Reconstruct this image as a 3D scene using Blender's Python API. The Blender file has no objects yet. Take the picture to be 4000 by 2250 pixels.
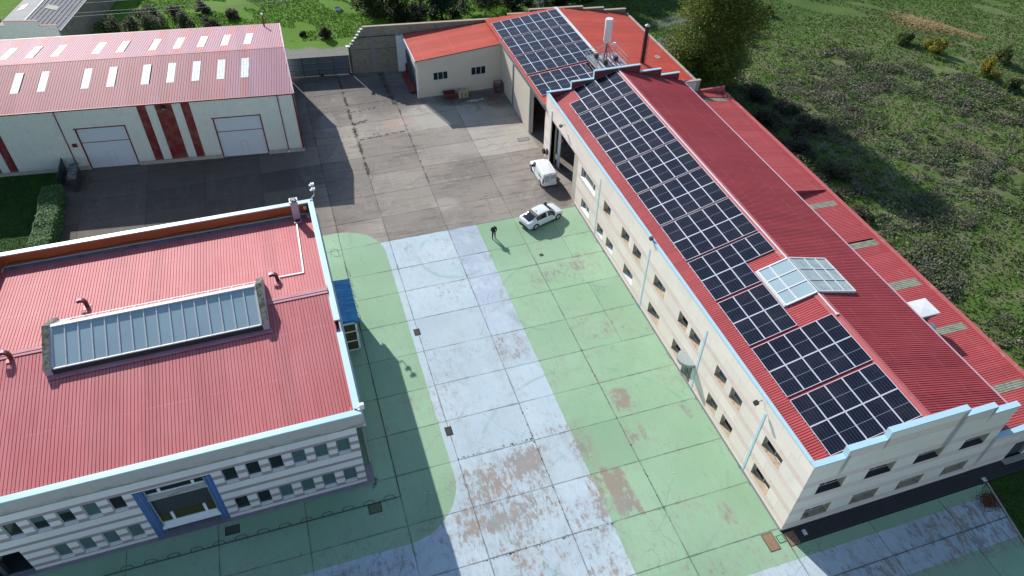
import bpy, bmesh, math, random
import numpy as np
from mathutils import Vector, Matrix

S = bpy.context.scene
COL = S.collection
rnd = random.Random(7)
nrg = np.random.default_rng(11)
PI = math.pi

# ------------------------------------------------------------------ camera, sky, sun, exposure
YAW, PITCH, ROLL, FOC = -0.3299, 0.7588, 0.0244, 2877.7
cam = bpy.data.cameras.new('camera'); camo = bpy.data.objects.new('camera', cam); COL.objects.link(camo)
cam.sensor_width = 36.0; cam.lens = FOC / 4000.0 * 36.0; cam.clip_start = 0.5; cam.clip_end = 3000
cy_, sy_ = math.cos(YAW), math.sin(YAW); cp_, sp_ = math.cos(PITCH), math.sin(PITCH)
fw = Vector((-sy_ * cp_, cy_ * cp_, -sp_)); rt = Vector((cy_, sy_, 0)); up = rt.cross(fw)
cr_, sr_ = math.cos(ROLL), math.sin(ROLL)
r2 = rt * cr_ + up * sr_; u2 = up * cr_ - rt * sr_
camo.matrix_world = Matrix(((r2.x, u2.x, -fw.x, -27.1287), (r2.y, u2.y, -fw.y, -18.7648), (r2.z, u2.z, -fw.z, 48.361), (0, 0, 0, 1)))
S.camera = camo

SUNV = Vector((-0.50, 1.585, 1.0)).normalized()
w = bpy.data.worlds.new('World'); S.world = w; w.use_nodes = True
nt = w.node_tree; nt.nodes.clear()
so = nt.nodes.new('ShaderNodeOutputWorld'); bg = nt.nodes.new('ShaderNodeBackground'); sk = nt.nodes.new('ShaderNodeTexSky')
sk.sky_type = 'NISHITA'; sk.sun_disc = False
sk.sun_elevation = math.asin(SUNV.z); sk.sun_rotation = math.atan2(SUNV.x, SUNV.y)
sk.air_density = 1.0; sk.dust_density = 0.6; sk.ozone_density = 1.0; sk.altitude = 300
bg.inputs[1].default_value = 0.115
nt.links.new(sk.outputs[0], bg.inputs[0]); nt.links.new(bg.outputs[0], so.inputs[0])
sun = bpy.data.lights.new('sun', 'SUN'); sun.energy = 4.3; sun.angle = math.radians(0.5); sun.color = (1.0, 0.955, 0.9)
suno = bpy.data.objects.new('sun', sun); COL.objects.link(suno)
suno.rotation_euler = SUNV.to_track_quat('Z', 'Y').to_euler(); suno.location = (-30, 60, 80)
S.view_settings.view_transform = 'Standard'; S.view_settings.look = 'None'
S.view_settings.exposure = 0.42; S.view_settings.gamma = 1.0; S.view_settings.use_curve_mapping = False
S.render.resolution_x = 1024; S.render.resolution_y = 576
S.render.engine = 'CYCLES'

# ------------------------------------------------------------------ material helper
class NT:
    def __init__(s, name):
        s.m = bpy.data.materials.new(name); s.m.use_nodes = True; s.t = s.m.node_tree; s.t.nodes.clear()
        s.out = s.t.nodes.new('ShaderNodeOutputMaterial'); s.b = s.t.nodes.new('ShaderNodeBsdfPrincipled')
        s.t.links.new(s.b.outputs[0], s.out.inputs[0])
    def n(s, typ, **k):
        x = s.t.nodes.new(typ)
        for a, v in k.items(): setattr(x, a, v)
        return x
    def l(s, a, b): s.t.links.new(a, b)
    def val(s, sock, v):
        if isinstance(v, (int, float)): sock.default_value = v
        elif isinstance(v, (tuple, list)):
            sock.default_value = tuple(v) + ((1,) if len(v) == 3 and len(sock.default_value) == 4 else ())
        else: s.l(v, sock)
    def math(s, op, a, b=0.0, c=None, clamp=False):
        x = s.n('ShaderNodeMath', operation=op); x.use_clamp = clamp
        s.val(x.inputs[0], a); s.val(x.inputs[1], b)
        if c is not None: s.val(x.inputs[2], c)
        return x.outputs[0]
    def mix(s, f, a, b, typ='MIX'):
        x = s.n('ShaderNodeMix', data_type='RGBA', blend_type=typ); x.clamp_factor = True
        s.val(x.inputs[0], f); s.val(x.inputs[6], a); s.val(x.inputs[7], b); return x.outputs[2]
    def pos(s): return s.n('ShaderNodeNewGeometry').outputs['Position']
    def obj(s): return s.n('ShaderNodeTexCoord').outputs['Object']
    def mapv(s, v, sc=(1, 1, 1), rot=(0, 0, 0), loc=(0, 0, 0)):
        x = s.n('ShaderNodeMapping'); x.inputs['Scale'].default_value = sc; x.inputs['Rotation'].default_value = rot; x.inputs['Location'].default_value = loc
        s.l(v, x.inputs[0]); return x.outputs[0]
    def noise(s, v, sc, det=4, rough=0.55, dist=0.0):
        x = s.n('ShaderNodeTexNoise'); x.inputs['Scale'].default_value = sc; x.inputs['Detail'].default_value = det
        x.inputs['Roughness'].default_value = rough; x.inputs['Distortion'].default_value = dist
        s.l(v, x.inputs['Vector']); return x.outputs['Fac']
    def ramp(s, f, lo, hi):
        x = s.n('ShaderNodeMapRange'); x.interpolation_type = 'SMOOTHSTEP'
        s.val(x.inputs[0], f); s.val(x.inputs[1], lo); s.val(x.inputs[2], hi); return x.outputs[0]
    def xyz(s, v):
        x = s.n('ShaderNodeSeparateXYZ'); s.l(v, x.inputs[0]); return x.outputs
    def attr(s, name):
        x = s.n('ShaderNodeAttribute'); x.attribute_name = name; return x.outputs
    def rand(s): return s.n('ShaderNodeObjectInfo').outputs['Random']
    def bump(s, h, strength=0.3, dist=0.02):
        x = s.n('ShaderNodeBump'); x.inputs['Strength'].default_value = strength; x.inputs['Distance'].default_value = dist
        s.l(h, x.inputs['Height']); s.l(x.outputs[0], s.b.inputs['Normal'])
    def fin(s, col, rough=0.6, metal=0.0, spec=0.5):
        s.val(s.b.inputs['Base Color'], col); s.val(s.b.inputs['Roughness'], rough); s.val(s.b.inputs['Metallic'], metal)
        s.b.inputs['Specular IOR Level'].default_value = spec
        return s.m

def plain(name, col, rough=0.6, metal=0.0, var=0.12, sc=1.5, dirt=None, spec=0.5, fine=30):
    """paint or plaster: base colour with soft large mottling, fine grain and optional dirt colour"""
    n = NT(name); p = n.pos()
    a = n.noise(p, sc, 5, 0.6); b = n.noise(p, fine, 2, 0.5)
    k = n.math('ADD', n.math('MULTIPLY', n.math('SUBTRACT', a, 0.5), var * 2), n.math('MULTIPLY', n.math('SUBTRACT', b, 0.5), var))
    f = n.math('ADD', k, 1.0)
    c = n.n('ShaderNodeVectorMath', operation='SCALE'); n.val(c.inputs[0], col); n.l(f, c.inputs['Scale'])
    col2 = c.outputs[0]
    if dirt:
        m = n.ramp(n.noise(p, sc * 0.8, 6, 0.7), dirt[1], dirt[1] + 0.18)
        col2 = n.mix(n.math('MULTIPLY', m, dirt[2]), col2, dirt[0])
    n.bump(b, 0.15, 0.01)
    return n.fin(col2, rough, metal, spec)

M = {}
def roofmat(name, c1, c2, c3, wear=0.62, rough=0.6, streak_axis=0, tint=False):
    n = NT(name); p = n.pos()
    sc = (0.35, 3.0, 0.35) if streak_axis == 0 else (3.0, 0.35, 0.35)
    a = n.noise(n.mapv(p, sc), 1.0, 5, 0.65); b = n.noise(p, 0.25, 3, 0.5); f = n.noise(p, 14, 3, 0.6)
    col = n.mix(n.ramp(a, 0.35, 0.65), c1, c2)
    col = n.mix(n.math('MULTIPLY', n.ramp(b, 0.4, 0.7), 0.35), col, c3)
    if tint: col = n.mix(n.attr('tint')[2], col, tint)
    w1 = n.ramp(n.noise(n.mapv(p, sc), 2.2, 8, 0.8), wear, wear + 0.12)
    col = n.mix(n.math('MULTIPLY', w1, 0.35), col, (0.62, 0.45, 0.45))
    col = n.mix(n.math('MULTIPLY', n.ramp(f, 0.55, 0.75), 0.15), col, (0.10, 0.03, 0.03))
        # sheet laps every few metres and rows of fixings, rust tinted runs
    x = n.xyz(p); ca = x[1] if streak_axis == 1 else x[0]; cb = x[0] if streak_axis == 1 else x[1]
    lap = n.math('ABSOLUTE', n.math('SUBTRACT', n.math('FRACT', n.math('DIVIDE', ca, 3.9 if streak_axis == 1 else 4.05)), 0.5)); lapm = n.math('MULTIPLY', n.math('LESS_THAN', lap, 0.008), n.ramp(n.noise(p, 1.2, 4), 0.4, 0.6))
    col = n.mix(n.math('MULTIPLY', lapm, 0.3), col, (0.62, 0.42, 0.42))
    wn = n.n('ShaderNodeTexWhiteNoise', noise_dimensions='1D'); n.l(n.math('FLOOR', n.math('DIVIDE', cb, 1.1)), wn.inputs['W'])
    k = n.math('ADD', 0.92, n.math('MULTIPLY', wn.outputs['Value'], 0.15)); vs = n.n('ShaderNodeVectorMath', operation='SCALE'); n.l(col, vs.inputs[0]); n.l(k, vs.inputs['Scale']); col = vs.outputs[0]
    rn = n.ramp(n.noise(n.mapv(p, sc), 4.5, 6, 0.8), 0.66, 0.74)
    col = n.mix(n.math('MULTIPLY', rn, 0.4), col, (0.66, 0.5, 0.5))
    n.bump(f, 0.08, 0.01)
    n.fin(col, rough, 0.0, 0.22)
    return n.m
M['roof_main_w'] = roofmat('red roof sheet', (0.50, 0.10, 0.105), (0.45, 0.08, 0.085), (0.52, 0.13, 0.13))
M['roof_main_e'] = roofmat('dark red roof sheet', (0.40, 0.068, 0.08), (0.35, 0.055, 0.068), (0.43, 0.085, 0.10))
M['roof_left'] = roofmat('rose red roof sheet', (0.55, 0.175, 0.185), (0.52, 0.145, 0.155), (0.57, 0.22, 0.225), streak_axis=1)
M['roof_north'] = roofmat('orange red roof sheet', (0.62, 0.115, 0.08), (0.56, 0.095, 0.065), (0.66, 0.15, 0.10))
M['roof_wh'] = roofmat('faded red roof sheet', (0.50, 0.20, 0.20), (0.46, 0.18, 0.185), (0.53, 0.24, 0.23), streak_axis=1, tint=(0.42, 0.225, 0.285), wear=0.56)  # tint: lilac fading, set darker to offset sun on the rear slope
M['flash'] = plain('red flashing', (0.46, 0.11, 0.11), 0.5, dirt=((0.6, 0.45, 0.43), 0.55, 0.5))
M['flash_lilac'] = plain('faded flashing edge', (0.55, 0.38, 0.44), 0.5)
M['cope_blue'] = plain('pale blue painted coping', (0.43, 0.66, 0.76), 0.4, var=0.08, dirt=((0.55, 0.6, 0.62), 0.5, 0.4))
M['cope_blue_dark'] = plain('mid blue paint', (0.05, 0.14, 0.36), 0.5, var=0.2)
M['white'] = plain('white paint', (0.78, 0.79, 0.80), 0.4, var=0.05)
M['offwhite'] = plain('weathered white paint', (0.62, 0.63, 0.62), 0.5, var=0.1, dirt=((0.3, 0.28, 0.25), 0.58, 0.4))
M['alu'] = plain('aluminium', (0.62, 0.64, 0.66), 0.35, 0.6, var=0.06)
M['galv'] = plain('galvanised steel', (0.36, 0.38, 0.40), 0.5, 0.5, var=0.15)
M['steel_dark'] = plain('dark steel', (0.05, 0.045, 0.05), 0.55, 0.3, var=0.2)
M['black'] = plain('black plastic', (0.012, 0.012, 0.013), 0.5, var=0.1)
M['rubber'] = plain('tyre rubber', (0.016, 0.016, 0.017), 0.85, var=0.2)
M['orange_in'] = plain('rust orange parapet face', (0.40, 0.10, 0.025), 0.8, var=0.22, sc=0.8, dirt=((0.12, 0.04, 0.02), 0.55, 0.5))
M['gutter'] = plain('grey lead gutter', (0.17, 0.19, 0.21), 0.7, var=0.3, sc=2, dirt=((0.05, 0.05, 0.05), 0.5, 0.6))
M['ochre'] = plain('ochre window reveal', (0.50, 0.43, 0.31), 0.8, var=0.15)
M['sill_black'] = plain('soot black sill', (0.06, 0.055, 0.045), 0.9, var=0.5, sc=6)  # near-black colour for the upper sills of the south facade
M['canopy_grey'] = plain('mossy grey canopy felt', (0.34, 0.39, 0.38), 0.85, var=0.25, sc=4)
M['pipe_blue'] = plain('pale blue pipe paint', (0.50, 0.70, 0.80), 0.5, var=.1)
M['sill_dirty'] = plain('stained sill', (0.50, 0.39, 0.26), 0.8, var=0.3, sc=3, dirt=((0.14, 0.08, 0.05), 0.5, 0.7))
M['plinth'] = plain('grey stone plinth', (0.24, 0.23, 0.25), 0.8, var=0.2)
M['backing'] = plain('joint backing', (0.44, 0.38, 0.33), 0.9)
M['steel_red'] = plain('dark red steel trim', (0.16, 0.012, 0.015), 0.5, var=0.12)
M['steel_red2'] = plain('shade-darkened parapet red', (0.20, 0.028, 0.035), 0.6, var=0.15)  # roof red made darker to paint in shade on the far gable
M['redlead'] = plain('red oxide steel', (0.17, 0.03, 0.028), 0.65, var=0.35, sc=3, dirt=((0.07, 0.025, 0.02), 0.5, 0.6))
M['cream_plaster'] = plain('cream render', (0.62, 0.555, 0.45), 0.9, var=0.08, sc=0.6, dirt=((0.38, 0.31, 0.22), 0.57, 0.35))
M['cream_door'] = plain('cream steel door', (0.58, 0.54, 0.44), 0.6, var=0.1)
M['grey_door'] = plain('white steel door', (0.60, 0.65, 0.70), 0.5, var=0.05)
M['slate_panel'] = plain('dark slate panel', (0.055, 0.065, 0.08), 0.6, var=0.15)
M['wood'] = plain('pale pallet wood', (0.55, 0.45, 0.28), 0.8, var=0.2, sc=5)
M['white_tex'] = plain('white fibre cement', (0.70, 0.72, 0.72), 0.7, var=0.12, dirt=((0.35, 0.3, 0.22), 0.6, 0.5))
M['moss_concrete'] = plain('mossy concrete', (0.20, 0.20, 0.18), 0.95, var=0.6, sc=4, dirt=((0.035, 0.05, 0.02), 0.42, 0.85))
M['concrete_light'] = plain('pale concrete', (0.40, 0.37, 0.31), 0.9, var=0.25, sc=1.5, dirt=((0.15, 0.14, 0.12), 0.52, 0.6))
M['joint'] = plain('dark joint soil', (0.035, 0.033, 0.028), 1.0, var=0.5, sc=0.6, dirt=((0.05, 0.10, 0.02), 0.56, 0.8))
M['stack'] = plain('sooty chimney steel', (0.035, 0.025, 0.025), 0.6, 0.2, var=0.4, sc=3)
M['skin'] = plain('skin', (0.45, 0.26, 0.19), 0.6, var=0.05)
M['cloth_dark'] = plain('dark jacket cloth', (0.014, 0.02, 0.018), 0.9, var=0.25, sc=8)
M['cloth_teal'] = plain('dark teal trousers', (0.012, 0.04, 0.042), 0.9, var=0.2, sc=8)
M['hair'] = plain('dark hair', (0.012, 0.010, 0.009), 0.7)
M['bark'] = plain('tree bark', (0.10, 0.085, 0.065), 0.95, var=0.4, sc=4)
M['green_logo'] = plain('green lettering', (0.02, 0.38, 0.12), 0.5, var=0.03)
M['grey_letter'] = plain('grey lettering', (0.42, 0.50, 0.52), 0.5, var=0.03)
M['red_lamp'] = plain('red lamp lens', (0.28, 0.01, 0.015), 0.15, var=0.03)
M['lamp_glass'] = plain('lamp glass', (0.30, 0.33, 0.36), 0.1, var=0.03)
M['rust'] = plain('rusty plate', (0.27, 0.17, 0.10), 0.9, var=0.4, sc=5)
M['leaf_litter'] = plain('dead leaves', (0.20, 0.09, 0.04), 0.9, var=0.6, sc=12)
M['straw'] = plain('straw', (0.52, 0.40, 0.20), 0.9, var=0.35, sc=1.2)
M['carpaint'] = plain('white car paint', (0.72, 0.77, 0.82), 0.18, var=0.02)
M['vanpaint'] = plain('white van paint', (0.84, 0.86, 0.87), 0.25, var=0.02)
M['vanpaint'].node_tree.nodes['Principled BSDF'].inputs['Coat Weight'].default_value = 0.3
M['carpaint'].node_tree.nodes['Principled BSDF'].inputs['Coat Weight'].default_value = 0.5

def glassmat(name, col, rough=0.08, var=0.3, sc=0.8):
    n = NT(name); p = n.pos(); a = n.noise(p, sc, 3)
    f = n.math('ADD', n.math('MULTIPLY', n.math('SUBTRACT', a, 0.5), var * 2), 1.0)
    c = n.n('ShaderNodeVectorMath', operation='SCALE'); n.val(c.inputs[0], col); n.l(f, c.inputs['Scale'])
    return n.fin(c.outputs[0], rough, 0.0, 0.7)
M['glass_dark'] = glassmat('dark window glass', (0.010, 0.013, 0.016))
M['glass_green'] = glassmat('window glass with blind', (0.085, 0.14, 0.14), 0.12)
M['glass_teal'] = glassmat('tinted window glass', (0.09, 0.15, 0.165), 0.1)
M['glass_sky'] = glassmat('sky tinted roof glass', (0.33, 0.45, 0.49), 0.35, 0.15, 0.4)  # pale blue base colour stands in for the reflected sky
M['glass_milky'] = glassmat('dirty roof glass', (0.34, 0.43, 0.44), 0.45, 0.5, 1.6)
M['glass_car'] = glassmat('car glass', (0.012, 0.016, 0.024), 0.05)

def fibremat(name, col, dark):
    n = NT(name); p = n.pos()
    a = n.noise(p, 2.5, 6, 0.75)
    c = n.mix(n.ramp(a, 0.42, 0.68), col, dark)
    return n.fin(c, 0.55)
M['poly_white'] = fibremat('translucent white sheet', (0.80, 0.86, 0.84), (0.50, 0.56, 0.50))
M['poly_grey'] = fibremat('weathered grey sheet', (0.34, 0.35, 0.26), (0.18, 0.20, 0.16))

# stone cladding: cream, pink, plus stain
def claddingmat(name, col, stain=(0.30, 0.25, 0.19), sa=0.18):
    n = NT(name); p = n.pos()
    r = n.rand(); g = n.noise(p, 40, 2, 0.6); a = n.noise(p, 0.7, 5, 0.6)
    f = n.math('ADD', 0.93, n.math('ADD', n.math('MULTIPLY', r, 0.08), n.math('MULTIPLY', g, 0.08)))
    c = n.n('ShaderNodeVectorMath', operation='SCALE'); n.val(c.inputs[0], col); n.l(f, c.inputs['Scale'])
    st = n.noise(n.mapv(p, (2.2, 2.2, 0.25)), 1.2, 6, 0.7)
    c2 = n.mix(n.math('MULTIPLY', n.ramp(st, 0.55, 0.8), sa), c.outputs[0], stain)
    c2 = n.mix(n.math('MULTIPLY', n.ramp(a, 0.5, 0.8), 0.12), c2, (0.40, 0.36, 0.30))
    if name.startswith(('cream', 'pink')):     # runs of grime that start where each parapet step lets water over
        x = n.xyz(p); acc = 0.0; wv = n.math('MULTIPLY', n.math('SUBTRACT', n.noise(n.mapv(p, (1, 1, .4)), 2.0, 4), 0.5), 0.25)
        for gx, gt, gb, gw in ((2.55, 8.2, 5.4, .2), (5.35, 9.0, 7.2, .1), (11.45, 9.4, 3.6, .3), (14.2, 9.0, 6.8, .12), (16.75, 4.6, 0.2, .26)):
            dx = n.math('ABSOLUTE', n.math('ADD', n.math('SUBTRACT', x[0], gx), wv))
            m = n.math('MULTIPLY', n.math('SUBTRACT', 1.0, n.ramp(dx, gw * .3, gw * 1.6)), n.ramp(x[2], gb, gb + 1.6)); m = n.math('MULTIPLY', m, n.math('LESS_THAN', x[2], gt))
            acc = n.math('MAXIMUM', acc, m)
        acc = n.math('MULTIPLY', n.math('MULTIPLY', acc, n.math('LESS_THAN', n.math('ABSOLUTE', x[1]), 0.06)), n.math('ADD', 0.35, n.math('MULTIPLY', st, 0.7)))
        c2 = n.mix(n.math('MULTIPLY', acc, 0.85), c2, (0.16, 0.155, 0.15))
    return n.fin(c2, 0.75)
M['clad_cream'] = claddingmat('cream cladding stone', (0.86, 0.765, 0.67))
M['clad_pink'] = claddingmat('pink cladding stone', (0.80, 0.645, 0.58))
M['clad_white'] = claddingmat('white cladding stone', (0.70, 0.68, 0.66), (0.3, 0.3, 0.3), 0.15)
M['clad_mauve'] = claddingmat('mauve cladding stone', (0.36, 0.27, 0.29), (0.25, 0.2, 0.2), 0.15)
def fasciamat():
    n = NT('grey white fascia'); p = n.pos(); z = n.xyz(p)[2]
    a = n.noise(n.mapv(p, (0.6, 0.6, 3)), 1.5, 6, 0.75)
    low = n.math('SUBTRACT', 1.0, n.ramp(z, 7.3, 7.75))
    m = n.math('MULTIPLY', n.ramp(a, 0.45, 0.65), low)
    c = n.mix(n.math('MULTIPLY', m, 0.7), (0.46, 0.43, 0.40), (0.13, 0.12, 0.11))
    return n.fin(c, 0.8)
M['fascia'] = fasciamat()

def wallsheet(name, col):   # vertical trapezoid cladding (geometry carries the ribs)
    n = NT(name); p = n.pos(); z = n.xyz(p)[2]
    a = n.noise(p, 1.2, 5, 0.65)
    c = n.mix(n.math('MULTIPLY', n.ramp(a, 0.4, 0.8), 0.25), col, (0.40, 0.40, 0.34))
    c = n.mix(n.math('MULTIPLY', n.math('SUBTRACT', 1.0, n.ramp(z, 0.2, 0.9)), 0.3), c, (0.25, 0.24, 0.2))
    return n.fin(c, 0.45)
M['sheet_cream'] = wallsheet('cream wall sheet', (0.66, 0.69, 0.63))
M['sheet_red'] = wallsheet('dark red wall sheet', (0.17, 0.012, 0.016))

def brickmat():
    n = NT('buff concrete block'); p = n.obj()
    x = n.xyz(p); cmb = n.n('ShaderNodeCombineXYZ'); n.l(x[0], cmb.inputs[0]); n.l(x[2], cmb.inputs[1])
    b = n.n('ShaderNodeTexBrick'); n.l(cmb.outputs[0], b.inputs['Vector'])
    b.inputs['Color1'].default_value = (0.22, 0.19, 0.145, 1); b.inputs['Color2'].default_value = (0.30, 0.26, 0.20, 1); b.inputs['Mortar'].default_value = (0.24, 0.22, 0.19, 1)
    b.inputs['Scale'].default_value = 1.0; b.inputs['Mortar Size'].default_value = 0.012; b.inputs['Brick Width'].default_value = 0.5; b.inputs['Row Height'].default_value = 0.22
    st = n.noise(n.mapv(p, (1.5, 1, 0.35)), 1.1, 6, 0.75)
    c = n.mix(n.math('MULTIPLY', n.ramp(st, 0.52, 0.72), 0.5), b.outputs['Color'], (0.09, 0.08, 0.065))
    n.bump(b.outputs['Fac'], 0.3, 0.01)
    return n.fin(c, 0.95)
M['block'] = brickmat()

# solar cell glass: object coords in metres, x across (1.30), y along (2.34)
def pvmat():
    n = NT('solar cell glass'); p = n.obj(); x = n.xyz(p)
    fx = n.math('FRACT', n.math('DIVIDE', x[0], 0.2125)); fy = n.math('FRACT', n.math('DIVIDE', x[1], 0.1045))
    fb = n.math('FRACT', n.math('DIVIDE', x[0], 0.2125 / 9))
    lx = n.math('LESS_THAN', fx, 0.055); ly = n.math('LESS_THAN', fy, 0.05); lb = n.math('LESS_THAN', fb, 0.09)
    r = n.rand(); a = n.noise(n.pos(), 0.5, 3)
    base = n.mix(r, (0.004, 0.006, 0.016), (0.007, 0.009, 0.022))
    base = n.mix(n.math('MULTIPLY', lb, 0.03), base, (0.25, 0.27, 0.32))
    base = n.mix(n.math('MULTIPLY', ly, 0.12), base, (0.06, 0.07, 0.10))
    base = n.mix(n.math('MULTIPLY', lx, 0.30), base, (0.30, 0.33, 0.38))
    dust = n.ramp(a, 0.4, 0.7)
    base = n.mix(n.math('MULTIPLY', dust, 0.03), base, (0.3, 0.28, 0.25))
    m = n.fin(base, 0.16, 0.0, 0.45)
    return m
M['pv'] = pvmat()
M['pv_frame'] = plain('silver panel frame', (0.80, 0.83, 0.90), 0.3, 0.3, var=0.04)
M['pv_mid'] = plain('panel mid strip', (0.20, 0.25, 0.33), 0.3, var=0.05)
# ------------------------------------------------------------------ ground materials
def groundmat():
    n = NT('yard concrete and floor paint'); p = n.pos(); x = n.xyz(p)
    wob = n.math('MULTIPLY', n.math('SUBTRACT', n.noise(p, 1.5, 3), 0.5), 0.10)
    X = n.math('ADD', x[0], wob); Y = n.math('ADD', x[1], wob)
    # bare concrete
    rot = n.mapv(p, (0.16, 1.4, 1), (0, 0, 0.25)); rot2 = n.mapv(p, (1.3, 0.14, 1), (0, 0, 0.12))
    a = n.noise(p, 0.16, 5, 0.6); b = n.noise(rot, 1.3, 6, 0.7); c_ = n.noise(rot2, 1.5, 5, 0.7); g = n.noise(p, 7, 5, 0.7); mid = n.noise(p, 0.8, 6, 0.7, 0.4)
    base = n.mix(n.ramp(a, 0.35, 0.65), (0.335, 0.295, 0.25), (0.25, 0.225, 0.20))
    lite = n.math('MULTIPLY', n.ramp(mid, 0.48, 0.72), n.ramp(a, 0.42, 0.6))
    base = n.mix(n.math('MULTIPLY', lite, 0.75), base, (0.42, 0.385, 0.315))
    base = n.mix(n.math('MULTIPLY', n.ramp(b, 0.50, 0.64), 0.55), base, (0.125, 0.105, 0.088))
    base = n.mix(n.math('MULTIPLY', n.ramp(c_, 0.52, 0.68), 0.4), base, (0.37, 0.35, 0.31))
    base = n.mix(n.math('MULTIPLY', n.ramp(g, 0.5, 0.8), 0.35), base, (0.12, 0.105, 0.09))
    rr = n.rand()
    s = n.math('ADD', 0.78, n.math('MULTIPLY', rr, 0.46))
    # damp north end, darkened further to stand in for yard shade
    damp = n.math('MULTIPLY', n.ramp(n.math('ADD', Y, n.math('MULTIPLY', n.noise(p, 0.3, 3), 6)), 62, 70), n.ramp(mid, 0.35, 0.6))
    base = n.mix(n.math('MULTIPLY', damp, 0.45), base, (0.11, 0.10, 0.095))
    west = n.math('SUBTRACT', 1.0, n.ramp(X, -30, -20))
    base = n.mix(n.math('MULTIPLY', west, 0.85), base, (0.085, 0.066, 0.056))  # west yard shade painted into the concrete colour, over its dirt
    def blob(sx, sy, rx, ry):
        dx = n.math('DIVIDE', n.math('SUBTRACT', X, sx), rx); dy = n.math('DIVIDE', n.math('SUBTRACT', Y, sy), ry)
        d = n.math('ADD', n.math('ADD', n.math('MULTIPLY', dx, dx), n.math('MULTIPLY', dy, dy)), n.math('MULTIPLY', n.math('SUBTRACT', mid, 0.5), 2.2))
        return n.math('SUBTRACT', 1.0, n.ramp(d, 0.25, 1.3))
    for bx_, by_, rx_, ry_, wt_, c3 in ((-9.5, 62.3, 5.5, 4.0, .75, (0.44, 0.42, 0.36)), (-6, 55.5, 7, 4.5, .4, (0.38, 0.365, 0.33)), (-3, 60.5, 4, 2.6, .5, (0.42, 0.39, 0.32)), (-13.5, 44.2, 1.6, 1.2, .7, (0.45, 0.42, 0.36)), (-23.3, 64.5, 1.2, 2.4, .5, (0.34, 0.34, 0.33)), (-17, 46, 3, 4.5, .35, (0.33, 0.30, 0.25)),
            (-5, 65.5, 5, 1.6, .75, (0.085, 0.08, 0.07)), (-15.5, 69, 4.5, 5, .6, (0.095, 0.085, 0.08)), (-1.5, 64, 1.8, 2.5, .55, (0.10, 0.085, 0.07)), (-22, 74, 5, 4, .5, (0.10, 0.095, 0.09)), (-14.8, 62, 2.2, 1.8, .45, (0.40, 0.28, 0.22)), (-1.2, 42.2, 1.6, 2.6, .55, (0.12, 0.10, 0.085)), (-9, 50, 3, 3, .3, (0.16, 0.14, 0.12))):
        base = n.mix(n.math('MULTIPLY', blob(bx_, by_, rx_, ry_), wt_), base, c3)
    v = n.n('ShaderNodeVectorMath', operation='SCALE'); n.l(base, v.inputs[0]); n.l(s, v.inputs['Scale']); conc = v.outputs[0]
    # zones
    def rbox(cx, cy, hx, hy, r):
        qx = n.math('SUBTRACT', n.math('ABSOLUTE', n.math('SUBTRACT', X, cx)), hx - r); qy = n.math('SUBTRACT', n.math('ABSOLUTE', n.math('SUBTRACT', Y, cy)), hy - r)
        mx = n.math('MAXIMUM', qx, 0.0); my = n.math('MAXIMUM', qy, 0.0)
        d = n.math('SUBTRACT', n.math('SQRT', n.math('ADD', n.math('MULTIPLY', mx, mx), n.math('MULTIPLY', my, my))), r)
        return n.math('LESS_THAN', d, 0.0)
    gL = rbox(-61.05, 24.7, 40, 17.8, 4.5)
    gR = rbox(28.75, 18.8, 40, 21.0, 0.02)
    gF = n.math('LESS_THAN', Y, -5.45)
    gF = n.math('MULTIPLY', gF, n.math('GREATER_THAN', X, -3.0))
    green = n.math('MAXIMUM', n.math('MAXIMUM', gL, gR), gF)
    paintz = n.math('MAXIMUM', gL, n.math('LESS_THAN', Y, 39.75))
    gcol = n.mix(n.ramp(n.noise(p, 0.12, 3), 0.35, 0.65), (0.255, 0.42, 0.262), (0.305, 0.47, 0.312))
    gcol = n.mix(n.math('MULTIPLY', n.ramp(n.noise(p, 0.7, 5, 0.7), 0.5, 0.8), 0.35), gcol, (0.29, 0.47, 0.27))
    gcol = n.mix(n.math('MULTIPLY', n.ramp(n.noise(rot2, 1.2, 5, 0.7), 0.5, 0.75), 0.25), gcol, (0.16, 0.40, 0.24))
    bcol = n.mix(n.ramp(n.noise(p, 0.2, 4), 0.35, 0.65), (0.43, 0.54, 0.60), (0.48, 0.585, 0.635))
    bcol = n.mix(n.math('MULTIPLY', n.ramp(n.noise(rot2, 1.6, 5, 0.7), 0.5, 0.75), 0.3), bcol, (0.57, 0.66, 0.69))
    lav = n.math('MULTIPLY', n.math('MULTIPLY', n.math('GREATER_THAN', x[0], -14.28), n.ramp(x[1], 23, 27)), n.ramp(n.noise(p, 0.5, 5, 0.7), 0.3, 0.6))
    bcol = n.mix(n.math('MULTIPLY', lav, 0.55), bcol, (0.34, 0.385, 0.52))
    pcol = n.mix(green, bcol, gcol)
    pcol = n.mix(n.math('MULTIPLY', n.ramp(g, 0.5, 0.8), 0.16), pcol, (0.33, 0.33, 0.29))
    v2 = n.n('ShaderNodeVectorMath', operation='SCALE'); n.l(pcol, v2.inputs[0]); n.l(n.math('ADD', 0.93, n.math('MULTIPLY', rr, 0.13)), v2.inputs['Scale']); pcol = v2.outputs[0]
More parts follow.
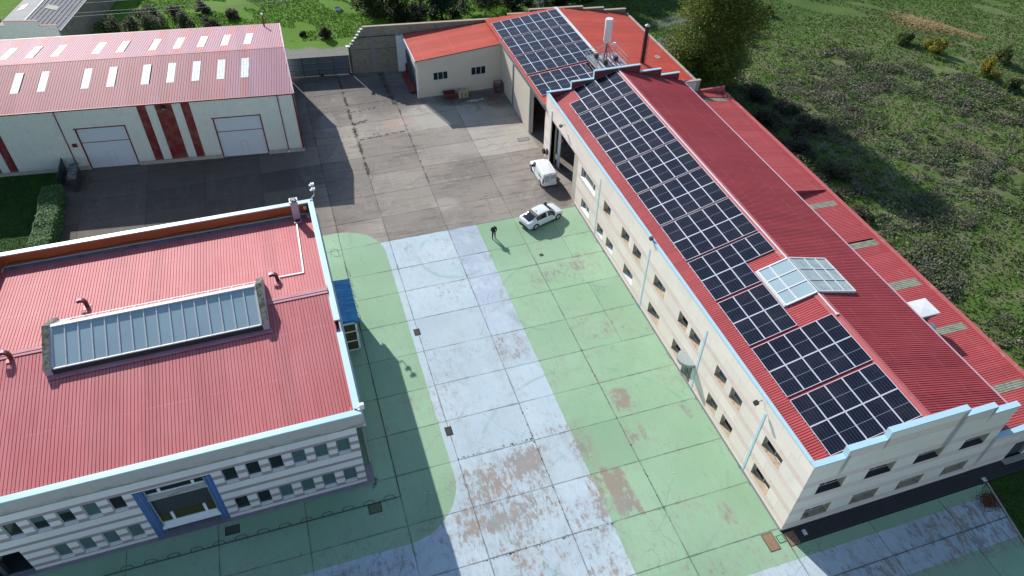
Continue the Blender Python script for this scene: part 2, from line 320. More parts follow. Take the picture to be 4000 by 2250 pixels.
    # worn patches: big irregular zones broken up by fine flakes, stronger in listed places
    spots = [(-17.8, 9.0, 3.4, 2.6, .42), (-13.4, 11.6, 3.2, 1.6, .26), (-15.6, 3.2, 3.5, 3, .2), (-10.9, 8.4, 0.9, 3.4, .28), (-13.2, 22.5, 1.3, 1.3, .22), (-20.0, 18.5, 1.4, 2.6, .2), (-15.5, 22.5, 4.5, 1.5, .16),
             (-6.06, 14.25, .75, 1.1, .5), (-9.6, 6.5, .8, 2.0, .5), (-19.7, 2.5, 3.0, 4.5, .2), (-24.0, 8.0, 3, 2.5, .16), (-5.6, 30.6, 2.6, 1.4, .24), (-6.6, 34.8, 1.4, .8, .2), (-2.3, 31.4, 1.2, 1.2, .17), (-4.0, 22.5, 3.0, 1.6, .2), (-6.5, 10.6, .9, .6, .3),
             (-2.94, 2.36, .5, .8, .3), (-4.6, 1.6, 4, 3.2, .12), (-4.8, -2.5, 4, 2, .16), (-1.4, 11.5, .35, .7, .4), (-5.9, 10.2, 1.2, 1.2, .15), (8, -4.2, 7, 2.0, .24), (13, -4.0, 4, 2.0, .22), (3, -6, 4, 2, .2), (-14, 36, 1.4, 2.5, .15), (-16, 31.0, 1.5, 1.2, .12), (-33, 6.6, 4.5, 2.2, .2), (-29, 4.0, 4, 2.2, .22), (-22.8, 19.0, .5, 1.0, .25), (-25, 15, 1, 4, .1), (-12.0, 3.0, 1.0, 5, .15)]
    large = n.noise(p, 0.45, 6, 0.7)
    acc = n.math('MULTIPLY', n.math('SUBTRACT', rr, 0.5), 0.10)
    for sx, sy, rx, ry, wt in spots:
        dx = n.math('DIVIDE', n.math('SUBTRACT', x[0], sx), rx); dy = n.math('DIVIDE', n.math('SUBTRACT', x[1], sy), ry)
        d = n.math('MAXIMUM', n.math('MULTIPLY', dx, dx), n.math('MULTIPLY', dy, dy)); d = n.math('ADD', d, n.math('MULTIPLY', n.math('SUBTRACT', large, 0.5), 2.0))
        acc = n.math('ADD', acc, n.math('MULTIPLY', n.math('SUBTRACT', 1.0, n.ramp(d, 0.5, 1.9)), wt * 0.62))
    flakes = n.math('ADD', n.math('MULTIPLY', n.noise(n.mapv(p, (1.6, 0.5, 1)), 2.4, 8, 0.74, 0.5), 0.6), n.math('MULTIPLY', n.noise(p, 1.5, 8, 0.72, 0.3), 0.4))
    lvl = n.math('ADD', n.math('ADD', n.math('MULTIPLY', flakes, 0.74), n.math('MULTIPLY', large, 0.26)), n.math('MULTIPLY', acc, 0.36))
    worn = n.ramp(lvl, 0.585, 0.635)
    thin = n.math('MULTIPLY', n.ramp(lvl, 0.50, 0.60), 0.5)
    wcol = n.mix(n.ramp(n.noise(p, 0.9, 4, 0.7), 0.4, 0.65), (0.30, 0.255, 0.22), (0.25, 0.24, 0.235))
    brown = n.math('MULTIPLY', n.ramp(n.noise(p, 0.23, 2), 0.47, 0.6), 0.6)
    wcol = n.mix(brown, wcol, (0.30, 0.22, 0.165))
    pcol = n.mix(thin, pcol, n.mix(0.5, pcol, wcol))
    pcol = n.mix(n.math('MULTIPLY', worn, 0.85), pcol, wcol)
    # faint tyre circles
    for cx, cy, r0 in ((-7.5, 27.5, 4.6), (-8.3, 26.6, 3.3), (-14.5, 36.0, 3.6), (-10, 9, 9.5)):
        dx = n.math('SUBTRACT', x[0], cx); dy = n.math('SUBTRACT', x[1], cy)
        d = n.math('ABSOLUTE', n.math('SUBTRACT', n.math('SQRT', n.math('ADD', n.math('MULTIPLY', dx, dx), n.math('MULTIPLY', dy, dy))), r0))
        m = n.math('MULTIPLY', n.math('SUBTRACT', 1.0, n.ramp(d, 0.05, 0.22)), n.math('MULTIPLY', n.ramp(n.noise(p, 0.5, 2), 0.42, 0.6), 0.33))
        pcol = n.mix(m, pcol, (0.15, 0.33, 0.25))
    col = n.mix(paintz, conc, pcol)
    # dirt gathered along the slab joints, ragged
    dm = 9.0
    for jx in (-44, -38, -32, -25.25, -20.42, -14.28, -7.2, 0.0): dm = n.math('MINIMUM', dm, n.math('ABSOLUTE', n.math('SUBTRACT', x[0], jx)))
    for jy in (-4, 0.2, 4.2, 8.3, 12.5, 16.3, 20.1, 24.1, 28.1, 32, 35.3, 39.75, 43.8, 47.95, 51.7, 55.5, 59.45, 63.1, 67.3, 71.4): dm = n.math('MINIMUM', dm, n.math('ABSOLUTE', n.math('SUBTRACT', x[1], jy)))
    jn = n.noise(p, 1.1, 6, 0.75)
    jd = n.math('SUBTRACT', 1.0, n.ramp(n.math('SUBTRACT', dm, n.math('MULTIPLY', n.ramp(jn, 0.5, 0.8), 0.16)), 0.0, 0.10))
    col = n.mix(n.math('MULTIPLY', n.math('MULTIPLY', jd, n.ramp(n.noise(p, 0.35, 4, 0.7), 0.38, 0.6)), 0.5), col, (0.075, 0.07, 0.055))
    # broad films of dirt dragged along the driving direction, fine dark specks
    film = n.noise(n.mapv(p, (0.9, 0.22, 1)), 0.8, 7, 0.75)
    col = n.mix(n.math('MULTIPLY', n.ramp(film, 0.5, 0.72), 0.24), col, (0.28, 0.27, 0.235))
    sp = n.noise(p, 5.5, 6, 0.85)
    col = n.mix(n.math('MULTIPLY', n.ramp(sp, 0.60, 0.68), 0.34), col, (0.11, 0.11, 0.085))
    sp2 = n.noise(n.mapv(p, (1, 1, 1), (0, 0, 0), (9, 4, 0)), 3.0, 8, 0.85)
    col = n.mix(n.math('MULTIPLY', n.math('MULTIPLY', n.ramp(sp2, 0.585, 0.63), paintz), 0.5), col, wcol)
    # cracks: thin dark lines
    vo = n.n('ShaderNodeTexVoronoi', feature='DISTANCE_TO_EDGE'); vo.inputs['Scale'].default_value = 0.17
    wv = n.n('ShaderNodeVectorMath', operation='ADD'); n.l(p, wv.inputs[0])
    nz = n.n('ShaderNodeTexNoise'); nz.inputs['Scale'].default_value = 0.7; nz.inputs['Detail'].default_value = 5; n.l(p, nz.inputs['Vector'])
    sc = n.n('ShaderNodeVectorMath', operation='SCALE'); n.l(nz.outputs['Color'], sc.inputs[0]); sc.inputs['Scale'].default_value = 1.2; n.l(sc.outputs[0], wv.inputs[1]); n.l(wv.outputs[0], vo.inputs['Vector'])
    crack = n.math('MULTIPLY', n.math('SUBTRACT', 1.0, n.ramp(vo.outputs['Distance'], 0.0015, 0.006)), n.ramp(n.noise(p, 0.13, 2), 0.5, 0.6))
    col = n.mix(n.math('MULTIPLY', crack, n.math('ADD', 0.3, n.math('MULTIPLY', n.math('SUBTRACT', 1.0, paintz), 0.4))), col, (0.07, 0.065, 0.055))
    n.bump(n.math('ADD', g, n.math('MULTIPLY', worn, -0.6)), 0.25, 0.02)
    return n.fin(col, 0.82, 0.0, 0.35)
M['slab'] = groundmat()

def grassmat(name, cols, dry, drya=0.5, sc=0.12):
    n = NT(name); p = n.pos()
    a = n.noise(p, sc, 5, 0.6); b = n.noise(p, 1.1, 6, 0.75); c_ = n.noise(p, 9, 4, 0.8); d = n.noise(n.mapv(p, (1, 1, 1), (0, 0, 0), (31, 7, 0)), 0.06, 4, 0.6)
    x = n.xyz(p)
    col = n.mix(n.ramp(a, 0.38, 0.62), cols[0], cols[1])
    col = n.mix(n.ramp(c_, 0.35, 0.7), n.mix(0.55, col, (0.015, 0.03, 0.008)), col)
    col = n.mix(n.math('MULTIPLY', n.ramp(b, 0.5, 0.68), drya), col, dry)
    col = n.mix(n.math('MULTIPLY', n.ramp(d, 0.5, 0.65), 0.5), col, cols[2])
    col = n.mix(n.math('MULTIPLY', n.ramp(n.noise(p, 3.2, 6, 0.8), 0.45, 0.6), 0.45), col, n.mix(0.6, col, (0.02, 0.04, 0.01)))
    hgt = n.math('ADD', n.math('MULTIPLY', c_, 0.5), b)
    n.bump(hgt, 0.8, 0.12)
    n.m['k'] = 1
    return n, col, x, p
n, col, x, p = grassmat('rough field', ((0.095, 0.18, 0.03), (0.125, 0.235, 0.03), (0.12, 0.155, 0.045)), (0.15, 0.14, 0.085), 0.6)
# brighter, mown looking north-west pasture; browner scrub ground to the east; gravel track behind the gate; worn path
nw = n.math('SUBTRACT', 1.0, n.ramp(x[0], -2, 26)); nw = n.math('MULTIPLY', nw, n.ramp(x[1], 60, 78))
col = n.mix(n.math('MULTIPLY', nw, 0.5), col, (0.135, 0.31, 0.02))
east = n.math('MULTIPLY', n.ramp(x[0], 24, 34), n.math('SUBTRACT', 1.0, n.ramp(x[1], 58, 84)))
col = n.mix(n.math('MULTIPLY', east, n.math('MULTIPLY', n.ramp(n.noise(p, 0.4, 6, 0.7), 0.40, 0.62), 0.75)), col, (0.185, 0.175, 0.105))
far = n.math('MULTIPLY', n.ramp(x[1], 70, 84), n.ramp(x[0], 24, 40))
col = n.mix(n.math('MULTIPLY', far, 0.85), col, (0.06, 0.115, 0.028))
def band(n, x, p, x0, y0, x1, y1, wd, soft, amp=1.0):
    L = math.hypot(x1 - x0, y1 - y0); nx_, ny_ = -(y1 - y0) / L, (x1 - x0) / L; tx, ty = (x1 - x0) / L, (y1 - y0) / L
    d = n.math('ABSOLUTE', n.math('ADD', n.math('ADD', n.math('MULTIPLY', x[0], nx_), n.math('MULTIPLY', x[1], ny_)), -(x0 * nx_ + y0 * ny_)))
    t = n.math('ADD', n.math('ADD', n.math('MULTIPLY', x[0], tx), n.math('MULTIPLY', x[1], ty)), -(x0 * tx + y0 * ty))
    d = n.math('ADD', d, n.math('MULTIPLY', n.math('SUBTRACT', n.noise(p, 0.5, 4, 0.6), 0.5), wd * 1.2))
    ins = n.math('MULTIPLY', n.math('GREATER_THAN', t, 0.0), n.math('LESS_THAN', t, L))
    return n.math('MULTIPLY', n.math('MULTIPLY', n.math('SUBTRACT', 1.0, n.ramp(d, wd, wd + soft)), ins), amp)
col = n.mix(band(n, x, p, -60, 87.8, -17.5, 82.2, 2.3, 0.8, 0.95), col, (0.24, 0.23, 0.21))
col = n.mix(band(n, x, p, 20, 71, 37, 75, 1.2, 1.2, 0.8), col, (0.25, 0.24, 0.22))
col = n.mix(band(n, x, p, 46.5, 54, 58, 15, 0.25, 0.5, 0.5), col, (0.17, 0.13, 0.09))
col = n.mix(band(n, x, p, -36, 103, -4, 103, 0.2, 0.3, 0.5), col, (0.15, 0.12, 0.07))
M['field'] = n.fin(col, 0.95, 0, 0.2)
n, col, x, p = grassmat('garden lawn', ((0.035, 0.10, 0.012), (0.05, 0.135, 0.014), (0.04, 0.09, 0.02)), (0.03, 0.05, 0.015), 0.3, 0.3)
M['lawn'] = n.fin(col, 0.95, 0, 0.2)

def leafmat(name, trans=0.35):
    n = NT(name); a = n.attr('tint')[0]
    n.fin(a, 0.6, 0, 0.3)
    # light passing through leaves
    tr = n.n('ShaderNodeBsdfTranslucent'); n.l(a, tr.inputs[0]); mx = n.n('ShaderNodeMixShader'); mx.inputs[0].default_value = trans
    n.l(n.b.outputs[0], mx.inputs[1]); n.l(tr.outputs[0], mx.inputs[2]); n.l(mx.outputs[0], n.out.inputs[0])
    return n.m
M['leaf'] = leafmat('foliage')

# ------------------------------------------------------------------ geometry helpers
WO = {}
def org(o):
    return WO.get(o.name, Vector((0, 0, 0))) if o else Vector((0, 0, 0))
def tag(o, label=None, cat=None, group=None, kind=None):
    if label: o['label'] = label
    if cat: o['category'] = cat
    if group: o['group'] = group
    if kind: o['kind'] = kind
    return o
def thing(name, label, cat, loc=(0, 0, 0), rz=0.0, group=None, local=False):
    o = bpy.data.objects.new(name, None); COL.objects.link(o); o.location = loc; o.rotation_euler = (0, 0, rz); o.empty_display_size = 0.5
    WO[o.name] = Vector((0, 0, 0)) if local else Vector(loc)
    return tag(o, label, cat, group)
def link(name, me, parent=None, loc=None):
    o = bpy.data.objects.new(name, me); COL.objects.link(o)
    if parent: o.parent = parent
    if loc is not None: o.location = loc
    return o
class MB:
    """collects boxes, quads and tubes and links them as ONE mesh object"""
    def __init__(s): s.v = []; s.f = []; s.m = []; s.sm = []
    def add(s, vs, fs, m=0, smooth=False):
        b = len(s.v); s.v += [tuple(v) for v in vs]
        for f in fs: s.f.append(tuple(b + i for i in f)); s.m.append(m); s.sm.append(smooth)
        return s
    def quad(s, a, b, c, d, m=0): return s.add([a, b, c, d], [(0, 1, 2, 3)], m)
    def box(s, x0, y0, z0, x1, y1, z1, m=0):
        x0, x1 = min(x0, x1), max(x0, x1); y0, y1 = min(y0, y1), max(y0, y1); z0, z1 = min(z0, z1), max(z0, z1)
        return s.add([(x0, y0, z0), (x1, y0, z0), (x1, y1, z0), (x0, y1, z0), (x0, y0, z1), (x1, y0, z1), (x1, y1, z1), (x0, y1, z1)],
                     [(0, 3, 2, 1), (4, 5, 6, 7), (0, 1, 5, 4), (1, 2, 6, 5), (2, 3, 7, 6), (3, 0, 4, 7)], m)
    def hexa(s, p, m=0):   # 8 points: bottom 4 ccw, top 4 ccw
        return s.add(p, [(0, 3, 2, 1), (4, 5, 6, 7), (0, 1, 5, 4), (1, 2, 6, 5), (2, 3, 7, 6), (3, 0, 4, 7)], m)
    def obox(s, c, ex, ey, ez, m=0):   # centre and three half vectors
        c = Vector(c); ex = Vector(ex); ey = Vector(ey); ez = Vector(ez)
        return s.hexa([c - ex - ey - ez, c + ex - ey - ez, c + ex + ey - ez, c - ex + ey - ez, c - ex - ey + ez, c + ex - ey + ez, c + ex + ey + ez, c - ex + ey + ez], m)
    def beam(s, a, b, w, h=None, m=0):
        a = Vector(a); b = Vector(b); d = (b - a); L = d.length
        if L < 1e-6: return s
        d.normalize(); h = h or w
        u = Vector((0, 0, 1)) if abs(d.z) < 0.9 else Vector((1, 0, 0))
        x = d.cross(u).normalized(); y = x.cross(d).normalized()
        return s.obox((a + b) / 2, x * w / 2, y * h / 2, d * L / 2, m)
    def tube(s, pts, r, n=8, m=0, cap=True):
        pts = [Vector(p) for p in pts]; rs = r if isinstance(r, (list, tuple)) else [r] * len(pts)
        rings = []; prev = None
        for i, p in enumerate(pts):
            d = (pts[min(i + 1, len(pts) - 1)] - pts[max(i - 1, 0)]).normalized()
            if prev is None:
                u = Vector((0, 0, 1)) if abs(d.z) < 0.9 else Vector((1, 0, 0)); x = d.cross(u).normalized()
            else:
                x = (prev - d * prev.dot(d)).normalized()
            prev = x; y = d.cross(x)
            rings.append([p + (x * math.cos(2 * PI * k / n) + y * math.sin(2 * PI * k / n)) * rs[i] for k in range(n)])
        vs = [q for r_ in rings for q in r_]; fs = []
        for i in range(len(rings) - 1):
            for k in range(n): fs.append((i * n + k, i * n + (k + 1) % n, (i + 1) * n + (k + 1) % n, (i + 1) * n + k))
        s.add(vs, fs, m, True)
        if cap:
            s.add(rings[0], [tuple(range(n))[::-1]], m); s.add(rings[-1], [tuple(range(n))], m)
        return s
    def poly(s, pts, z0, z1, m=0):   # horizontal polygon prism
        n = len(pts); vs = [(a, b, z0) for a, b in pts] + [(a, b, z1) for a, b in pts]
        return s.add(vs, [tuple(range(n))[::-1], tuple(range(n, 2 * n))] + [(i, (i + 1) % n, n + (i + 1) % n, n + i) for i in range(n)], m)
    def mesh(s, name, mats, off=Vector((0, 0, 0))):
        me = bpy.data.meshes.new(name)
        me.from_pydata([(v[0] - off.x, v[1] - off.y, v[2] - off.z) for v in s.v], [], s.f)
        for mt in (mats if isinstance(mats, (list, tuple)) else [mats]): me.materials.append(M[mt] if isinstance(mt, str) else mt)
        me.polygons.foreach_set('material_index', s.m); me.polygons.foreach_set('use_smooth', s.sm)
        me.update(); return me
    def build(s, name, mats, parent=None, kind=None, label=None, loc=None):
        if parent is None and loc is None and s.v:
            xs = [v[0] for v in s.v]; ys = [v[1] for v in s.v]; zs = [v[2] for v in s.v]
            loc = ((min(xs) + max(xs)) / 2, (min(ys) + max(ys)) / 2, min(zs))
        off = org(parent) if parent else Vector(loc or (0, 0, 0))
        o = link(name, s.mesh(name, mats, off), parent, None if parent else loc)
        WO[o.name] = Vector(off)
        if kind: o['kind'] = kind
        if label: o['label'] = label
        return o

def cells(u0, u1, z0, z1, holes):
    us = sorted({u0, u1, *[h[0] for h in holes if u0 < h[0] < u1], *[h[1] for h in holes if u0 < h[1] < u1]})
    zs = sorted({z0, z1, *[h[2] for h in holes if z0 < h[2] < z1], *[h[3] for h in holes if z0 < h[3] < z1]})
    for a, b in zip(us, us[1:]):
        for c, d in zip(zs, zs[1:]):
            m, q = (a + b) / 2, (c + d) / 2
            if not any(h[0] < m < h[1] and h[2] < q < h[3] for h in holes): yield a, b, c, d
class Frame:
    """wall frame: origin, direction along wall u, outward normal n"""
    def __init__(s, o, u, n): s.o = Vector(o); s.u = Vector(u); s.n = Vector(n)
    def p(s, u, z, d=0.0): return s.o + s.u * u + s.n * d + Vector((0, 0, z))
def wall_with_holes(mb, F, u0, u1, z0, z1, holes, depth=0.4, m=0, mrev=0, thick=0.25):
    for a, b, c, d in cells(u0, u1, z0, z1, holes):
        mb.quad(F.p(a, c), F.p(b, c), F.p(b, d), F.p(a, d), m)
    for h in holes:
        a, b, c, d = max(h[0], u0), min(h[1], u1), max(h[2], z0), min(h[3], z1)
        for (p, q) in (((a, c), (b, c)), ((b, c), (b, d)), ((b, d), (a, d)), ((a, d), (a, c))):
            mb.quad(F.p(p[0], p[1]), F.p(q[0], q[1]), F.p(q[0], q[1], -depth), F.p(p[0], p[1], -depth), mrev)
def clad(F, parent, rows, joints, holes, proud=0.02, gap=0.008, names='cladding_panel'):
    """every stone panel its own object, cut around the openings"""
    for (z0, z1, mat, row) in rows:
        js = joints(row) if callable(joints) else joints
        for a, b in zip(js, js[1:]):
            hs = [h for h in holes if h[0] < b and h[1] > a and h[2] < z1 and h[3] > z0]
            cs = [c for c in cells(a + gap, b - gap, z0 + gap, z1 - gap, hs) if c[1] - c[0] >= 0.015 and c[3] - c[2] >= 0.015]
            comps = []
            for c in cs:      # pieces cut apart by an opening become separate panels
                hit = [k for k in comps if any((abs(c[0] - q[1]) < 1e-6 or abs(c[1] - q[0]) < 1e-6) and min(c[3], q[3]) - max(c[2], q[2]) > 1e-6 or (abs(c[2] - q[3]) < 1e-6 or abs(c[3] - q[2]) < 1e-6) and min(c[1], q[1]) - max(c[0], q[0]) > 1e-6 for q in k)]
                new = [c]
                for k in hit: new += k; comps.remove(k)
                comps.append(new)
            for comp in comps:
              mb = MB()
              for c in comp:
                P = [F.p(c[0], c[2], proud), F.p(c[1], c[2], proud), F.p(c[1], c[3], proud), F.p(c[0], c[3], proud)]
                Q = [F.p(c[0], c[2], 0), F.p(c[1], c[2], 0), F.p(c[1], c[3], 0), F.p(c[0], c[3], 0)]
                mb.add(P + Q, [(0, 1, 2, 3), (0, 4, 5, 1), (1, 5, 6, 2), (2, 6, 7, 3), (3, 7, 4, 0)])
              mb.build(names, mat, parent)

_wc = {}
def window(F, parent, u, z, w, h, depth=0.35, frame='white', glass='glass_dark', mull=(), bars=(), sill='sill_dirty', slope=0.22, fw_=0.07, shelf=True, blind=None):
    """recessed window: frame (part) with one object per pane and a sloping sill (sub-parts)"""
    hz = z + (slope if sill else 0)
    mb = MB(); d0, d1 = -depth - 0.02, -depth + 0.05
    def bar(a, b, c, d): 
        P = [F.p(a, c, d0), F.p(b, c, d0), F.p(b, c, d1), F.p(a, c, d1), F.p(a, d, d0), F.p(b, d, d0), F.p(b, d, d1), F.p(a, d, d1)]
        mb.hexa(P)
    bar(u, u + w, hz, hz + fw_); bar(u, u + w, z + h - fw_, z + h); bar(u, u + fw_, hz + fw_, z + h - fw_); bar(u + w - fw_, u + w, hz + fw_, z + h - fw_)
    us = [u + fw_] + [u + w * t for t in mull] + [u + w - fw_]; zs = [hz + fw_] + [hz + (z + h - hz) * t for t in bars] + [z + h - fw_]
    for t in mull: bar(u + w * t - fw_ * .4, u + w * t + fw_ * .4, hz + fw_, z + h - fw_)
    for t in bars: bar(u + fw_, u + w - fw_, hz + (z + h - hz) * t - fw_ * .35, hz + (z + h - hz) * t + fw_ * .35)
    wo = mb.build('window', frame, parent)
    WO[wo.name] = org(parent)
    for i, (a, b) in enumerate(zip(us, us[1:])):
        for c, d in zip(zs, zs[1:]):
            q = MB().quad(F.p(a, c, -depth), F.p(b, c, -depth), F.p(b, d, -depth), F.p(a, d, -depth))
            q.quad(F.p(a, c, -depth - .012), F.p(a, d, -depth - .012), F.p(b, d, -depth - .012), F.p(b, c, -depth - .012))
            q.build('pane', glass, wo)
            if blind:
                zt = d - (d - c) * blind
                MB().quad(F.p(a, zt, -depth + .01), F.p(b, zt, -depth + .01), F.p(b, d, -depth + .01), F.p(a, d, -depth + .01)).build('blind', 'glass_green', wo)
    if sill:
        o = 0.03 if shelf else 0
        s_ = MB().hexa([F.p(u + .002, z, -depth), F.p(u + w - .002, z, -depth), F.p(u + w - .002, z, o), F.p(u + .002, z, o),
                        F.p(u + .002, hz, -depth), F.p(u + w - .002, hz, -depth), F.p(u + w - .002, z + .03, o), F.p(u + .002, z + .03, o)])
        s_.build('sill', sill, wo)
    return wo

def ribbed(name, mats, parent, P0, U, V, ulen, vfun, pitch=0.2, rh=0.035, rw=0.06, u_start=0.0, tint=None, v0=0.0, nrm=None, matf=None):
    """trapezoid sheet roof: ribs run along V from the line P0 + U*t; vfun(t) -> (start, end) along V"""
    P0 = Vector(P0); U = Vector(U).normalized(); V = Vector(V).normalized(); N = U.cross(V).normalized()
    if N.z < 0 and nrm is None: N = -N
    if nrm is not None: N = Vector(nrm)
    vs = []; fs = []; mi = []; tn = []
    k = int(round(ulen / pitch))
    prof = [(0, 0), (pitch - rw - .005, 0), (pitch - rw, -rh), (pitch - .008, -rh), (pitch - .003, 0), (pitch, 0)]
    for i in range(k):
        t = u_start + i * pitch
        vv = vfun(t + pitch * .5)
        if vv is None: continue
        for (a, b) in (vv if isinstance(vv[0], (tuple, list)) else [vv]):
            base = len(vs)
            for pu, ph in prof:
                q = P0 + U * (t + pu) + N * ph
                vs.append(tuple(q + V * a)); vs.append(tuple(q + V * b))
            mm = matf(t, a, b) if matf else 0
            for j in range(len(prof) - 1):
                fs.append((base + 2 * j, base + 2 * j + 2, base + 2 * j + 3, base + 2 * j + 1)); mi.append(mm)
            tn += [tint(t, (a + b) / 2) if tint else 0.0] * (2 * len(prof))
    me = bpy.data.meshes.new(name); off = org(parent)
    me.from_pydata([(v[0] - off.x, v[1] - off.y, v[2] - off.z) for v in vs], [], fs)
    for mt in (mats if isinstance(mats, (list, tuple)) else [mats]): me.materials.append(M[mt])
    me.polygons.foreach_set('material_index', mi)
    if tint:
        at = me.attributes.new('tint', 'FLOAT', 'POINT'); at.data.foreach_set('value', tn)
    me.update()
    return link(name, me, parent)

def leaf_mesh(name, C, R, ncol, mat='leaf', size=(0.12, 0.22), flat=0.3):
    """C: (n,3) leaf centres, ncol (n,3) colours; random small quads"""
    n_ = len(C); s = nrg.uniform(size[0], size[1], n_)[:, None]
    a = nrg.normal(size=(n_, 3)); a[:, 2] *= flat; a /= np.linalg.norm(a, axis=1)[:, None]
    b = nrg.normal(size=(n_, 3)); b[:, 2] *= flat; b -= (b * a).sum(1)[:, None] * a; b /= np.linalg.norm(b, axis=1)[:, None]
    V_ = np.empty((n_, 4, 3)); 
    V_[:, 0] = C - a * s; V_[:, 1] = C - b * s * .55; V_[:, 2] = C + a * s; V_[:, 3] = C + b * s * .55
    me = bpy.data.meshes.new(name); me.vertices.add(n_ * 4); me.vertices.foreach_set('co', V_.reshape(-1))
    me.loops.add(n_ * 4); me.loops.foreach_set('vertex_index', np.arange(n_ * 4, dtype=np.int32))
    me.polygons.add(n_); me.polygons.foreach_set('loop_start', np.arange(0, n_ * 4, 4, dtype=np.int32)); me.polygons.foreach_set('loop_total', np.full(n_, 4, np.int32))
    cc = np.ones((n_, 4, 4)); cc[:, :, :3] = ncol[:, None, :]
    at = me.attributes.new('tint', 'FLOAT_COLOR', 'POINT'); at.data.foreach_set('color', cc.reshape(-1).astype(np.float32))
    me.materials.append(M[mat]); me.update(calc_edges=True); return me
def leafcol(n_, base, var=0.3, alt=None, altp=0.2):
    c = np.array(base)[None, :] * (1 + nrg.uniform(-var, var, (n_, 1))) * (1 + nrg.uniform(-.08, .08, (n_, 3)))
    if alt is not None:
        m = nrg.random(n_) < altp; c[m] = np.array(alt) * (1 + nrg.uniform(-var, var, (m.sum(), 1)))
    return np.clip(c, 0.002, 0.9)
M['cord_grey'] = plain('grey cable', (0.45, 0.47, 0.48), 0.5)
n = NT('clear roof glass'); n.fin((0.8, 0.85, 0.87), 0.1)
tr = n.n('ShaderNodeBsdfTransparent'); mx = n.n('ShaderNodeMixShader'); mx.inputs[0].default_value = 0.18
n.l(tr.outputs[0], mx.inputs[1]); n.l(n.b.outputs[0], mx.inputs[2]); n.l(mx.outputs[0], n.out.inputs[0]); M['glass_clear'] = n.m
# ------------------------------------------------------------------ terrain
def hgt(x, y):
    return 0.28 * math.sin(x * .11 + 1.3) * math.cos(y * .09) + 0.16 * math.sin(x * .37 + y * .21) + 0.1 * math.sin(y * .53 - x * .3)
def inside(x, y):
    return (-75 < x < 25.5 and -30 < y < 82) or (-70 < x < -40 and 80 < y < 115)
gx = np.arange(-110, 150.1, 2.0); gy = np.arange(-40, 190.1, 2.0)
vs = []; 
for y in gy:
    for x in gx:
        if inside(x, y): z = -0.16
        else:
            d = max(0, min(1, max(x - 25.5, y - 82, -75 - x) / 5.0)); z = -0.16 + d * (0.16 + hgt(x, y)) * (1 if not (-70 < x < -40) else 0)
        vs.append((x, y, z))
nx = len(gx); fs = [(j * nx + i, j * nx + i + 1, (j + 1) * nx + i + 1, (j + 1) * nx + i) for j in range(len(gy) - 1) for i in range(nx - 1)]
b = len(vs); E_ = 900
vs += [(-E_, -E_, -.2), (E_, -E_, -.2), (E_, E_, -.2), (-E_, E_, -.2), (-110, -40, -.2), (150, -40, -.2), (150, 190, -.2), (-110, 190, -.2)]
fs += [(b, b + 1, b + 5, b + 4), (b + 1, b + 2, b + 6, b + 5), (b + 2, b + 3, b + 7, b + 6), (b + 3, b, b + 4, b + 7)]
me = bpy.data.meshes.new('field'); me.from_pydata(vs, [], fs); me.materials.append(M['field']); me.polygons.foreach_set('use_smooth', [True] * len(fs)); me.update()
field = link('field', me); field['kind'] = 'structure'

BW = lambda x: 76.25 - 0.126 * (x + 18)          # inner face line of the boundary wall
yard = MB().poly([(-75, -30), (17.2, -30), (17.2, -1.2), (17.2, 82), (-75, 82)], -0.15, -0.022).build('yard', 'joint', kind='structure', loc=(-25, 30, -0.15))
XJ = [-75, -69, -63, -56.5, -50.5, -44, -38, -32, -25.25, -20.42, -14.28, -7.2, 0.0]
YJ = [-28, -20, -12, -8, -4, 0.2, 4.2, 8.3, 12.5, 16.3, 20.1, 24.1, 28.1, 32, 35.3, 39.75, 43.8, 47.95, 51.7, 55.5, 59.45, 63.1, 67.3, 71.4, 75.2, 79.5]
def slab(x0, y0, x1, y1):
    g = 0.013
    pts = [(x0 + g, y0 + g), (x1 - g, y0 + g), (x1 - g, y1 - g), (x0 + g, y1 - g)]
    if y1 > 70:
        if y0 > BW(x0) - .3: return
        pts = [(a, min(b, BW(a) + 0.1)) for a, b in pts]
    z = rnd.uniform(-0.006, 0.006)
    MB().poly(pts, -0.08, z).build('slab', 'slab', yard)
for i in range(len(XJ) - 1):
    for j in range(len(YJ) - 1):
        x0, x1, y0, y1 = XJ[i], XJ[i + 1], YJ[j], YJ[j + 1]
        if x1 < -27.4 and y0 > 12.6 and y1 < 36 : continue
        if x1 < -53 and y0 > 39: continue
        if x1 < -30 and y0 > 63: continue
        if x0 < -75: continue
        if x0 < -52.6 and y0 > 36: x0 = -52.6
        if x1 <= x0: continue
        if -7.3 < x0 < -7.1 and 20 < y0 < 39 and rnd.random() < .9:      # half-width joint in the green strip
            slab(x0, y0, -3.35, y1); slab(-3.35, y0, x1, y1)
        else: slab(x0, y0, x1, y1)
for x0, x1 in ((0.0, 6.5), (6.5, 12.6), (12.6, 17.0)):
    for y0, y1 in ((-28, -20), (-20, -12), (-12, -8), (-8, -4), (-4, -1.25)):
        g = .022
        q = (lambda y: 17.05 + (y + 1.25) * 0.235) if x1 > 16 else (lambda y: x1 - g)
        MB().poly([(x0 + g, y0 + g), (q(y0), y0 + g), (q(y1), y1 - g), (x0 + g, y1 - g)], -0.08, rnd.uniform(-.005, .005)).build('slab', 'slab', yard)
for x0, x1 in ((0, 6), (6, 12), (12, 17.2)):      # workshop floors inside the open doors
    for y0, y1 in ((40, 46), (46, 51.6), (51.6, 57), (57, 63)):
        MB().poly([(x0 + .02, y0 + .02), (x1 - .02, y0 + .02), (x1 - .02, y1 - .02), (x0 + .02, y1 - .02)], -0.08, 0.004).build('slab', 'slab', yard)
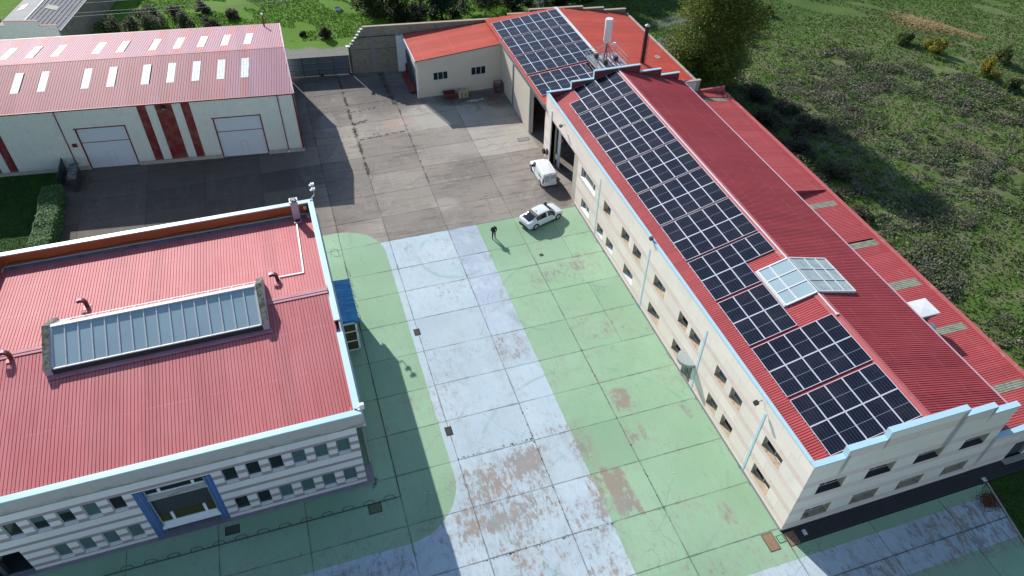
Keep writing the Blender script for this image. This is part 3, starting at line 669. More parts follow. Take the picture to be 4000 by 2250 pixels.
# cobbled strip along the south facade
mb = MB(); mb.box(0.05, -1.22, -0.06, 24.5, 0.3, -0.004)
cob = mb.build('cobbled_path', 'joint', kind='structure')
M['cobble'] = plain('dark cobble', (0.055, 0.052, 0.055), 0.9, var=0.7, sc=9)
mb = MB()
for i in range(110):
    for j in range(6):
        x = 0.6 + i * 0.216 + (j % 2) * .1; y = -1.18 + j * 0.205
        mb.hexa([(x, y, -.01), (x + .19, y, -.01), (x + .19, y + .18, -.01), (x, y + .18, -.01), (x + .015, y + .015, .02), (x + .175, y + .015, .02 + rnd.uniform(-.012, .012)), (x + .175, y + .165, .02), (x + .015, y + .165, .02 + rnd.uniform(-.012, .01))])
c = mb.build('cobble', 'cobble', cob, kind='stuff')
kerb = MB(); y = -1.3
while y > -26:
    x = 17.1 + (y + 1.25) * .235
    kerb.hexa([(x, y, -.05), (x - .235, y - .98, -.05), (x - .115, y - .98, -.05), (x + .12, y, -.05), (x, y, .1), (x - .235, y - .98, .1), (x - .115, y - .98, .1), (x + .12, y, .1)]); y -= 1.0
kerb.build('kerb', 'concrete_light', kind='structure')
MB().add([(17.22, -1.27, -.02), (17.22 - 5.8, -26, -.02), (60, -26, -.02), (60, -1.27, -.02)], [(0, 1, 2, 3)]).build('lawn', 'lawn', kind='structure')
MB().add([(-80, 39.4, -.01), (-52.6, 39.4, -.01), (-52.6, 66.5, -.01), (-80, 68, -.01)], [(0, 1, 2, 3)]).build('lawn', 'lawn', kind='structure')

# ------------------------------------------------------------------ OFFICE HALL (right, long, solar roof)
H = thing('office_hall', 'long cream office hall under the solar arrays, with stepped pale blue parapets', 'building', (0, 0, 0))
FW = Frame((0, 0, 0), (0, 1, 0), (-1, 0, 0)); FS = Frame((0, 0, 0), (1, 0, 0), (0, -1, 0))
single_w = [  # y0, y1, z0, z1, mullions
    (31.72, 33.3, 4.15, 5.45, ()), (32.75, 34.2, .82, 2.05, ()), (27.45, 29.03, 4.2, 5.45, ()), (30.28, 31.85, .82, 2.05, ()),
    (24.93, 26.5, 4.2, 5.45, ()), (25.7, 27.65, .82, 2.08, (.5,)), (20.1, 22.15, 4.2, 5.45, (.5,)), (20.1, 22.2, .82, 2.08, (.5,)),
    (16.03, 17.48, 4.2, 5.45, ()), (13.98, 15.5, 4.2, 5.45, ()), (16.05, 17.45, .85, 2.1, ()), (9.85, 11.36, 4.22, 5.47, ()), (7.62, 9.11, 4.22, 5.47, ()),
    (9.85, 11.32, .87, 2.12, ()), (7.6, 9.1, .87, 2.12, ()), (2.35, 4.52, 4.25, 5.47, (.5,)), (2.35, 4.46, .9, 2.12, (.5,))]
bigw = [(35.55, 39.2, 4.25, 5.5, (.26, .76)), (36.4, 38.5, .82, 2.05, (.5,))]
door_w = (13.97, 15.43, 0.0, 2.4)
bay = (40.2, 48.12, 0.0, 5.85)
holesW = [w_[:4] for w_ in single_w + bigw] + [door_w, bay]
mb = MB(); wall_with_holes(mb, FW, 0, 50.1, 0, 7.98, holesW, depth=0.45, m=0, mrev=1)
mb.build('wall', ['backing', 'ochre'], H, label='west wall with two rows of deep window openings')
rows = [(0.02, .4, 'clad_cream', 0), (.4, .95, 'clad_pink', 1), (.95, 2.12, 'clad_cream', 2), (2.12, 2.7, 'clad_pink', 3), (2.7, 3.72, 'clad_cream', 4), (3.72, 4.32, 'clad_pink', 5), (4.32, 5.5, 'clad_cream', 6), (5.5, 6.05, 'clad_pink', 7), (6.05, 7.02, 'clad_cream', 8), (7.02, 7.96, 'clad_cream', 9)]
def jw(row):
    o = {0: 0, 1: 1.4, 2: 1.27, 3: .4, 4: 3.48, 5: 2.0, 6: 1.0, 7: .7, 8: 2.0, 9: 1.27}[row]
    a = [0.0]; x = o if o > .5 else o + 2.15
    r_ = random.Random(row)
    while x < 49.3: a.append(x); x += 2.16 * (1 + .0 * r_.random())
    return a + [50.1]
clad(FW, H, rows, jw, holesW)
for (a, b, c, d, mu) in single_w:
    window(FW, H, a, c, b - a, d - c, 0.40, 'offwhite', 'glass_teal' if a > 19 or rnd.random() < .6 else 'glass_dark', mu, (), 'sill_dirty' if (a < 25 or c > 3) else 'white', 0.08, .05)
for (a, b, c, d, mu) in bigw: window(FW, H, a, c, b - a, d - c, 0.22, 'white', 'glass_green', mu, (), 'white', .15)
# front facade
outl = [(0, 2.38, 8.02), (2.38, 5.25, 8.82), (5.25, 11.5, 9.62), (11.5, 14.25, 8.82), (14.25, 16.6, 8.05)]
above = [(a, b, z, 12) for a, b, z in outl]
fwin = [(1.3, 3.42, 4.22, 5.55), (5.27, 7.5, 4.22, 5.5), (9.36, 11.58, 4.2, 5.42), (13.42, 15.6, 4.15, 5.4), (1.3, 3.45, .85, 2.2), (5.3, 7.5, .85, 2.1), (9.32, 11.5, .8, 2.05), (13.36, 15.55, .8, 2.0)]
hS = fwin + above
mb = MB(); wall_with_holes(mb, FS, 0, 16.6, 0, 9.62, fwin, depth=.45, m=0, mrev=1)
mb2 = MB()
for a, b, c, d in cells(0, 16.6, 0, 9.62, hS): mb2.quad(FS.p(a, c), FS.p(b, c), FS.p(b, d), FS.p(a, d))
for h in fwin:
    a, b, c, d = h
    for (p, q) in (((a, c), (b, c)), ((b, c), (b, d)), ((b, d), (a, d)), ((a, d), (a, c))):
        mb2.quad(FS.p(*p), FS.p(*q), FS.p(q[0], q[1], -.45), FS.p(p[0], p[1], -.45), 1)
for (a, b, z) in outl: mb2.quad((a, .3, z - 2.5), (b, .3, z - 2.5), (b, .3, z), (a, .3, z), 2)       # back of the parapet
mb2.build('wall', ['backing', 'ochre', 'roof_main_e'], H, label='stepped south facade')
rowsS = rows[:-1] + [(7.02, 7.96, 'clad_cream', 9), (7.96, 8.78, 'clad_pink', 10), (8.78, 9.6, 'clad_cream', 11)]
def js(row):
    o = {0: 1.3, 1: 2.2, 2: 1.28, 3: .9, 4: 3.5, 5: 2.6, 6: 1.2, 7: 2, 8: 3, 9: 1, 10: 2.6, 11: 1}[row]; a = [0.0]; x = o
    while x < 16: a.append(x); x += 2.7
    return a + [16.6]
clad(FS, H, rowsS, js, hS)
for h in fwin: window(FS, H, h[0], h[2], h[1] - h[0], h[3] - h[2], .42, 'offwhite', 'glass_dark', (.5,), (), 'sill_black' if h[2] > 3 else 'sill_dirty', .08, .05)
# copings: one mesh per step
def cope_run(parent, segs, y0, y1, mat, t=0.1, ov=0.04, risers=True):
    for i, (a, b, z) in enumerate(segs):
        MB().box(a - (ov if i == 0 else -0.0), y0 - ov, z, b + (ov if i == len(segs) - 1 else 0), y1 + ov, z + t).build('coping', mat, parent)
        if risers and i + 1 < len(segs):
            z2 = segs[i + 1][2]; lo, hi = (z + t, z2 + t) if z2 > z else (z2 + t, z - .002)
            if z2 > z: MB().box(b - 0.045, y0 - ov - .002, lo + .002, b + .0, y1 + ov + .002, hi).build('coping', mat, parent)
            else: MB().box(b + .002, y0 - ov - .002, lo, b + .045, y1 + ov + .002, hi).build('coping', mat, parent)
cope_run(H, outl, 0, .36, 'cope_blue')
MB().box(-.05, .41, 8.0, .22, 50.0, 8.12).build('coping', 'cope_blue', H)
far = [(0, 2.85, 8.1), (2.85, 5.48, 8.95), (5.48, 11.05, 9.88), (11.05, 13.78, 9.0), (13.78, 16.25, 8.2)]
mb = MB()
for a, b, z in far: mb.box(a, 50.05, 0 if a > 20 else 5.0, b, 50.24, z)
mb.build('gable_wall', 'steel_red2', H, label='far stepped gable with dark red inner face')
cope_run(H, far, 50.02, 50.27, 'cope_blue', .09, .03)
MB().box(0, 50.05, 0, .6, 50.3, 5.0).box(-.0, 50.1, 5, .2, 50.3, 8.0).build('wall', 'clad_cream', H)
# east wall above the lean-to, floor slab stays dark inside
MB().box(16.45, .3, 0, 16.6, 50.05, 7.15).build('wall', 'cream_plaster', H)
SL = .29; zr = lambda x: 9.65 - SL * abs(8.4 - x)
vn = math.hypot(1, SL)
SKY = (5.75, 12.25, 12.6, 16.65)
def vf_w(t):
    y = t + .34
    a, b = 0.0, (8.4 - .24) * vn
    if SKY[2] < y < SKY[3]: return (0.0, (SKY[0] - .24) * vn)
    return (a, b)
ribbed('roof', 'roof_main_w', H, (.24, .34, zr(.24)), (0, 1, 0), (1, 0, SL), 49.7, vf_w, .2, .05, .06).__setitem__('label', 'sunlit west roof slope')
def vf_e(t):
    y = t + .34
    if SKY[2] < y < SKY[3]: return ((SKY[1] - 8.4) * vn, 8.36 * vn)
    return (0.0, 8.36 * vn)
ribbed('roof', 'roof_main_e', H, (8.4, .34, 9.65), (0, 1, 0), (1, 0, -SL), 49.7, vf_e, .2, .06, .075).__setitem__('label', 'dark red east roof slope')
mb = MB()
for (y0, y1) in ((.4, 12.55), (16.7, 50.0)):
    mb.hexa([(7.95, y0, zr(7.95) + .04), (8.4, y0, 9.67), (8.4, y1, 9.67), (7.95, y1, zr(7.95) + .04), (7.95, y0, zr(7.95) + .055), (8.4, y0, 9.70), (8.4, y1, 9.70), (7.95, y1, zr(7.95) + .055)])
    mb.hexa([(8.4, y0, 9.67), (8.72, y0, zr(8.72) + .04), (8.72, y1, zr(8.72) + .04), (8.4, y1, 9.67), (8.4, y0, 9.70), (8.72, y0, zr(8.72) + .055), (8.72, y1, zr(8.72) + .055), (8.4, y1, 9.70)])
mb.build('ridge_cap', 'flash', H)
MB().box(8.26, 10.15, 9.70, 8.37, 12.6, 9.75).box(8.26, 16.7, 9.70, 8.37, 49.95, 9.75).box(8.2, 10.05, 9.70, 8.45, 10.15, 9.80).build('ridge_cable_duct', 'white', H)
MB().box(16.74, .3, 7.16, 16.86, 50.1, 7.24).build('eave_trim', 'flash_lilac', H)
# glazed ridge lantern
rl = thing('ridge_rooflight', 'white framed glazed rooflight straddling the ridge of the long solar roof', 'rooflight', (8.4, 14.6, 9.7)); 
def lant(side, x_e, x_r, z_e, z_r, cols, glass, fr):
    mb = MB(); y0, y1 = 12.6, 16.65
    P = lambda x, y, d=0: Vector((x, y, z_r + (z_e - z_r) * (x - x_r) / (x_e - x_r) + d))
    def bar(xa, ya, xb, yb, wd): mb.beam(P(xa, ya, .02), P(xb, yb, .02), wd, .06)
    for yy in (y0, y1): bar(x_e, yy, x_r, yy, .12)
    bar(x_e, y0, x_e, y1, .14); bar(x_r, y0, x_r, y1, .14)
    ys = [y0 + (y1 - y0) * k / 3 for k in range(4)]
    for yy in ys[1:3]: bar(x_e, yy, x_r, yy, .08)
    xs = [x_r] + cols + [x_e]
    for xx in cols: bar(xx, y0, xx, y1, .10)
    mb.build('frame', fr, rl)
    for a, b in zip(xs, xs[1:]):
        for c, d in zip(ys, ys[1:]):
            MB().quad(P(a, c), P(b, c), P(b, d), P(a, d)).quad(P(a, c, -.02), P(a, d, -.02), P(b, d, -.02), P(b, c, -.02)).build('pane', glass, rl)
lant('w', 5.78, 8.34, 9.0, 9.76, [6.75], 'glass_sky', 'white')
lant('e', 12.2, 8.42, 8.72, 9.76, [9.95, 11.1], 'glass_milky', 'offwhite')
mb = MB()
for yy in (12.55, 16.62): mb.hexa([(5.75, yy, zr(5.75)), (8.4, yy, 9.6), (8.4, yy + .06, 9.6), (5.75, yy + .06, zr(5.75)), (5.75, yy, 8.98), (8.4, yy, 9.73), (8.4, yy + .06, 9.73), (5.75, yy + .06, 8.98)]).hexa([(8.4, yy, 9.6), (12.25, yy, zr(12.25)), (12.25, yy + .06, zr(12.25)), (8.4, yy + .06, 9.6), (8.4, yy, 9.73), (12.25, yy, 8.69), (12.25, yy + .06, 8.69), (8.4, yy + .06, 9.73)])
mb.box(5.6, 12.55, 8.82, 5.74, 16.7, 8.97); mb.build('kerb', 'offwhite', rl)
# big door bay on the west wall
rev = .68
mb = MB(); mb.box(.03, 48.12, 0, rev, 48.2, 5.85).build('door_jamb', 'ochre', H)
MB().box(-.1, 48.14, 0, -.02, 48.3, 6.9).build('corner_trim', 'white', H)
mb = MB()
for k in range(3): mb.box(rev, 46.9 + .25 * k, .02, rev + .06, 47.12 + .25 * k, 5.7)
mb.build('door_leaf', 'white', H, label='white folded leaf of the open door')
mb = MB()
for k in range(9): 
    mb.box(.16, 40.22 + .16 * k, .02, .22, 40.36 + .16 * k, 5.6); mb.box(.22, 40.34 + .16 * k, .02, .24, 40.4 + .16 * k, 5.6)
mb.build('door_leaf', 'cream_door', H, label='cream ribbed sliding door leaf')
MB().box(.1, 40.15, 5.6, .3, 48.1, 5.84).build('door_rail', 'cream_door', H)
MB().box(.46, 40.0, 0, .6, 40.2, 5.8).box(.46, 40.1, 5.85, .6, 48.1, 6.5).build('wall', 'ochre', H)
# downpipes (pale blue strips)
for y in (5.25, 13.52, 23.64, 34.6):
    MB().box(-.045, y - .10, 0.05, -.022, y + .10, 7.05).box(-.05, y - .11, 2.2, -.022, y + .11, 2.24).box(-.05, y - .11, 4.6, -.022, y + .11, 4.64).build('downpipe', 'pipe_blue', H)
MB().box(-.1, 0, -.01, -.022, 40.1, .16).build('plinth', 'plinth', H)
# entrance door with half-round canopy
d_ = MB().box(.30, 14.0, .05, .36, 15.4, 2.35).build('entrance_door', 'glass_teal', H)
mb = MB()
for yy in (14.0, 14.7, 15.34): mb.box(.26, yy, .05, .30, yy + .06, 2.35)
mb.box(.26, 14.0, 2.29, .30, 15.4, 2.35); mb.build('door_frame', 'alu', d_)
mb = MB()
for k in range(9):
    y = 14.1 + k * .155; mb.beam((-.02, y, .25 + .03 * abs(k - 4)), (-.02 - .5 * math.sin(PI * (k + .5) / 9), y, 2.42), .035, .035)
mb.build('canopy_strut', 'galv', H)
pts = [(-.03 - 1.05 * math.sin(PI * k / 16), 14.7 + .98 * math.cos(PI * k / 16)) for k in range(17)]
MB().poly(pts, 2.42, 2.66).build('canopy', 'galv', H, label='half-round grey canopy over the side entrance')
pts2 = [(-.03 - 1.0 * math.sin(PI * k / 16), 14.7 + .93 * math.cos(PI * k / 16)) for k in range(17)]
MB().poly(pts2, 2.662, 2.68).build('canopy_cover', 'canopy_grey', H)
# ladder (old hose reel box and round lamp by the big door)
tag(MB().tube([(-.04, 49.75, .75), (-.26, 49.75, .75)], .33, 14).build('hose_reel', 'black'), 'round black hose reel low on the pillar beside the open hall door', 'hose reel')
tag(MB().box(-.16, 48.65, .95, -.02, 49.05, 1.55).build('meter_box', 'black'), 'small black box on the pillar between hose reel and open hall door', 'box')

# lean-to along the east side
T = thing('lean_to_shed', 'low red-roofed lean-to with grey roof strips along the east side of the solar hall', 'shed', (16.6, 0, 0))
zn = lambda x: 4.1 + .03 * (23.5 - x); zf_ = lambda x: 4.1 + .16 * (23.5 - x)
stripn = [(27.4, 28.27), (21.1, 22.0), (15.15, 16.1), (9.6, 10.45), (3.3, 4.1)]
def lroof(z_, y0, y1, strips):
    sl = (z_(16.65) - z_(23.5)) / 6.85; v_ = math.hypot(1, sl)
    def vf(t):
        y = y0 + t
        if any(a < y < b for a, b in strips): return [(0, .25), (6.35 * v_, 6.85 * v_)]
        return (0, 6.85 * v_)
    ribbed('roof', 'roof_main_w', T, (16.65, y0, z_(16.65)), (0, 1, 0), (1, 0, -sl), y1 - y0, vf, .2, .045, .055)
    for a, b in strips:
        a2 = y0 + math.ceil((a - y0 - .1) / .2) * .2; nn = int(round((b - a) / .2))
        ribbed('roof_strip', 'poly_grey', T, (16.65, a2, z_(16.65) + .012), (0, 1, 0), (1, 0, -sl), nn * .2, lambda t: (.2, 6.4 * v_), .2, .035, .05)
lroof(zn, .4, 30.0, stripn); lroof(zf_, 30.0, 51.2, [(48.9, 49.8)])
MB().add([(16.62, 29.99, zn(16.6)), (23.3, 29.99, zn(23.3)), (23.3, 29.99, zf_(23.3) + .06), (16.62, 29.99, zf_(16.62) + .06)], [(0, 1, 2, 3)]).hexa([(16.62, 29.9, zf_(16.62) + .05), (23.3, 29.9, zf_(23.3) + .05), (23.3, 30.15, zf_(23.3) + .05), (16.62, 30.15, zf_(16.62) + .05), (16.62, 29.9, zf_(16.62) + .08), (23.3, 29.9, zf_(23.3) + .08), (23.3, 30.15, zf_(23.3) + .08), (16.62, 30.15, zf_(16.62) + .08)]).build('roof_step', 'roof_main_e', T)
MB().box(23.3, .4, 4.06, 23.75, 51.4, 4.28).build('eave_flashing', 'flash', T)
MB().box(20.3, 51.2, 4.3, 23.75, 51.5, 4.75).build('end_flashing', 'flash', T)
MB().box(23.4, 0, -.1, 23.6, 51.4, 4.05).box(16.6, .02, 0, 19.88, .3, 4.05).box(21.62, .02, 0, 23.4, .3, 4.05).box(19.88, .02, 2.2, 21.62, .3, 4.05).box(16.6, 51.1, 0, 23.6, 51.3, 4.2).build('wall', 'backing', T)
FL = Frame((0, .02, 0), (1, 0, 0), (0, -1, 0))
clad(FL, T, [(.02, .4, 'clad_cream', 0), (.4, .95, 'clad_pink', 1), (.95, 2.12, 'clad_cream', 2), (2.12, 2.7, 'clad_pink', 3), (2.7, 3.5, 'clad_cream', 4), (3.5, 4.05, 'clad_pink', 5)], [16.6, 18.6, 19.88, 21.62, 23.4], [(19.88, 21.62, 0, 2.2)])
dd = MB().box(19.9, .2, .05, 21.6, .26, 2.18).build('door', 'slate_panel', T); MB().beam((21.4, .17, 1.0), (21.4, .17, 1.2), .03).build('handle', 'alu', dd)
MB().box(19.7, -.45, -.02, 21.8, -.0, .09).build('doorstep', 'concrete_light', T)
MB().box(16.64, -.06, 4.06, 23.7, .38, 4.2).build('coping', 'cope_blue', T)
hv = thing('roof_ventilation_unit', 'white box-shaped ventilation unit on the red lean-to roof beside a satellite dish', 'ventilation unit', (18.6, 11.8, 4.2))
MB().poly([(17.6, 10.35), (19.75, 10.35), (19.75, 12.15), (17.6, 12.15)], 6.1, 6.25).hexa([(18.1, 10.7, 5.3), (19.4, 10.7, 5.3), (19.4, 11.8, 5.3), (18.1, 11.8, 5.3), (17.62, 10.37, 6.1), (19.72, 10.37, 6.1), (19.72, 12.13, 6.1), (17.62, 12.13, 6.1)], 1).box(18.1, 10.7, 4.2, 19.4, 11.8, 5.3, 1).build('casing', ['white_tex', 'slate_panel'], hv)
MB().add([(17.6, 10.35, 6.251), (19.75, 10.35, 6.251), (19.75, 12.15, 6.251), (17.6, 12.15, 6.251), (18.7, 11.2, 6.31)], [(0, 1, 4), (1, 2, 4), (2, 3, 4), (3, 0, 4)]).build('lid', 'white_tex', hv)
ds = thing('satellite_dish', 'white satellite dish on the red lean-to roof in front of the ventilation unit', 'satellite dish', (19.0, 10.0, 4.3))
vs = []; fs = []
for i in range(5):
    for k in range(16):
        r = .4 * i / 4; a = 2 * PI * k / 16; vs.append((r * math.cos(a), r * math.sin(a), .12 * (i / 4) ** 2))
for i in range(4):
    for k in range(16): fs.append((i * 16 + k, i * 16 + (k + 1) % 16, (i + 1) * 16 + (k + 1) % 16, (i + 1) * 16 + k))
Rm = Matrix.Rotation(.9, 3, 'X') @ Matrix.Identity(3)
mb = MB(); mb.add([Vector((19.0, 9.95, 5.15)) + Rm @ Vector(v) for v in vs], fs, 0, True); mb.build('dish', 'white', ds)
MB().tube([(19.0, 10.05, 4.2), (19.0, 10.05, 5.1)], .03, 6).beam((19, 10.0, 5.0), (19.0, 9.5, 5.35), .025).build('mount', 'galv', ds)

# ------------------------------------------------------------------ solar arrays
PW_, PL_ = 1.303, 2.35
def pv_meshes():
    fr = MB(); t = .035; b_ = .036
    fr.box(0, 0, 0, PW_, b_, t); fr.box(0, PL_ - b_, 0, PW_, PL_, t); fr.box(0, b_, 0, b_, PL_ - b_, t); fr.box(PW_ - b_, b_, 0, PW_, PL_ - b_, t)
    fr.quad((b_, b_, .006), (PW_ - b_, b_, .006), (PW_ - b_, PL_ - b_, .006), (b_, PL_ - b_, .006))
    gl = MB(); gl.quad((b_, b_, t - .004), (PW_ - b_, b_, t - .004), (PW_ - b_, PL_ - b_, t - .004), (b_, PL_ - b_, t - .004))
    ms = MB(); ms.box(b_, PL_ / 2 - .014, t - .004, PW_ - b_, PL_ / 2 + .014, t - .0015)
    return fr.mesh('panel_frame', 'pv_frame'), gl.mesh('panel_glass', 'pv'), ms.mesh('mid_strip', 'pv_mid')
PVF, PVG, PVS = pv_meshes()
def array(label, x0, zfun, sl, y0, rowcols, skip=0, gap=.022):
    """rowcols: list of (first col, ncols) per row from south to north"""
    n1 = math.hypot(1, sl); ux = Vector((1 / n1, 0, sl / n1)); ang = -math.atan(sl)
    root = thing('solar_array', label, 'solar panels', (x0, y0, zfun(x0)), group='solar arrays on the red roofs')
    for r_, (c0, nc) in enumerate(rowcols):
        for c_ in range(c0, c0 + nc):
            p = Vector((0, 0, .09)) + ux * (c_ * (PW_ + gap)) + Vector((0, r_ * (PL_ + .022), 0))
            o = link('solar_panel', PVF, root, p); o.rotation_euler = (0, ang, 0)
            g = link('panel_glass', PVG, o); link('mid_strip', PVS, o)
        for yy in (.5, 1.85):
            mb = MB(); a = ux * (c0 * (PW_ + gap) - .06); b = ux * ((c0 + nc) * (PW_ + gap) + .04); off = Vector((0, r_ * (PL_ + .022) + yy, .06))
            mb.beam(a + off, b + off, .04, .045); mb.s = 0
            me = mb.mesh('mounting_rail', 'alu'); link('mounting_rail', me, root)
    return root
names = ['first solar array, against the stepped south parapet of the long hall roof', 'second solar array from the south parapet, level with the end of the white ridge duct',
         'three-column solar array left of the glazed rooflight, its southern half', 'stepped solar array left of the glazed rooflight, its northern half', 'solar array just beyond the glazed rooflight',
         'fourth solar array from the far gable of the long hall', 'third solar array from the far stepped gable of the long hall', 'second solar array from the far stepped gable, above the wide upper window', 'solar array next to the far one on the long hall roof', 'solar array under the far stepped gable with one corner panel missing']
lay = [[(0, 5), (0, 5)], [(0, 5), (0, 5)], [(0, 3), (0, 3)], [(0, 3), (0, 5)]] + [[(0, 5), (0, 5)]] * 5 + [[(0, 5), (1, 4)]]
y0s = [.56, 5.58, 10.6, 15.62, 20.6, 25.52, 30.43, 35.38, 40.27, 45.24]
for nm, y0, rc in zip(names, y0s, lay): array(nm, 1.70, zr, SL, y0, rc)
zN = lambda x: 6.6 + .1 * x
for nm, y0, rc in (('solar array on the orange roof nearest the stepped red gable, partly hidden by it', 52.0, [(0, 6), (0, 6)]), ('second solar array from the red gable on the orange workshop roof', 57.2, [(0, 7), (0, 7)]),
                   ('third solar array from the red gable on the orange workshop roof', 62.2, [(0, 7), (0, 7)]), ('farthest solar array on the orange workshop roof below the north parapet', 67.2, [(0, 7), (0, 7)])):
    array(nm, .12, zN, .1, y0, rc, gap=-.005 + .005)
# ------------------------------------------------------------------ OFFICE BLOCK (left foreground)
LB = thing('office_block', 'white and mauve striped office block with rose red roof and long skylight', 'building', (-27.4, 12.7, 0), 0.009)
XW, XE, YS, YN = -52.2, -27.35, 12.70, 36.95
FB = Frame((0, YS, 0), (1, 0, 0), (0, -1, 0))
ux_ = [-28.87, -30.38, -31.88, -33.4, -34.91, -36.43, -43.4, -44.94, -46.43, -47.97, -49.5, -51.05]
lx_ = [-28.87, -30.38, -31.88, -33.4, -34.91, -36.43, -43.4, -44.94, -46.43, -47.93]
uw = [(x, x + .9, 4.18, 5.86) for x in ux_]; lw = [(x, x + .9, .58, 2.3) for x in lx_]
portal = (-41.95, -37.08, 0, 5.72); garage = (-60, -49.62, -1, 2.75)
hB = uw + lw + [portal, garage]
mb = MB(); wall_with_holes(mb, FB, XW, XE, 0, 7.2, hB, depth=.18, m=0, mrev=0)
mb.build('wall', 'clad_white', LB, label='south wall with two window rows')
pb = [(5.83, 6.11), (4.95, 5.31), (4.08, 4.44), (3.11, 3.40), (2.18, 2.49), (1.28, 1.61), (.45, .77)]
rowsB = [(6.85, 7.2, 'clad_mauve', 0)]; top = 6.85
k = 1
for a, b in pb:
    rowsB += [(b, top, 'clad_white', k), (a, b, 'clad_mauve', k + 1)]; top = a; k += 2
rowsB += [(.12, top, 'clad_white', k)]
def jb(row):
    a = [XW]; x = XW + 1.1 + (row * .7) % 1.5
    while x < XE - .5: a.append(x); x += 3.02
    return a + [XE]
clad(FB, LB, rowsB, jb, hB, .015, .006)
tone = {0: 'glass_green', 1: 'glass_green', 2: 'glass_green', 3: 'glass_dark', 4: 'glass_dark', 5: 'glass_dark', 6: 'glass_dark', 7: 'glass_green', 8: 'glass_dark', 9: 'glass_dark', 10: 'glass_dark', 11: 'glass_dark'}
bl = {6: .2, 8: .35, 9: .5, 7: 0, 10: 0, 11: 0}
for i, h in enumerate(uw): window(FB, LB, h[0] + .03, h[2], .84, h[3] - h[2], .18, 'white', tone[i], (), (), 'clad_white', .14, .012, True, bl.get(i))
for i, h in enumerate(lw): window(FB, LB, h[0] + .03, h[2], .84, h[3] - h[2], .18, 'white', 'glass_dark' if i in (4, 5) else 'glass_green', (), (), 'clad_white', .14, .012, True, None)
# portal recess with blue columns
yb = YS + .45
M['dark_stone'] = plain('dark stone panel', (0.045, 0.05, 0.055), 0.6, var=.2)
M['glass_amber'] = glassmat('amber dim window glass', (0.055, 0.05, 0.012), .15)
mb = MB(); mb.box(-41.9, yb, 0, -37.1, yb + .1, 5.72).box(-41.95, YS + .0, 5.6, -37.08, yb, 5.72).build('recess_wall', 'dark_stone', LB)
FP = Frame((0, yb, 0), (1, 0, 0), (0, -1, 0))
MB().hexa([(-41.4, yb - .3, 4.2), (-37.6, yb - .3, 4.2), (-37.6, yb, 4.2), (-41.4, yb, 4.2), (-41.4, yb - .3, 4.3), (-37.6, yb - .3, 4.3), (-37.6, yb, 4.58), (-41.4, yb, 4.58)]).build('ledge', 'fascia', LB)
def strip(z0, z1, zt, gl):
    mb = MB(); mb.box(-41.4, yb - .08, z0, -37.6, yb - .0, z0 + .1)
    for x in (-41.42, -40.62, -38.5, -37.66): mb.box(x, yb - .08, z0 + .1, x + .18 if -41 < x < -38 else x + .08, yb - .0, z1)
    wo = mb.build('window', 'white', LB)
    for a, b in ((-41.34, -40.62), (-40.44, -38.5), (-38.32, -37.66)): MB().quad((a, yb - .02, z0 + .1), (b, yb - .02, z0 + .1), (b, yb - .02, z1), (a, yb - .02, z1)).build('pane', gl, wo)
strip(4.58, 5.6, 0, 'glass_dark'); strip(1.05, 2.1, 0, 'glass_amber')
MB().hexa([(-41.45, yb - .32, .62), (-37.6, yb - .32, .62), (-37.6, yb, .62), (-41.45, yb, .62), (-41.45, yb - .32, .74), (-37.6, yb - .32, .74), (-37.6, yb, 1.04), (-41.45, yb, 1.04)]).build('ledge', 'white', LB)
mb = MB()
for r_ in range(9):
    for k in range(8):
        a = -41.4 + .475 * k; z = 2.15 + .222 * r_
        mb.box(a + .006, yb - .03, z + .006, a + .469, yb, z + .216)
mb.build('dark_tile', 'dark_stone', LB, kind='stuff')
for x0, sgn in ((-41.93, 1), (-37.1, -1)):
    mb = MB()
    for k in range(2): mb.box(x0 + sgn * .26 * k, YS + .04 + .1 * k, .05, x0 + sgn * (.26 * k + .24), yb, 5.6)
    mb.build('column', 'cope_blue_dark', LB, label='blue stepped pier beside the entrance recess')
    MB().tube([(x0 + sgn * .56, YS + .3, .05), (x0 + sgn * .56, YS + .3, 5.6)], .07, 8).tube([(x0 + sgn * .26, YS + .12, .05), (x0 + sgn * .26, YS + .12, 5.6)], .04, 8).build('downpipe', 'galv', LB)
MB().box(-52.2, YS - .3, -.1, XE + .55, YS + .02, .12).box(XE, YS, -.1, XE + .55, 14.2, .12).box(-41.95, YS, -.1, -37.1, yb, .125).build('plinth', 'plinth', LB)
MB().box(-26.9, 14.2, -.1, -26.78, 21.5, .62).build('terrace_wall', 'concrete_light', LB); MB().box(-27.3, 14.2, -.1, -26.9, 21.5, -.02).build('terrace', 'concrete_light', LB)
MB().box(-53, 13.0, -.05, -49.62, 18, .0).box(-53, 17.0, 0, -49.4, 17.2, 2.75).box(-49.62, YS + .02, 0, -49.4, 17, 2.75).box(-53, YS + .05, 2.75, -49.4, 17.2, 2.9).build('garage_recess', 'dark_stone', LB)
MB().box(-51.6, 12.9, 0, -51.3, 13.3, 2.75).build('column', 'dark_stone', LB)
# remaining walls
MB().box(XE - .25, YS + .02, 0, XE, YN, 7.4).box(XW, YN - .25, 0, XE, YN, 7.4).box(XW, YS, 0, XW + .25, YN, 7.4).build('wall', 'clad_white', LB)
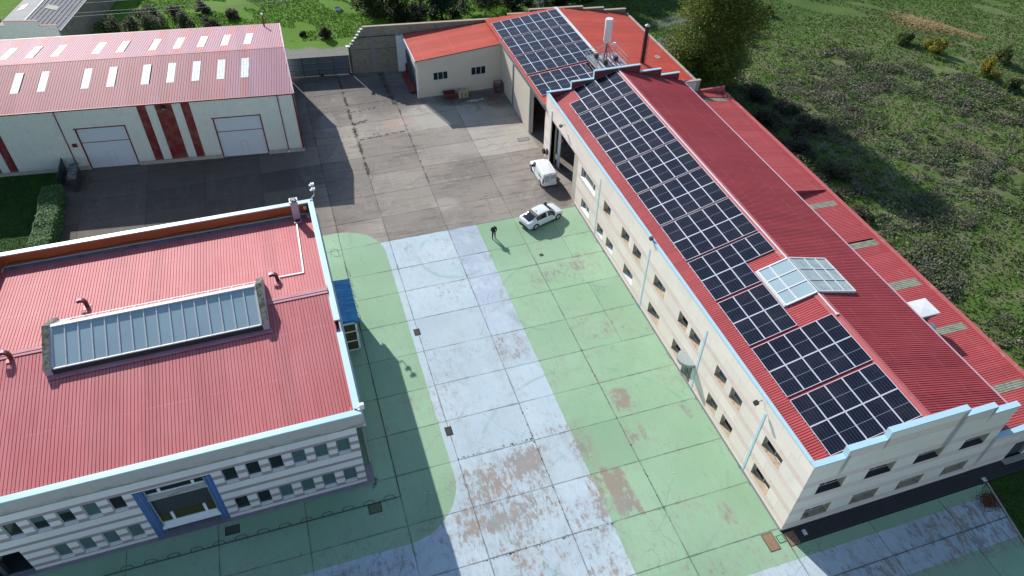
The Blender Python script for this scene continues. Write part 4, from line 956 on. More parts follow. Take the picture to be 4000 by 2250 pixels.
# parapet: fascia, coping
F0, FE, FN, FWW = 12.40, -26.85, 37.2, -52.45
mb = MB(); mb.box(FWW, F0, 7.25, FE, F0 + .12, 8.42); mb.box(FWW, F0 + .12, 7.1, FE, YS + .3, 7.25)
mb.box(FE - .1, F0 + .12, 7.25, FE, FN, 8.42); mb.box(FWW, FN - .1, 7.1, FE, FN, 8.42); mb.box(FWW, F0, 7.1, FWW + .1, FN, 8.42); mb.box(XE, F0, 7.1, FE, FN, 7.24)
mb.build('fascia', 'fascia', LB)
mb = MB(); x = FWW + .5
while x < FE - .2: mb.box(x, F0 - .012, 7.3, x + 1.18, F0 - .0, 8.38); x += 1.2
mb.build('fascia_panel', 'fascia', LB)
MB().box(FE, F0 - .02, 7.12, FE + .2, FN - .6, 7.26).build('ledge', 'offwhite', LB)
MB().box(FWW, F0 - .03, 7.18, FE, F0, 7.27).build('drip_edge', 'concrete_light', LB)
inner = .42
MB().box(FWW, F0 - .04, 8.42, FE + .04, F0 + inner, 8.52).build('coping', 'cope_blue', LB)
MB().box(FE - inner, F0 + inner, 8.42, FE + .04, 20.2, 8.52).build('coping', 'cope_blue', LB)
MB().box(FE - inner, 21.5, 8.42, FE + .04, FN - inner, 8.52).build('coping', 'cope_blue', LB)
MB().hexa([(FE - inner + .1, 20.2, 7.95), (FE, 20.2, 7.95), (FE, 21.5, 7.95), (FE - inner + .1, 21.5, 7.95), (FE - inner + .1, 20.2, 8.0), (FE, 20.2, 8.0), (FE, 21.5, 8.0), (FE - inner + .1, 21.5, 8.0)]).build('overflow_channel', 'cope_blue_dark', LB)
MB().box(FWW, FN - inner, 8.42, FE + .04, FN + .04, 8.52).build('coping', 'cope_blue', LB)
MB().box(FWW - .04, F0 + inner, 8.42, FWW + inner, FN - inner, 8.52).build('coping', 'cope_blue', LB)
zi = 7.2
MB().box(FWW + .1, FN - inner + .02, zi, FE - .1, FN - .1, 8.42).box(FWW + .1, F0 + .1, zi, FWW + inner - .02, FN - .1, 8.42).build('parapet_inner_face', 'orange_in', LB)
MB().box(FE - inner + .04, F0 + .12, zi, FE - .1, 20.2, 8.42).box(FE - inner + .04, 21.5, zi, FE - .1, FN - inner, 8.42).box(FWW + inner, F0 + .12, zi, FE - inner, F0 + inner - .03, 8.42).build('parapet_inner_face', 'steel_red', LB)
RY = 24.85; sb = .107
zb = lambda y: 8.6 - sb * abs(y - RY)
LE = FE - inner + .02; LWX = FWW + inner
vn2 = math.hypot(1, sb)
k_ = int((LE - LWX) / .205)
SKL = (-46.95, -32.0, 22.3, 27.1)
def vs_(t):
    return (0, (RY - 12.85) * vn2)
ribbed('roof', 'roof_left', LB, (LWX, 12.85, zb(12.85)), (1, 0, 0), (0, 1, sb), LE - LWX, vs_, .23, .045, .038).__setitem__('label', 'south roof slope of rose red ribbed sheet')
ribbed('roof', 'roof_left', LB, (LWX, RY, 8.6), (1, 0, 0), (0, 1, -sb), LE - LWX, lambda t: (0, (36.15 - RY) * vn2), .23, .045, .038).__setitem__('label', 'north roof slope of rose red ribbed sheet')
MB().box(LWX, 36.1, 7.25, LE, FN - inner + .02, 7.36).build('gutter', 'gutter', LB)
M['ridge_worn'] = roofmat('worn red ridge flashing', (0.50, 0.20, 0.23), (0.46, 0.17, 0.20), (0.6, 0.42, 0.45), wear=.5, streak_axis=0)
for a, b in ((LWX, SKL[0]), (SKL[1], LE)):
    MB().hexa([(a, RY - .3, 8.6), (b, RY - .3, 8.6), (b, RY + .3, 8.6), (a, RY + .3, 8.6), (a, RY - .3, 8.625), (b, RY - .3, 8.625), (b, RY + .3, 8.625), (a, RY + .3, 8.625)]).box(a, RY - .04, 8.62, b, RY + .04, 8.66).build('ridge_flashing', 'ridge_worn', LB)
MB().box(LE - .18, 12.9, 8.0, LE, 24.4, 8.02).build('side_flashing', 'flash', LB) if False else None
# wavy black cable on the north parapet and along the gutter
pts = [(LWX + .5 + i * .6, FN - inner - .02, 7.62 + .07 * math.sin(i * .9) + .03 * math.sin(i * 2.3)) for i in range(int((LE - LWX - 1.5) / .6))]
MB().tube(pts, .025, 5).build('cable', 'black', LB)
# long skylight
SK = thing('roof_skylight', 'long gabled skylight between mossy stone end walls on the rose red roof', 'skylight', (-39.5, 24.7, 8.5), 0.009)
sx0, sx1 = -46.45, -32.5; ys0, yr, ys1 = 22.25, 25.35, 27.05; zs0, zrr, zs1 = 8.78, 9.95, 8.85
PS = lambda x, y, d=0: Vector((x, y, (zs0 + (zrr - zs0) * (y - ys0) / (yr - ys0) if y <= yr else zrr + (zs1 - zrr) * (y - yr) / (ys1 - yr)) + d))
mb = MB(); mb.beam(PS(sx0, yr, .04), PS(sx1, yr, .04), .26, .1); mb.beam(PS(sx0, ys0, .02), PS(sx1, ys0, .02), .1, .1); mb.beam(PS(sx0, ys1, .0), PS(sx1, ys1, 0), .08, .08)
mb.build('ridge_beam', 'offwhite', SK)
N_ = 16
for i in range(N_ + 1):
    x = sx0 + (sx1 - sx0) * i / N_
    MB().beam(PS(x, ys0, .03), PS(x, yr, .03), .075 if 0 < i < N_ else .14, .07).beam(PS(x, yr, .02), PS(x, ys1, .02), .06, .05).build('glazing_bar', 'offwhite', SK)
for i in range(N_):
    a = sx0 + (sx1 - sx0) * i / N_; b = sx0 + (sx1 - sx0) * (i + 1) / N_
    MB().quad(PS(a, ys0), PS(b, ys0), PS(b, yr), PS(a, yr)).quad(PS(a, ys0, -.02), PS(a, yr, -.02), PS(b, yr, -.02), PS(b, ys0, -.02)).build('pane', 'glass_sky', SK)
    MB().quad(PS(a, yr), PS(b, yr), PS(b, ys1), PS(a, ys1)).build('pane', 'glass_sky' if i == 0 else 'glass_clear', SK)
M['end_wall'] = plain('lilac white plaster', (0.42, 0.37, 0.43), .9, var=.2, sc=3)
for a, b in ((sx0 - .55, sx0 - .08), (sx1 + .08, sx1 + .55)):
    pr = [(ys0 - .15, 8.32), (ys1 + .25, 8.32), (ys1 + .25, 9.0), (yr, 10.12), (ys0 - .15, 8.95)]
    vs = [(a, y, z) for y, z in pr] + [(b, y, z) for y, z in pr]
    MB().add(vs, [(0, 4, 3, 2, 1), (5, 6, 7, 8, 9), (0, 1, 6, 5), (1, 2, 7, 6), (4, 0, 5, 9)]).build('end_wall', 'end_wall', SK)
    MB().quad((a, yr, 10.125), (b, yr, 10.125), (b, ys0 - .15, 8.955), (a, ys0 - .15, 8.955)).quad((a, ys1 + .25, 9.005), (b, ys1 + .25, 9.005), (b, yr, 10.125), (a, yr, 10.125)).build('mossy_top', 'moss_concrete', SK)
MB().box(sx0 - .1, ys0 - .1, 8.3, sx1 + .1, ys0 + .05, 8.74).build('kerb', 'steel_dark', SK)
MB().box(sx0 - .4, ys0 - .55, 8.345, sx1 + .7, ys0 - .1, 8.372).build('flashing', 'ridge_worn', SK)
for lab, (x, y) in (('curved red metal vent cowl next to the white cable duct on the rose red roof', (-30.95, 27.4)), ('curved red vent cowl behind the left end of the long skylight', (-44.95, 28.75)), ('curved red vent cowl left of the long skylight near the picture edge', (-49.4, 24.3))):
    z = zb(y); t_ = thing('vent_cowl', lab, 'vent', (x, y, z), group='curved vents on the rose red roof')
    pts = [(x, y, z - .05), (x, y, z + .42)] + [(x - .3 + .3 * math.cos(a), y + .02, z + .42 + .3 * math.sin(a)) for a in (.35, .75, 1.15, 1.57)] + [(x - .52, y + .02, z + .66)]
    mb = MB(); pp = [Vector(p) for p in pts]
    for p, q in zip(pp, pp[1:]): mb.beam(p, q + (q - p) * .12, .24, .26)
    mb.build('pipe', 'redlead', t_)
    mb = MB(); mb.poly([(x - .3, y - .4), (x + .22, y - .4), (x + .22, y + .2), (x - .3, y + .2)], z + .03, z + .05); mb.build('base_flashing', 'flash', t_)
    mb = MB()
    for p, q in zip(pp[2:], pp[3:]): mb.beam(p + Vector((0, 0, .125)), q + (q - p) * .1 + Vector((0, 0, .125)), .27, .03)
    mb.build('hood', 'flash_lilac', t_)
cab = thing('air_conditioner', 'tall lilac-grey air conditioner cabinet with a fan on top, by the north parapet', 'air conditioner', (-28.65, 35.95, 7.5))
MB().box(-28.95, 35.65, 7.75, -28.35, 36.25, 9.45).build('casing', plain('lilac grey casing', (0.40, 0.36, 0.42), .5, var=.08), cab)
MB().box(-29.0, 35.6, 9.45, -28.3, 36.3, 9.6).build('top_frame', 'galv', cab)
mb = MB(); mb.tube([(-28.65, 35.95, 9.6), (-28.65, 35.95, 9.68)], .28, 16).build('fan', 'steel_dark', cab)
mb = MB()
for k in range(6): a = k * PI / 3; mb.beam((-28.65, 35.95, 9.70), (-28.65 + .28 * math.cos(a), 35.95 + .28 * math.sin(a), 9.70), .03, .02)
mb.build('fan_guard', 'galv', cab)
mb = MB()
for a in ((-28.93, 35.2), (-28.37, 35.2)): mb.beam((a[0], 35.2, 7.62), (a[0], 36.3, 7.62), .08, .1)
mb.beam((-28.97, 35.24, 7.66), (-28.33, 35.24, 7.66), .08, .1); mb.build('stand', 'flash_lilac', cab)
MB().beam((-28.78, 35.2, 7.62), (-28.9, 27.75, zb(27.75) + .07), .13, .06).beam((-28.84, 27.72, zb(27.75) + .07), (-30.9, 27.72, zb(27.7) + .07), .13, .06).build('cable_duct', 'white')
tag(bpy.data.objects['cable_duct'], 'white L-shaped cable duct running over the rose red roof to a vent', 'cable duct')
tag(MB().box(-27.95, 36.55, 7.95, -27.7, 36.7, 8.2).build('junction_box', 'white'), 'small white junction box on the orange parapet face near the corner', 'box')
def lamp_mast(base, out, h, label, n=2):
    t_ = thing('camera_mast', label, 'camera mast', base)
    b = Vector(base); o = b + Vector(out); mb = MB(); mb.tube([b, o], .045, 7).tube([o, o + Vector((0, 0, h))], .035, 7); mb.build('pole', 'galv', t_)
    for k in range(n):
        z = h * (1 - .45 * k); MB().box(o.x - .16, o.y - .12, o.z + z - .1, o.x + .16, o.y + .12, o.z + z + .08).box(o.x - .3, o.y - .2, o.z + z - .08, o.x - .12, o.y - .05, o.z + z + .04).build('camera', 'white', t_)
lamp_mast((-27.25, 36.95, 8.55), (.45, .5, .2), 1.15, 'camera mast with two white heads at the north-east corner of the rose red roof')
lamp_mast((-27.2, 12.9, 8.56), (.5, -.3, .05), .55, 'camera mast with white heads at the south-east corner of the rose red roof')
# blue canopy and glazed vestibule on the east wall
V_ = thing('entrance_porch', 'glazed entrance porch under a bright blue ribbed canopy on the office block side', 'porch', (-26.5, 28.6, 0))
n = NT('bright blue ribbed sheet'); p = n.pos(); a = n.noise(n.mapv(p, (.5, 3, 1)), 1.2, 5, .7)
M['blue_sheet'] = n.fin(n.mix(n.ramp(a, .4, .65), (0.02, 0.22, 0.50), (0.06, 0.42, 0.68)), .3)
ribbed('canopy', 'blue_sheet', V_, (-27.3, 26.1, 3.62), (0, 1, 0), (1, 0, -.09), 5.3, lambda t: (0, 1.97), .1, .03, .03)
MB().box(-27.3, 26.08, 3.3, -25.36, 26.14, 3.44).box(-25.4, 26.1, 3.3, -25.34, 31.4, 3.42).build('canopy_edge', 'blue_sheet', V_)
mb = MB()
for k in range(14): y = 26.3 + k * .38; mb.beam((-25.36, y, 3.38), (-25.24, y, 3.34), .03)
mb.build('canopy_bracket', 'steel_dark', V_)
mb = MB(); yv = 26.0
for z in (0.05, 1.15, 2.3, 3.25): mb.box(-27.3, yv, z - .05, -25.6, yv + .08, z + .05)
mb.box(-25.74, yv, .0, -25.58, yv + .1, 3.3)
for z in (.05, 3.25): mb.box(-25.7, yv, z - .05, -25.6, 31.3, z + .05)
for y in (27.8, 29.6, 31.3): mb.box(-25.7, y - .05, 0, -25.6, y + .05, 3.3)
mb.build('frame', 'white', V_)
for z0, z1 in ((.1, 1.1), (1.2, 2.25), (2.35, 3.2)): MB().quad((-27.3, yv + .04, z0), (-25.7, yv + .04, z0), (-25.7, yv + .04, z1), (-27.3, yv + .04, z1)).build('pane', 'glass_amber', V_)
for y0, y1 in ((26.1, 27.75), (27.85, 29.55), (29.65, 31.25)): MB().quad((-25.64, y0, .1), (-25.64, y1, .1), (-25.64, y1, 3.2), (-25.64, y0, 3.2)).build('pane', 'glass_teal', V_)
MB().box(-27.3, yv + .1, 3.25, -25.7, 31.2, 3.3).box(-27.3, 31.25, 0, -25.7, 31.35, 3.25).build('back_panel', 'slate_panel', V_)
# bicycle racks: hoops on a rail
def rack(name, lab, pts, rail, plane):
    t_ = thing(name, lab, 'bicycle rack', (rail[0][0], rail[0][1], 0), group='low hoop racks by the office block')
    MB().beam((*rail[0], .03), (*rail[1], .03), .04, .04).build('rail', 'steel_dark', t_)
    for a in pts:
        wd, hh = .74, .5
        P = [(-wd / 2, 0), (-wd / 2, hh * .6), (-wd / 2 + .1, hh * .9), (-wd / 2 + .25, hh), (wd / 2 - .25, hh), (wd / 2 - .1, hh * .9), (wd / 2, hh * .6), (wd / 2, 0)]
        q = [((a + u, rail[0][1], z + .03) if plane == 'x' else (rail[0][0], a + u, z + .03)) for u, z in P]
        MB().tube(q, .022, 6).build('hoop', 'steel_dark', t_)
rack('bicycle_rack', 'dark hoop bicycle rack on green floor north of the blue canopy', [36.6, 35.1, 33.6, 32.1, 30.6, 29.1], ((-25.27, 28.2), (-25.27, 37.6)), 'y')
rack('bicycle_rack', 'green-grey hoop bicycle rack in the shade along the striped south wall', [-26.08 - 1.48 * k for k in range(13)], ((-25.5, 10.75), (-45.5, 10.75)), 'x')
tag(MB().tube([(-26.35, 39.45, .03), (-26.3, 39.5, .35), (-25.9, 39.5, .42), (-25.65, 39.4, .35), (-25.62, 39.2, .03)], .022, 6).build('hoop_barrier', 'steel_dark'), 'single dark steel hoop on pale green floor near the rounded paint corner', 'hoop barrier')
MB().box(-25.27, 10.74, -.02, -25.23, 37.8, .02).box(-52, 10.735, -.02, -25.27, 10.765, .018).build('kerb', 'joint', kind='structure')
def cover(x, y, w_, l_, lab, mat='steel_dark', z=.012, name='manhole_cover', rz=0):
    t_ = thing(name, lab, 'manhole cover' if name == 'manhole_cover' else 'drain grate', (x, y, 0), rz)
    MB().box(x - w_ / 2 - .05, y - l_ / 2 - .05, 0.0, x + w_ / 2 + .05, y + l_ / 2 + .05, z).build('surround', 'joint', t_)
    mb = MB()
    if name == 'drain_grate':
        k = -w_ / 2 + .02
        while k < w_ / 2 - .04: mb.box(x + k, y - l_ / 2, z, x + k + .035, y + l_ / 2, z + .012); k += .08
    else: mb.box(x - w_ / 2, y - l_ / 2, z, x + w_ / 2, y + l_ / 2, z + .01).box(x - .05, y - .05, z + .01, x + .05, y + .05, z + .02)
    mb.build('grate' if name == 'drain_grate' else 'lid', mat, t_)
cover(-20.5, 26.5, .45, .7, 'dark drain grate at the left edge of the blue band, level with the glazed porch', 'steel_dark', name='drain_grate')
cover(-20.45, 15.3, .45, .75, 'dark drain grate at the blue band edge level with the striped block corner', 'steel_dark', name='drain_grate')
cover(-37.05, 11.66, .9, .6, 'dark square manhole cover in the shade right of the blue-framed entrance recess', plain('dark iron plate', (.07, .08, .06), .9, var=.4, sc=6))
cover(-27.2, 10.35, .85, .7, 'brown-green square manhole cover below the corner of the striped office block', plain('worn green plate', (.13, .15, .09), .9, var=.5, sc=6))
cover(-1.15, -.55, .75, 1.25, 'rusty rectangular cover on green floor left of the near hall corner', 'rust')
cover(.45, -.75, .75, 1.0, 'rusty cover half in shadow just outside the near hall corner', 'rust')
cover(-.35, -.55, .45, .5, 'small green painted cover between the two rusty plates', plain('green cover paint', (.2, .43, .24), .8))
cover(1.55, -.62, .3, .42, 'small pale square plate among the dark cobbles', 'white_tex')
cover(17.2, -1.0, .35, .35, 'small pale plate at the far end of the dark cobble strip by the kerb', 'white_tex')
cover(-6.3, 33.2, .3, .3, 'small round-looking drain cover on green floor below the car', 'steel_dark')
cover(-1.2, 54.0, 1.3, .7, 'square plate in the concrete outside the dark workshop doorway', 'plinth')

# ------------------------------------------------------------------ WAREHOUSE (rotated)
TH = -.126
WH = thing('warehouse', 'cream ribbed warehouse with faded red roof, dark red stripes and two white doors', 'building', (-26.76, 58.96, 0), TH, local=True)
FWH = Frame((0, 0, 0), (1, 0, 0), (0, -1, 0)); xl = -46.0
doors = [(-23.42, -18.3, 0, 5.12), (-9.1, -3.98, 0, 5.12)]
reds = [(-16.47, -15.55), (-14.63, -12.88), (-11.95, -11.05), (-31.75, -30.88), (-33.6, -32.6)]
def wsheet(a, b, z0, z1, mat, label=None):
    mb = MB(); x = a
    while x < b - .01:
        e = min(x + .25, b); w1 = e - x
        for p, q, d0, d1 in ((0, .62, 0, 0), (.62, .72, 0, .035), (.72, .90, .035, .035), (.90, 1, .035, 0)):
            mb.quad((x + p * w1, -d0, z0), (x + q * w1, -d1, z0), (x + q * w1, -d1, z1), (x + p * w1, -d0, z1))
        x = e
    return mb.build('wall_sheet', mat, WH, label=label)
edges = sorted([xl, 0.0] + [e for r_ in reds for e in r_] + [d_[k] for d_ in doors for k in (0, 1)])
for a, b in zip(edges, edges[1:]):
    m_ = (a + b) / 2; mat = 'sheet_red' if any(r_[0] < m_ < r_[1] for r_ in reds) else 'sheet_cream'
    z0 = 5.12 if any(d_[0] < m_ < d_[1] for d_ in doors) else .42
    wsheet(a, b, z0, 7.42, mat, 'dark red vertical stripe of wall sheet' if mat == 'sheet_red' else None)
for a, b in ((xl, -23.42), (-18.3, -9.1), (-3.98, 0.12)): MB().box(a, -.12, 0, b, .1, .4).build('plinth', 'concrete_light', WH)
for i, (a, b, c, d) in enumerate(doors):
    mb = MB(); ys = .1
    x = a + .06
    while x < b - .06: mb.box(x, ys, .02, min(x + .16, b - .06) - .012, ys + .04, 3.26); mb.box(x, ys, 3.34, min(x + .16, b - .06) - .012, ys + .04, 5.06); x += .16
    mb.box(a + .05, ys + .03, 0, b - .05, ys + .08, 5.1)
    dr = mb.build('door', 'grey_door', WH)
    MB().box(a - .04, -.06, 0, a + .08, .12, 5.16).box(b - .08, -.06, 0, b + .04, .12, 5.16).box(a - .14, -.08, 5.08, b + .06, .12, 5.18).box(a + .08, ys - .02, 3.26, b - .08, ys + .02, 3.34).build('door_frame', 'steel_red', dr)
    wx = a + 2.2
    MB().box(wx, ys - .012, .1, wx + .02, ys, 1.95).box(wx + .75, ys - .012, .1, wx + .77, ys, 1.95).box(wx, ys - .012, 1.93, wx + .77, ys, 1.95).box(wx + .08, ys - .04, .95, wx + .14, ys - .0, 1.05).build('wicket_door', 'galv', dr)
for x in (-24.75, -1.72): 
    MB().tube([(x, -.09, .35), (x, -.09, 7.4)], .05, 8).build('downpipe', 'steel_red', WH); MB().tube([(x, -.09, .35), (x, -.09, .12), (x + .05, -.2, .05)], .055, 8).build('pipe_shoe', 'white', WH)
MB().box(-.12, -.05, .4, .06, .08, 7.45).build('corner_trim', 'steel_red', WH)
MB().box(xl, -.2, 7.36, .2, -.0, 7.5).build('gutter', 'steel_red', WH)
lm = thing('wall_floodlight', 'black floodlight high on the middle dark red stripe of the warehouse', 'floodlight', (-26.76 + -13.72 * math.cos(TH), 58.96 - 13.72 * math.sin(TH), 7.0), TH, local=True)
MB().box(-.22, -.35, -.15, .22, -.1, .15).build('housing', 'black', lm); MB().box(-.15, -.38, -.2, .15, -.34, -.1).build('lens', 'lamp_glass', lm); MB().beam((0, -.1, 0), (0, 0, 0), .06).build('bracket', 'black', lm)
MB().box(-24.3, -.2, 3.0, -23.85, -.04, 3.38).build('sign_box', 'steel_red', WH)
RYW, RZW, BYW, SW2 = 8.05, 9.11, 17.2, .12
WS1 = .2; v1 = math.hypot(1, WS1); v2 = math.hypot(1, SW2)
skf = [-29.09, -26.42, -21.99, -19.36, -15.79, -13.14, -10.45, -7.77, -5.17]; skr = [-34.5, -31.8, -29.09, -26.42, -22.04, -19.39, -15.86, -13.16, -10.47, -7.85, -5.2]
skf += [-31.8, -34.5, -38, -40.7]
xlim = lambda y: .12 - .125 * y if y < 8.1 else -.9 - .115 * (y - 8.1)
def lim(t, ya, yb_, v_):
    x = xl + t
    if x <= xlim(yb_) : return (0, (yb_ - ya) * v_)
    if x > xlim(ya): return None
    y = (.12 - x) / .125 if ya < 5 else 8.1 + (-.9 - x) / .115
    return (0, max(0.05, (y - ya)) * v_)
def vfront(t):
    x = xl + t; L_ = lim(t, -.15, RYW, v1)
    if L_ is None: return None
    if any(abs(x - s_) < .41 for s_ in skf): return [(0, (3.2 + .15) * v1), ((6.35 + .15) * v1, (RYW + .15) * v1)]
    return L_
def vrear(t):
    x = xl + t; L_ = lim(t, RYW, BYW, v2)
    if L_ is None: return None
    if any(abs(x - s_) < .41 for s_ in skr): return [(0, (10.0 - RYW) * v2), ((13.7 - RYW) * v2, (BYW - RYW) * v2)]
    return L_
tr_ = random.Random(5)
sheetcol = {}
def tnt(sks, bias):
    def f(t, v):
        x = xl + t; i = int(x // 1.0)
        if any(abs(x - s_) < .41 for s_ in sks): return .05
        if (i, bias) not in sheetcol: sheetcol[(i, bias)] = tr_.uniform(-.12, .12)
        g = .85 if bias else (.18 + .7 * max(0, min(1, (x + 8.0) / 2.5)))
        return max(0, min(1, g + sheetcol[(i, bias)]))
    return f
q_ = ribbed('roof', 'roof_wh', WH, (xl, -.15, 7.5), (1, 0, 0), (0, 1, WS1), -xl + .2, vfront, .277, .045, .035, tint=tnt(skf, 0)); q_['label'] = 'front roof slope with a row of pale rooflight strips'
q_ = ribbed('roof', 'roof_wh', WH, (xl, RYW, RZW + .03), (1, 0, 0), (0, 1, -SW2), -xl - .7, vrear, .277, .045, .035, tint=tnt(skr, 1)); q_['label'] = 'rear roof slope, faded lilac between rooflights'
for s_ in skf: ribbed('rooflight_strip', 'poly_white', WH, (s_ - .42, -.15, 7.512), (1, 0, 0), (0, 1, WS1), .84, lambda t: ((3.1 + .15) * v1, (6.45 + .15) * v1), .28, .03, .03)
for s_ in skr: ribbed('rooflight_strip', 'poly_white', WH, (s_ - .42, RYW, RZW + .042), (1, 0, 0), (0, 1, -SW2), .84, lambda t: ((9.9 - RYW) * v2, (13.8 - RYW) * v2), .28, .03, .03)
MB().hexa([(xl, RYW - .12, RZW - .0), (-.93, RYW - .12, RZW - .0), (-.93, RYW + .12, RZW), (xl, RYW + .12, RZW), (xl, RYW - .12, RZW + .025), (-.93, RYW - .12, RZW + .025), (-.93, RYW + .12, RZW + .05), (xl, RYW + .12, RZW + .05)]).build('ridge_cap', 'roof_wh', WH)
MB().beam((.12, -.15, 7.53), (-.9, RYW, RZW + .02), .14, .08).beam((-.9, RYW, RZW + .02), (-1.95, BYW, RZW - SW2 * (BYW - RYW) + .02), .14, .08).build('verge_trim', 'flash_lilac', WH)
zB = RZW - SW2 * (BYW - RYW)
MB().add([(0, .05, 0), (-1.9, BYW - .1, 0), (-1.9, BYW - .1, zB - .05), (-.95, RYW, RZW - .08), (0, .05, 7.4)], [(0, 1, 2, 3, 4)]).box(xl, BYW - .2, 0, -1.9, BYW - .1, zB - .04).build('gable_wall', 'sheet_cream', WH)
MB().box(xl, BYW - .02, zB - .12, -1.95, BYW + .12, zB + .03).build('rear_gutter', 'steel_red', WH)
fl = thing('flue_pipe', 'short red flue pipe with pale cap near the far right end of the warehouse roof', 'flue pipe', (-28.4, 75.6, 8.2))
MB().tube([(-28.4, 75.6, 8.0), (-28.4, 75.6, 9.6)], .09, 8).build('pipe', 'redlead', fl); MB().tube([(-28.4, 75.6, 9.6), (-28.4, 75.6, 9.8)], .13, 8).build('cap', 'white', fl)
# ------------------------------------------------------------------ NORTH WORKSHOP (orange roof)
NH = thing('workshop_hall', 'low workshop hall with orange ribbed roof behind the long office hall', 'building', (0, 51, 0))
F2 = Frame((0, 0, 0), (0, 1, 0), (-1, 0, 0))
hN = [(50.3, 55.0, 0, 5.9)]
mb = MB(); wall_with_holes(mb, F2, 50.3, 67.2, 0, 6.58, hN, depth=.3); mb.build('wall', 'cream_plaster', NH)
for y in (55.05, 55.3): MB().box(-.12, y, 0, -.01, y + .12, 6.0).build('door_post', 'galv', NH)
for y in (61.55, 61.8): MB().box(-.14, y, 0, -.01, y + .1, 5.9).build('door_post', 'galv', NH)
MB().box(-.1, 50.3, 5.9, -.01, 61.9, 6.05).build('door_track', 'galv', NH)
MB().box(-.07, 55.45, .05, -.012, 61.5, 5.86).build('sliding_door', 'cream_plaster', NH)
zE = lambda x: 7.5 - .15 * (x - 9.4)
zNn = lambda x: 6.6 + .1 * x
def nlim(y): return (73.75 - y) / .126 if y > 71.2 else 99
ribbed('roof', 'roof_north', NH, (-.3, 50.3, zNn(-.3)), (0, 1, 0), (1, 0, .1), 23.8, lambda t: (0, min(9.6, nlim(50.3 + t)) * 1.005) if nlim(50.3 + t) > .3 else None, .2, .05, .065)
def nve(t):
    y = 50.3 + t; L_ = min(10.15, nlim(y) - 9.4)
    if L_ < .2: return None
    return (0, (L_ if y > 51.5 else 7.1) * 1.011)
ribbed('roof', 'roof_north', NH, (9.4, 50.3, 7.53), (0, 1, 0), (1, 0, -.15), 23.5, nve, .2, .05, .065)
M['ridge_white'] = plain('grey-white ridge flashing', (0.62, 0.66, 0.64), .6, var=.1, dirt=((0.3, 0.3, 0.28), .55, .5))
MB().hexa([(9.15, 50.3, 7.5), (9.6, 50.3, 7.52), (9.6, 72.65, 7.52), (9.15, 72.7, 7.5), (9.15, 50.3, 7.60), (9.6, 50.3, 7.60), (9.6, 72.65, 7.60), (9.15, 72.7, 7.60)]).build('ridge_flashing', 'ridge_white', NH)
MB().box(-.34, 50.3, 6.42, -.2, 67.1, 6.58).build('gutter', 'gutter', NH)
mb = MB(); y = 50.6
while y < 67: mb.box(-.36, y, 6.56, -.28, y + .1, 6.66); y += .35
mb.build('gutter_bracket', 'galv', NH, kind='stuff')
MB().box(19.35, 51.5, -.1, 19.55, 71.4, 5.95).box(16.7, 51.3, 0, 19.6, 51.5, 5.98).build('wall', 'white_tex', NH)
MB().box(19.4, 51.5, 5.96, 19.72, 71.4, 6.1).build('verge_trim', 'concrete_light', NH)
MB().box(16.3, 51.22, 5.98, 20.15, 51.6, 6.14).box(19.6, 51.3, 0, 20.1, 51.5, 5.98).build('coping', 'concrete_light', NH)
MB().box(0, 73.4, 0, 19, 73.6, 3).box(8, 72.0, 0, 19.4, 72.2, 3).build('wall', 'block', NH)
M['buff_cope'] = plain('buff concrete coping', (0.40, 0.34, 0.26), .9, var=.2, dirt=((.15, .14, .12), .55, .5))
tag(MB().poly([(17.3 + .55 * math.cos(a), 57.8 + .35 * math.sin(a) + .15 * math.sin(2 * a)) for a in [k * PI / 6 for k in range(12)]], zE(17.3) + .02, zE(17.3) + .035).build('roof_patch', 'concrete_light'), 'pale oval patch on the orange roof near its right edge', 'roof patch')
# crates and junk inside the dark doorway
for k, (x, y, c) in enumerate(((1.6, 52.6, 'wood'), (2.2, 53.6, 'rust'), (2.6, 51.9, 'white'))):
    tag(MB().box(x, y, 0, x + .5, y + .4, .55 - .1 * k).box(x + .03, y + .03, .55 - .1 * k, x + .47, y + .37, .56 - .1 * k).build('crate', c), ['pale wooden crate just inside the dark workshop doorway', 'rust-brown crate just inside the dark workshop doorway', 'white crate at the back of the dark workshop doorway'][k], 'crate')
# ------------------------------------------------------------------ ANNEX
AX = thing('annex', 'cream annex with orange lean-to roof and two three-light windows', 'building', (-11, 67.2, 0))
FA = Frame((0, 67.2, 0), (1, 0, 0), (0, -1, 0))
za_ = lambda x: 5.26 + .083 * (x + 11.1)
wA = [(-9.1, -7.12, 2.1, 3.3), (-4.05, -2.03, 2.1, 3.33)]
mb = MB()
for a, b, c, d in cells(-11.1, 0, 0, 5.1, wA): mb.quad(FA.p(a, c), FA.p(b, c), FA.p(b, d), FA.p(a, d))
mb.quad((-11.1, 67.2, 5.1), (0, 67.2, 5.1), (0, 67.2, za_(0) - .06), (-11.1, 67.2, za_(-11.1) - .06))
for h in wA:
    a, b, c, d = h
    for (p, q) in (((a, c), (b, c)), ((b, c), (b, d)), ((b, d), (a, d)), ((a, d), (a, c))): mb.quad(FA.p(*p), FA.p(*q), FA.p(q[0], q[1], -.12), FA.p(p[0], p[1], -.12))
mb.build('wall', 'cream_plaster', AX, label='cream south wall')
for h in wA: window(FA, AX, h[0], h[2], h[1] - h[0], h[3] - h[2], .1, 'offwhite', 'glass_dark', (1 / 3, 2 / 3), (), 'offwhite', .06)
ribbed('roof', 'roof_north', AX, (-11.3, 67.0, za_(-11.3)), (0, 1, 0), (1, 0, .083), 8.6, lambda t: (0, min(11.2, (75.3 - .3 - (67.0 + t)) / .126 if 67 + t > 73.4 else 99) * 1.0034) if 67 + t < 75.2 else None, .2, .05, .065)
MB().beam((-11.38, 66.95, za_(-11.3) - .04), (-11.38, 75.3, za_(-11.3) - .04), .12, .14).build('gutter', 'offwhite', AX)
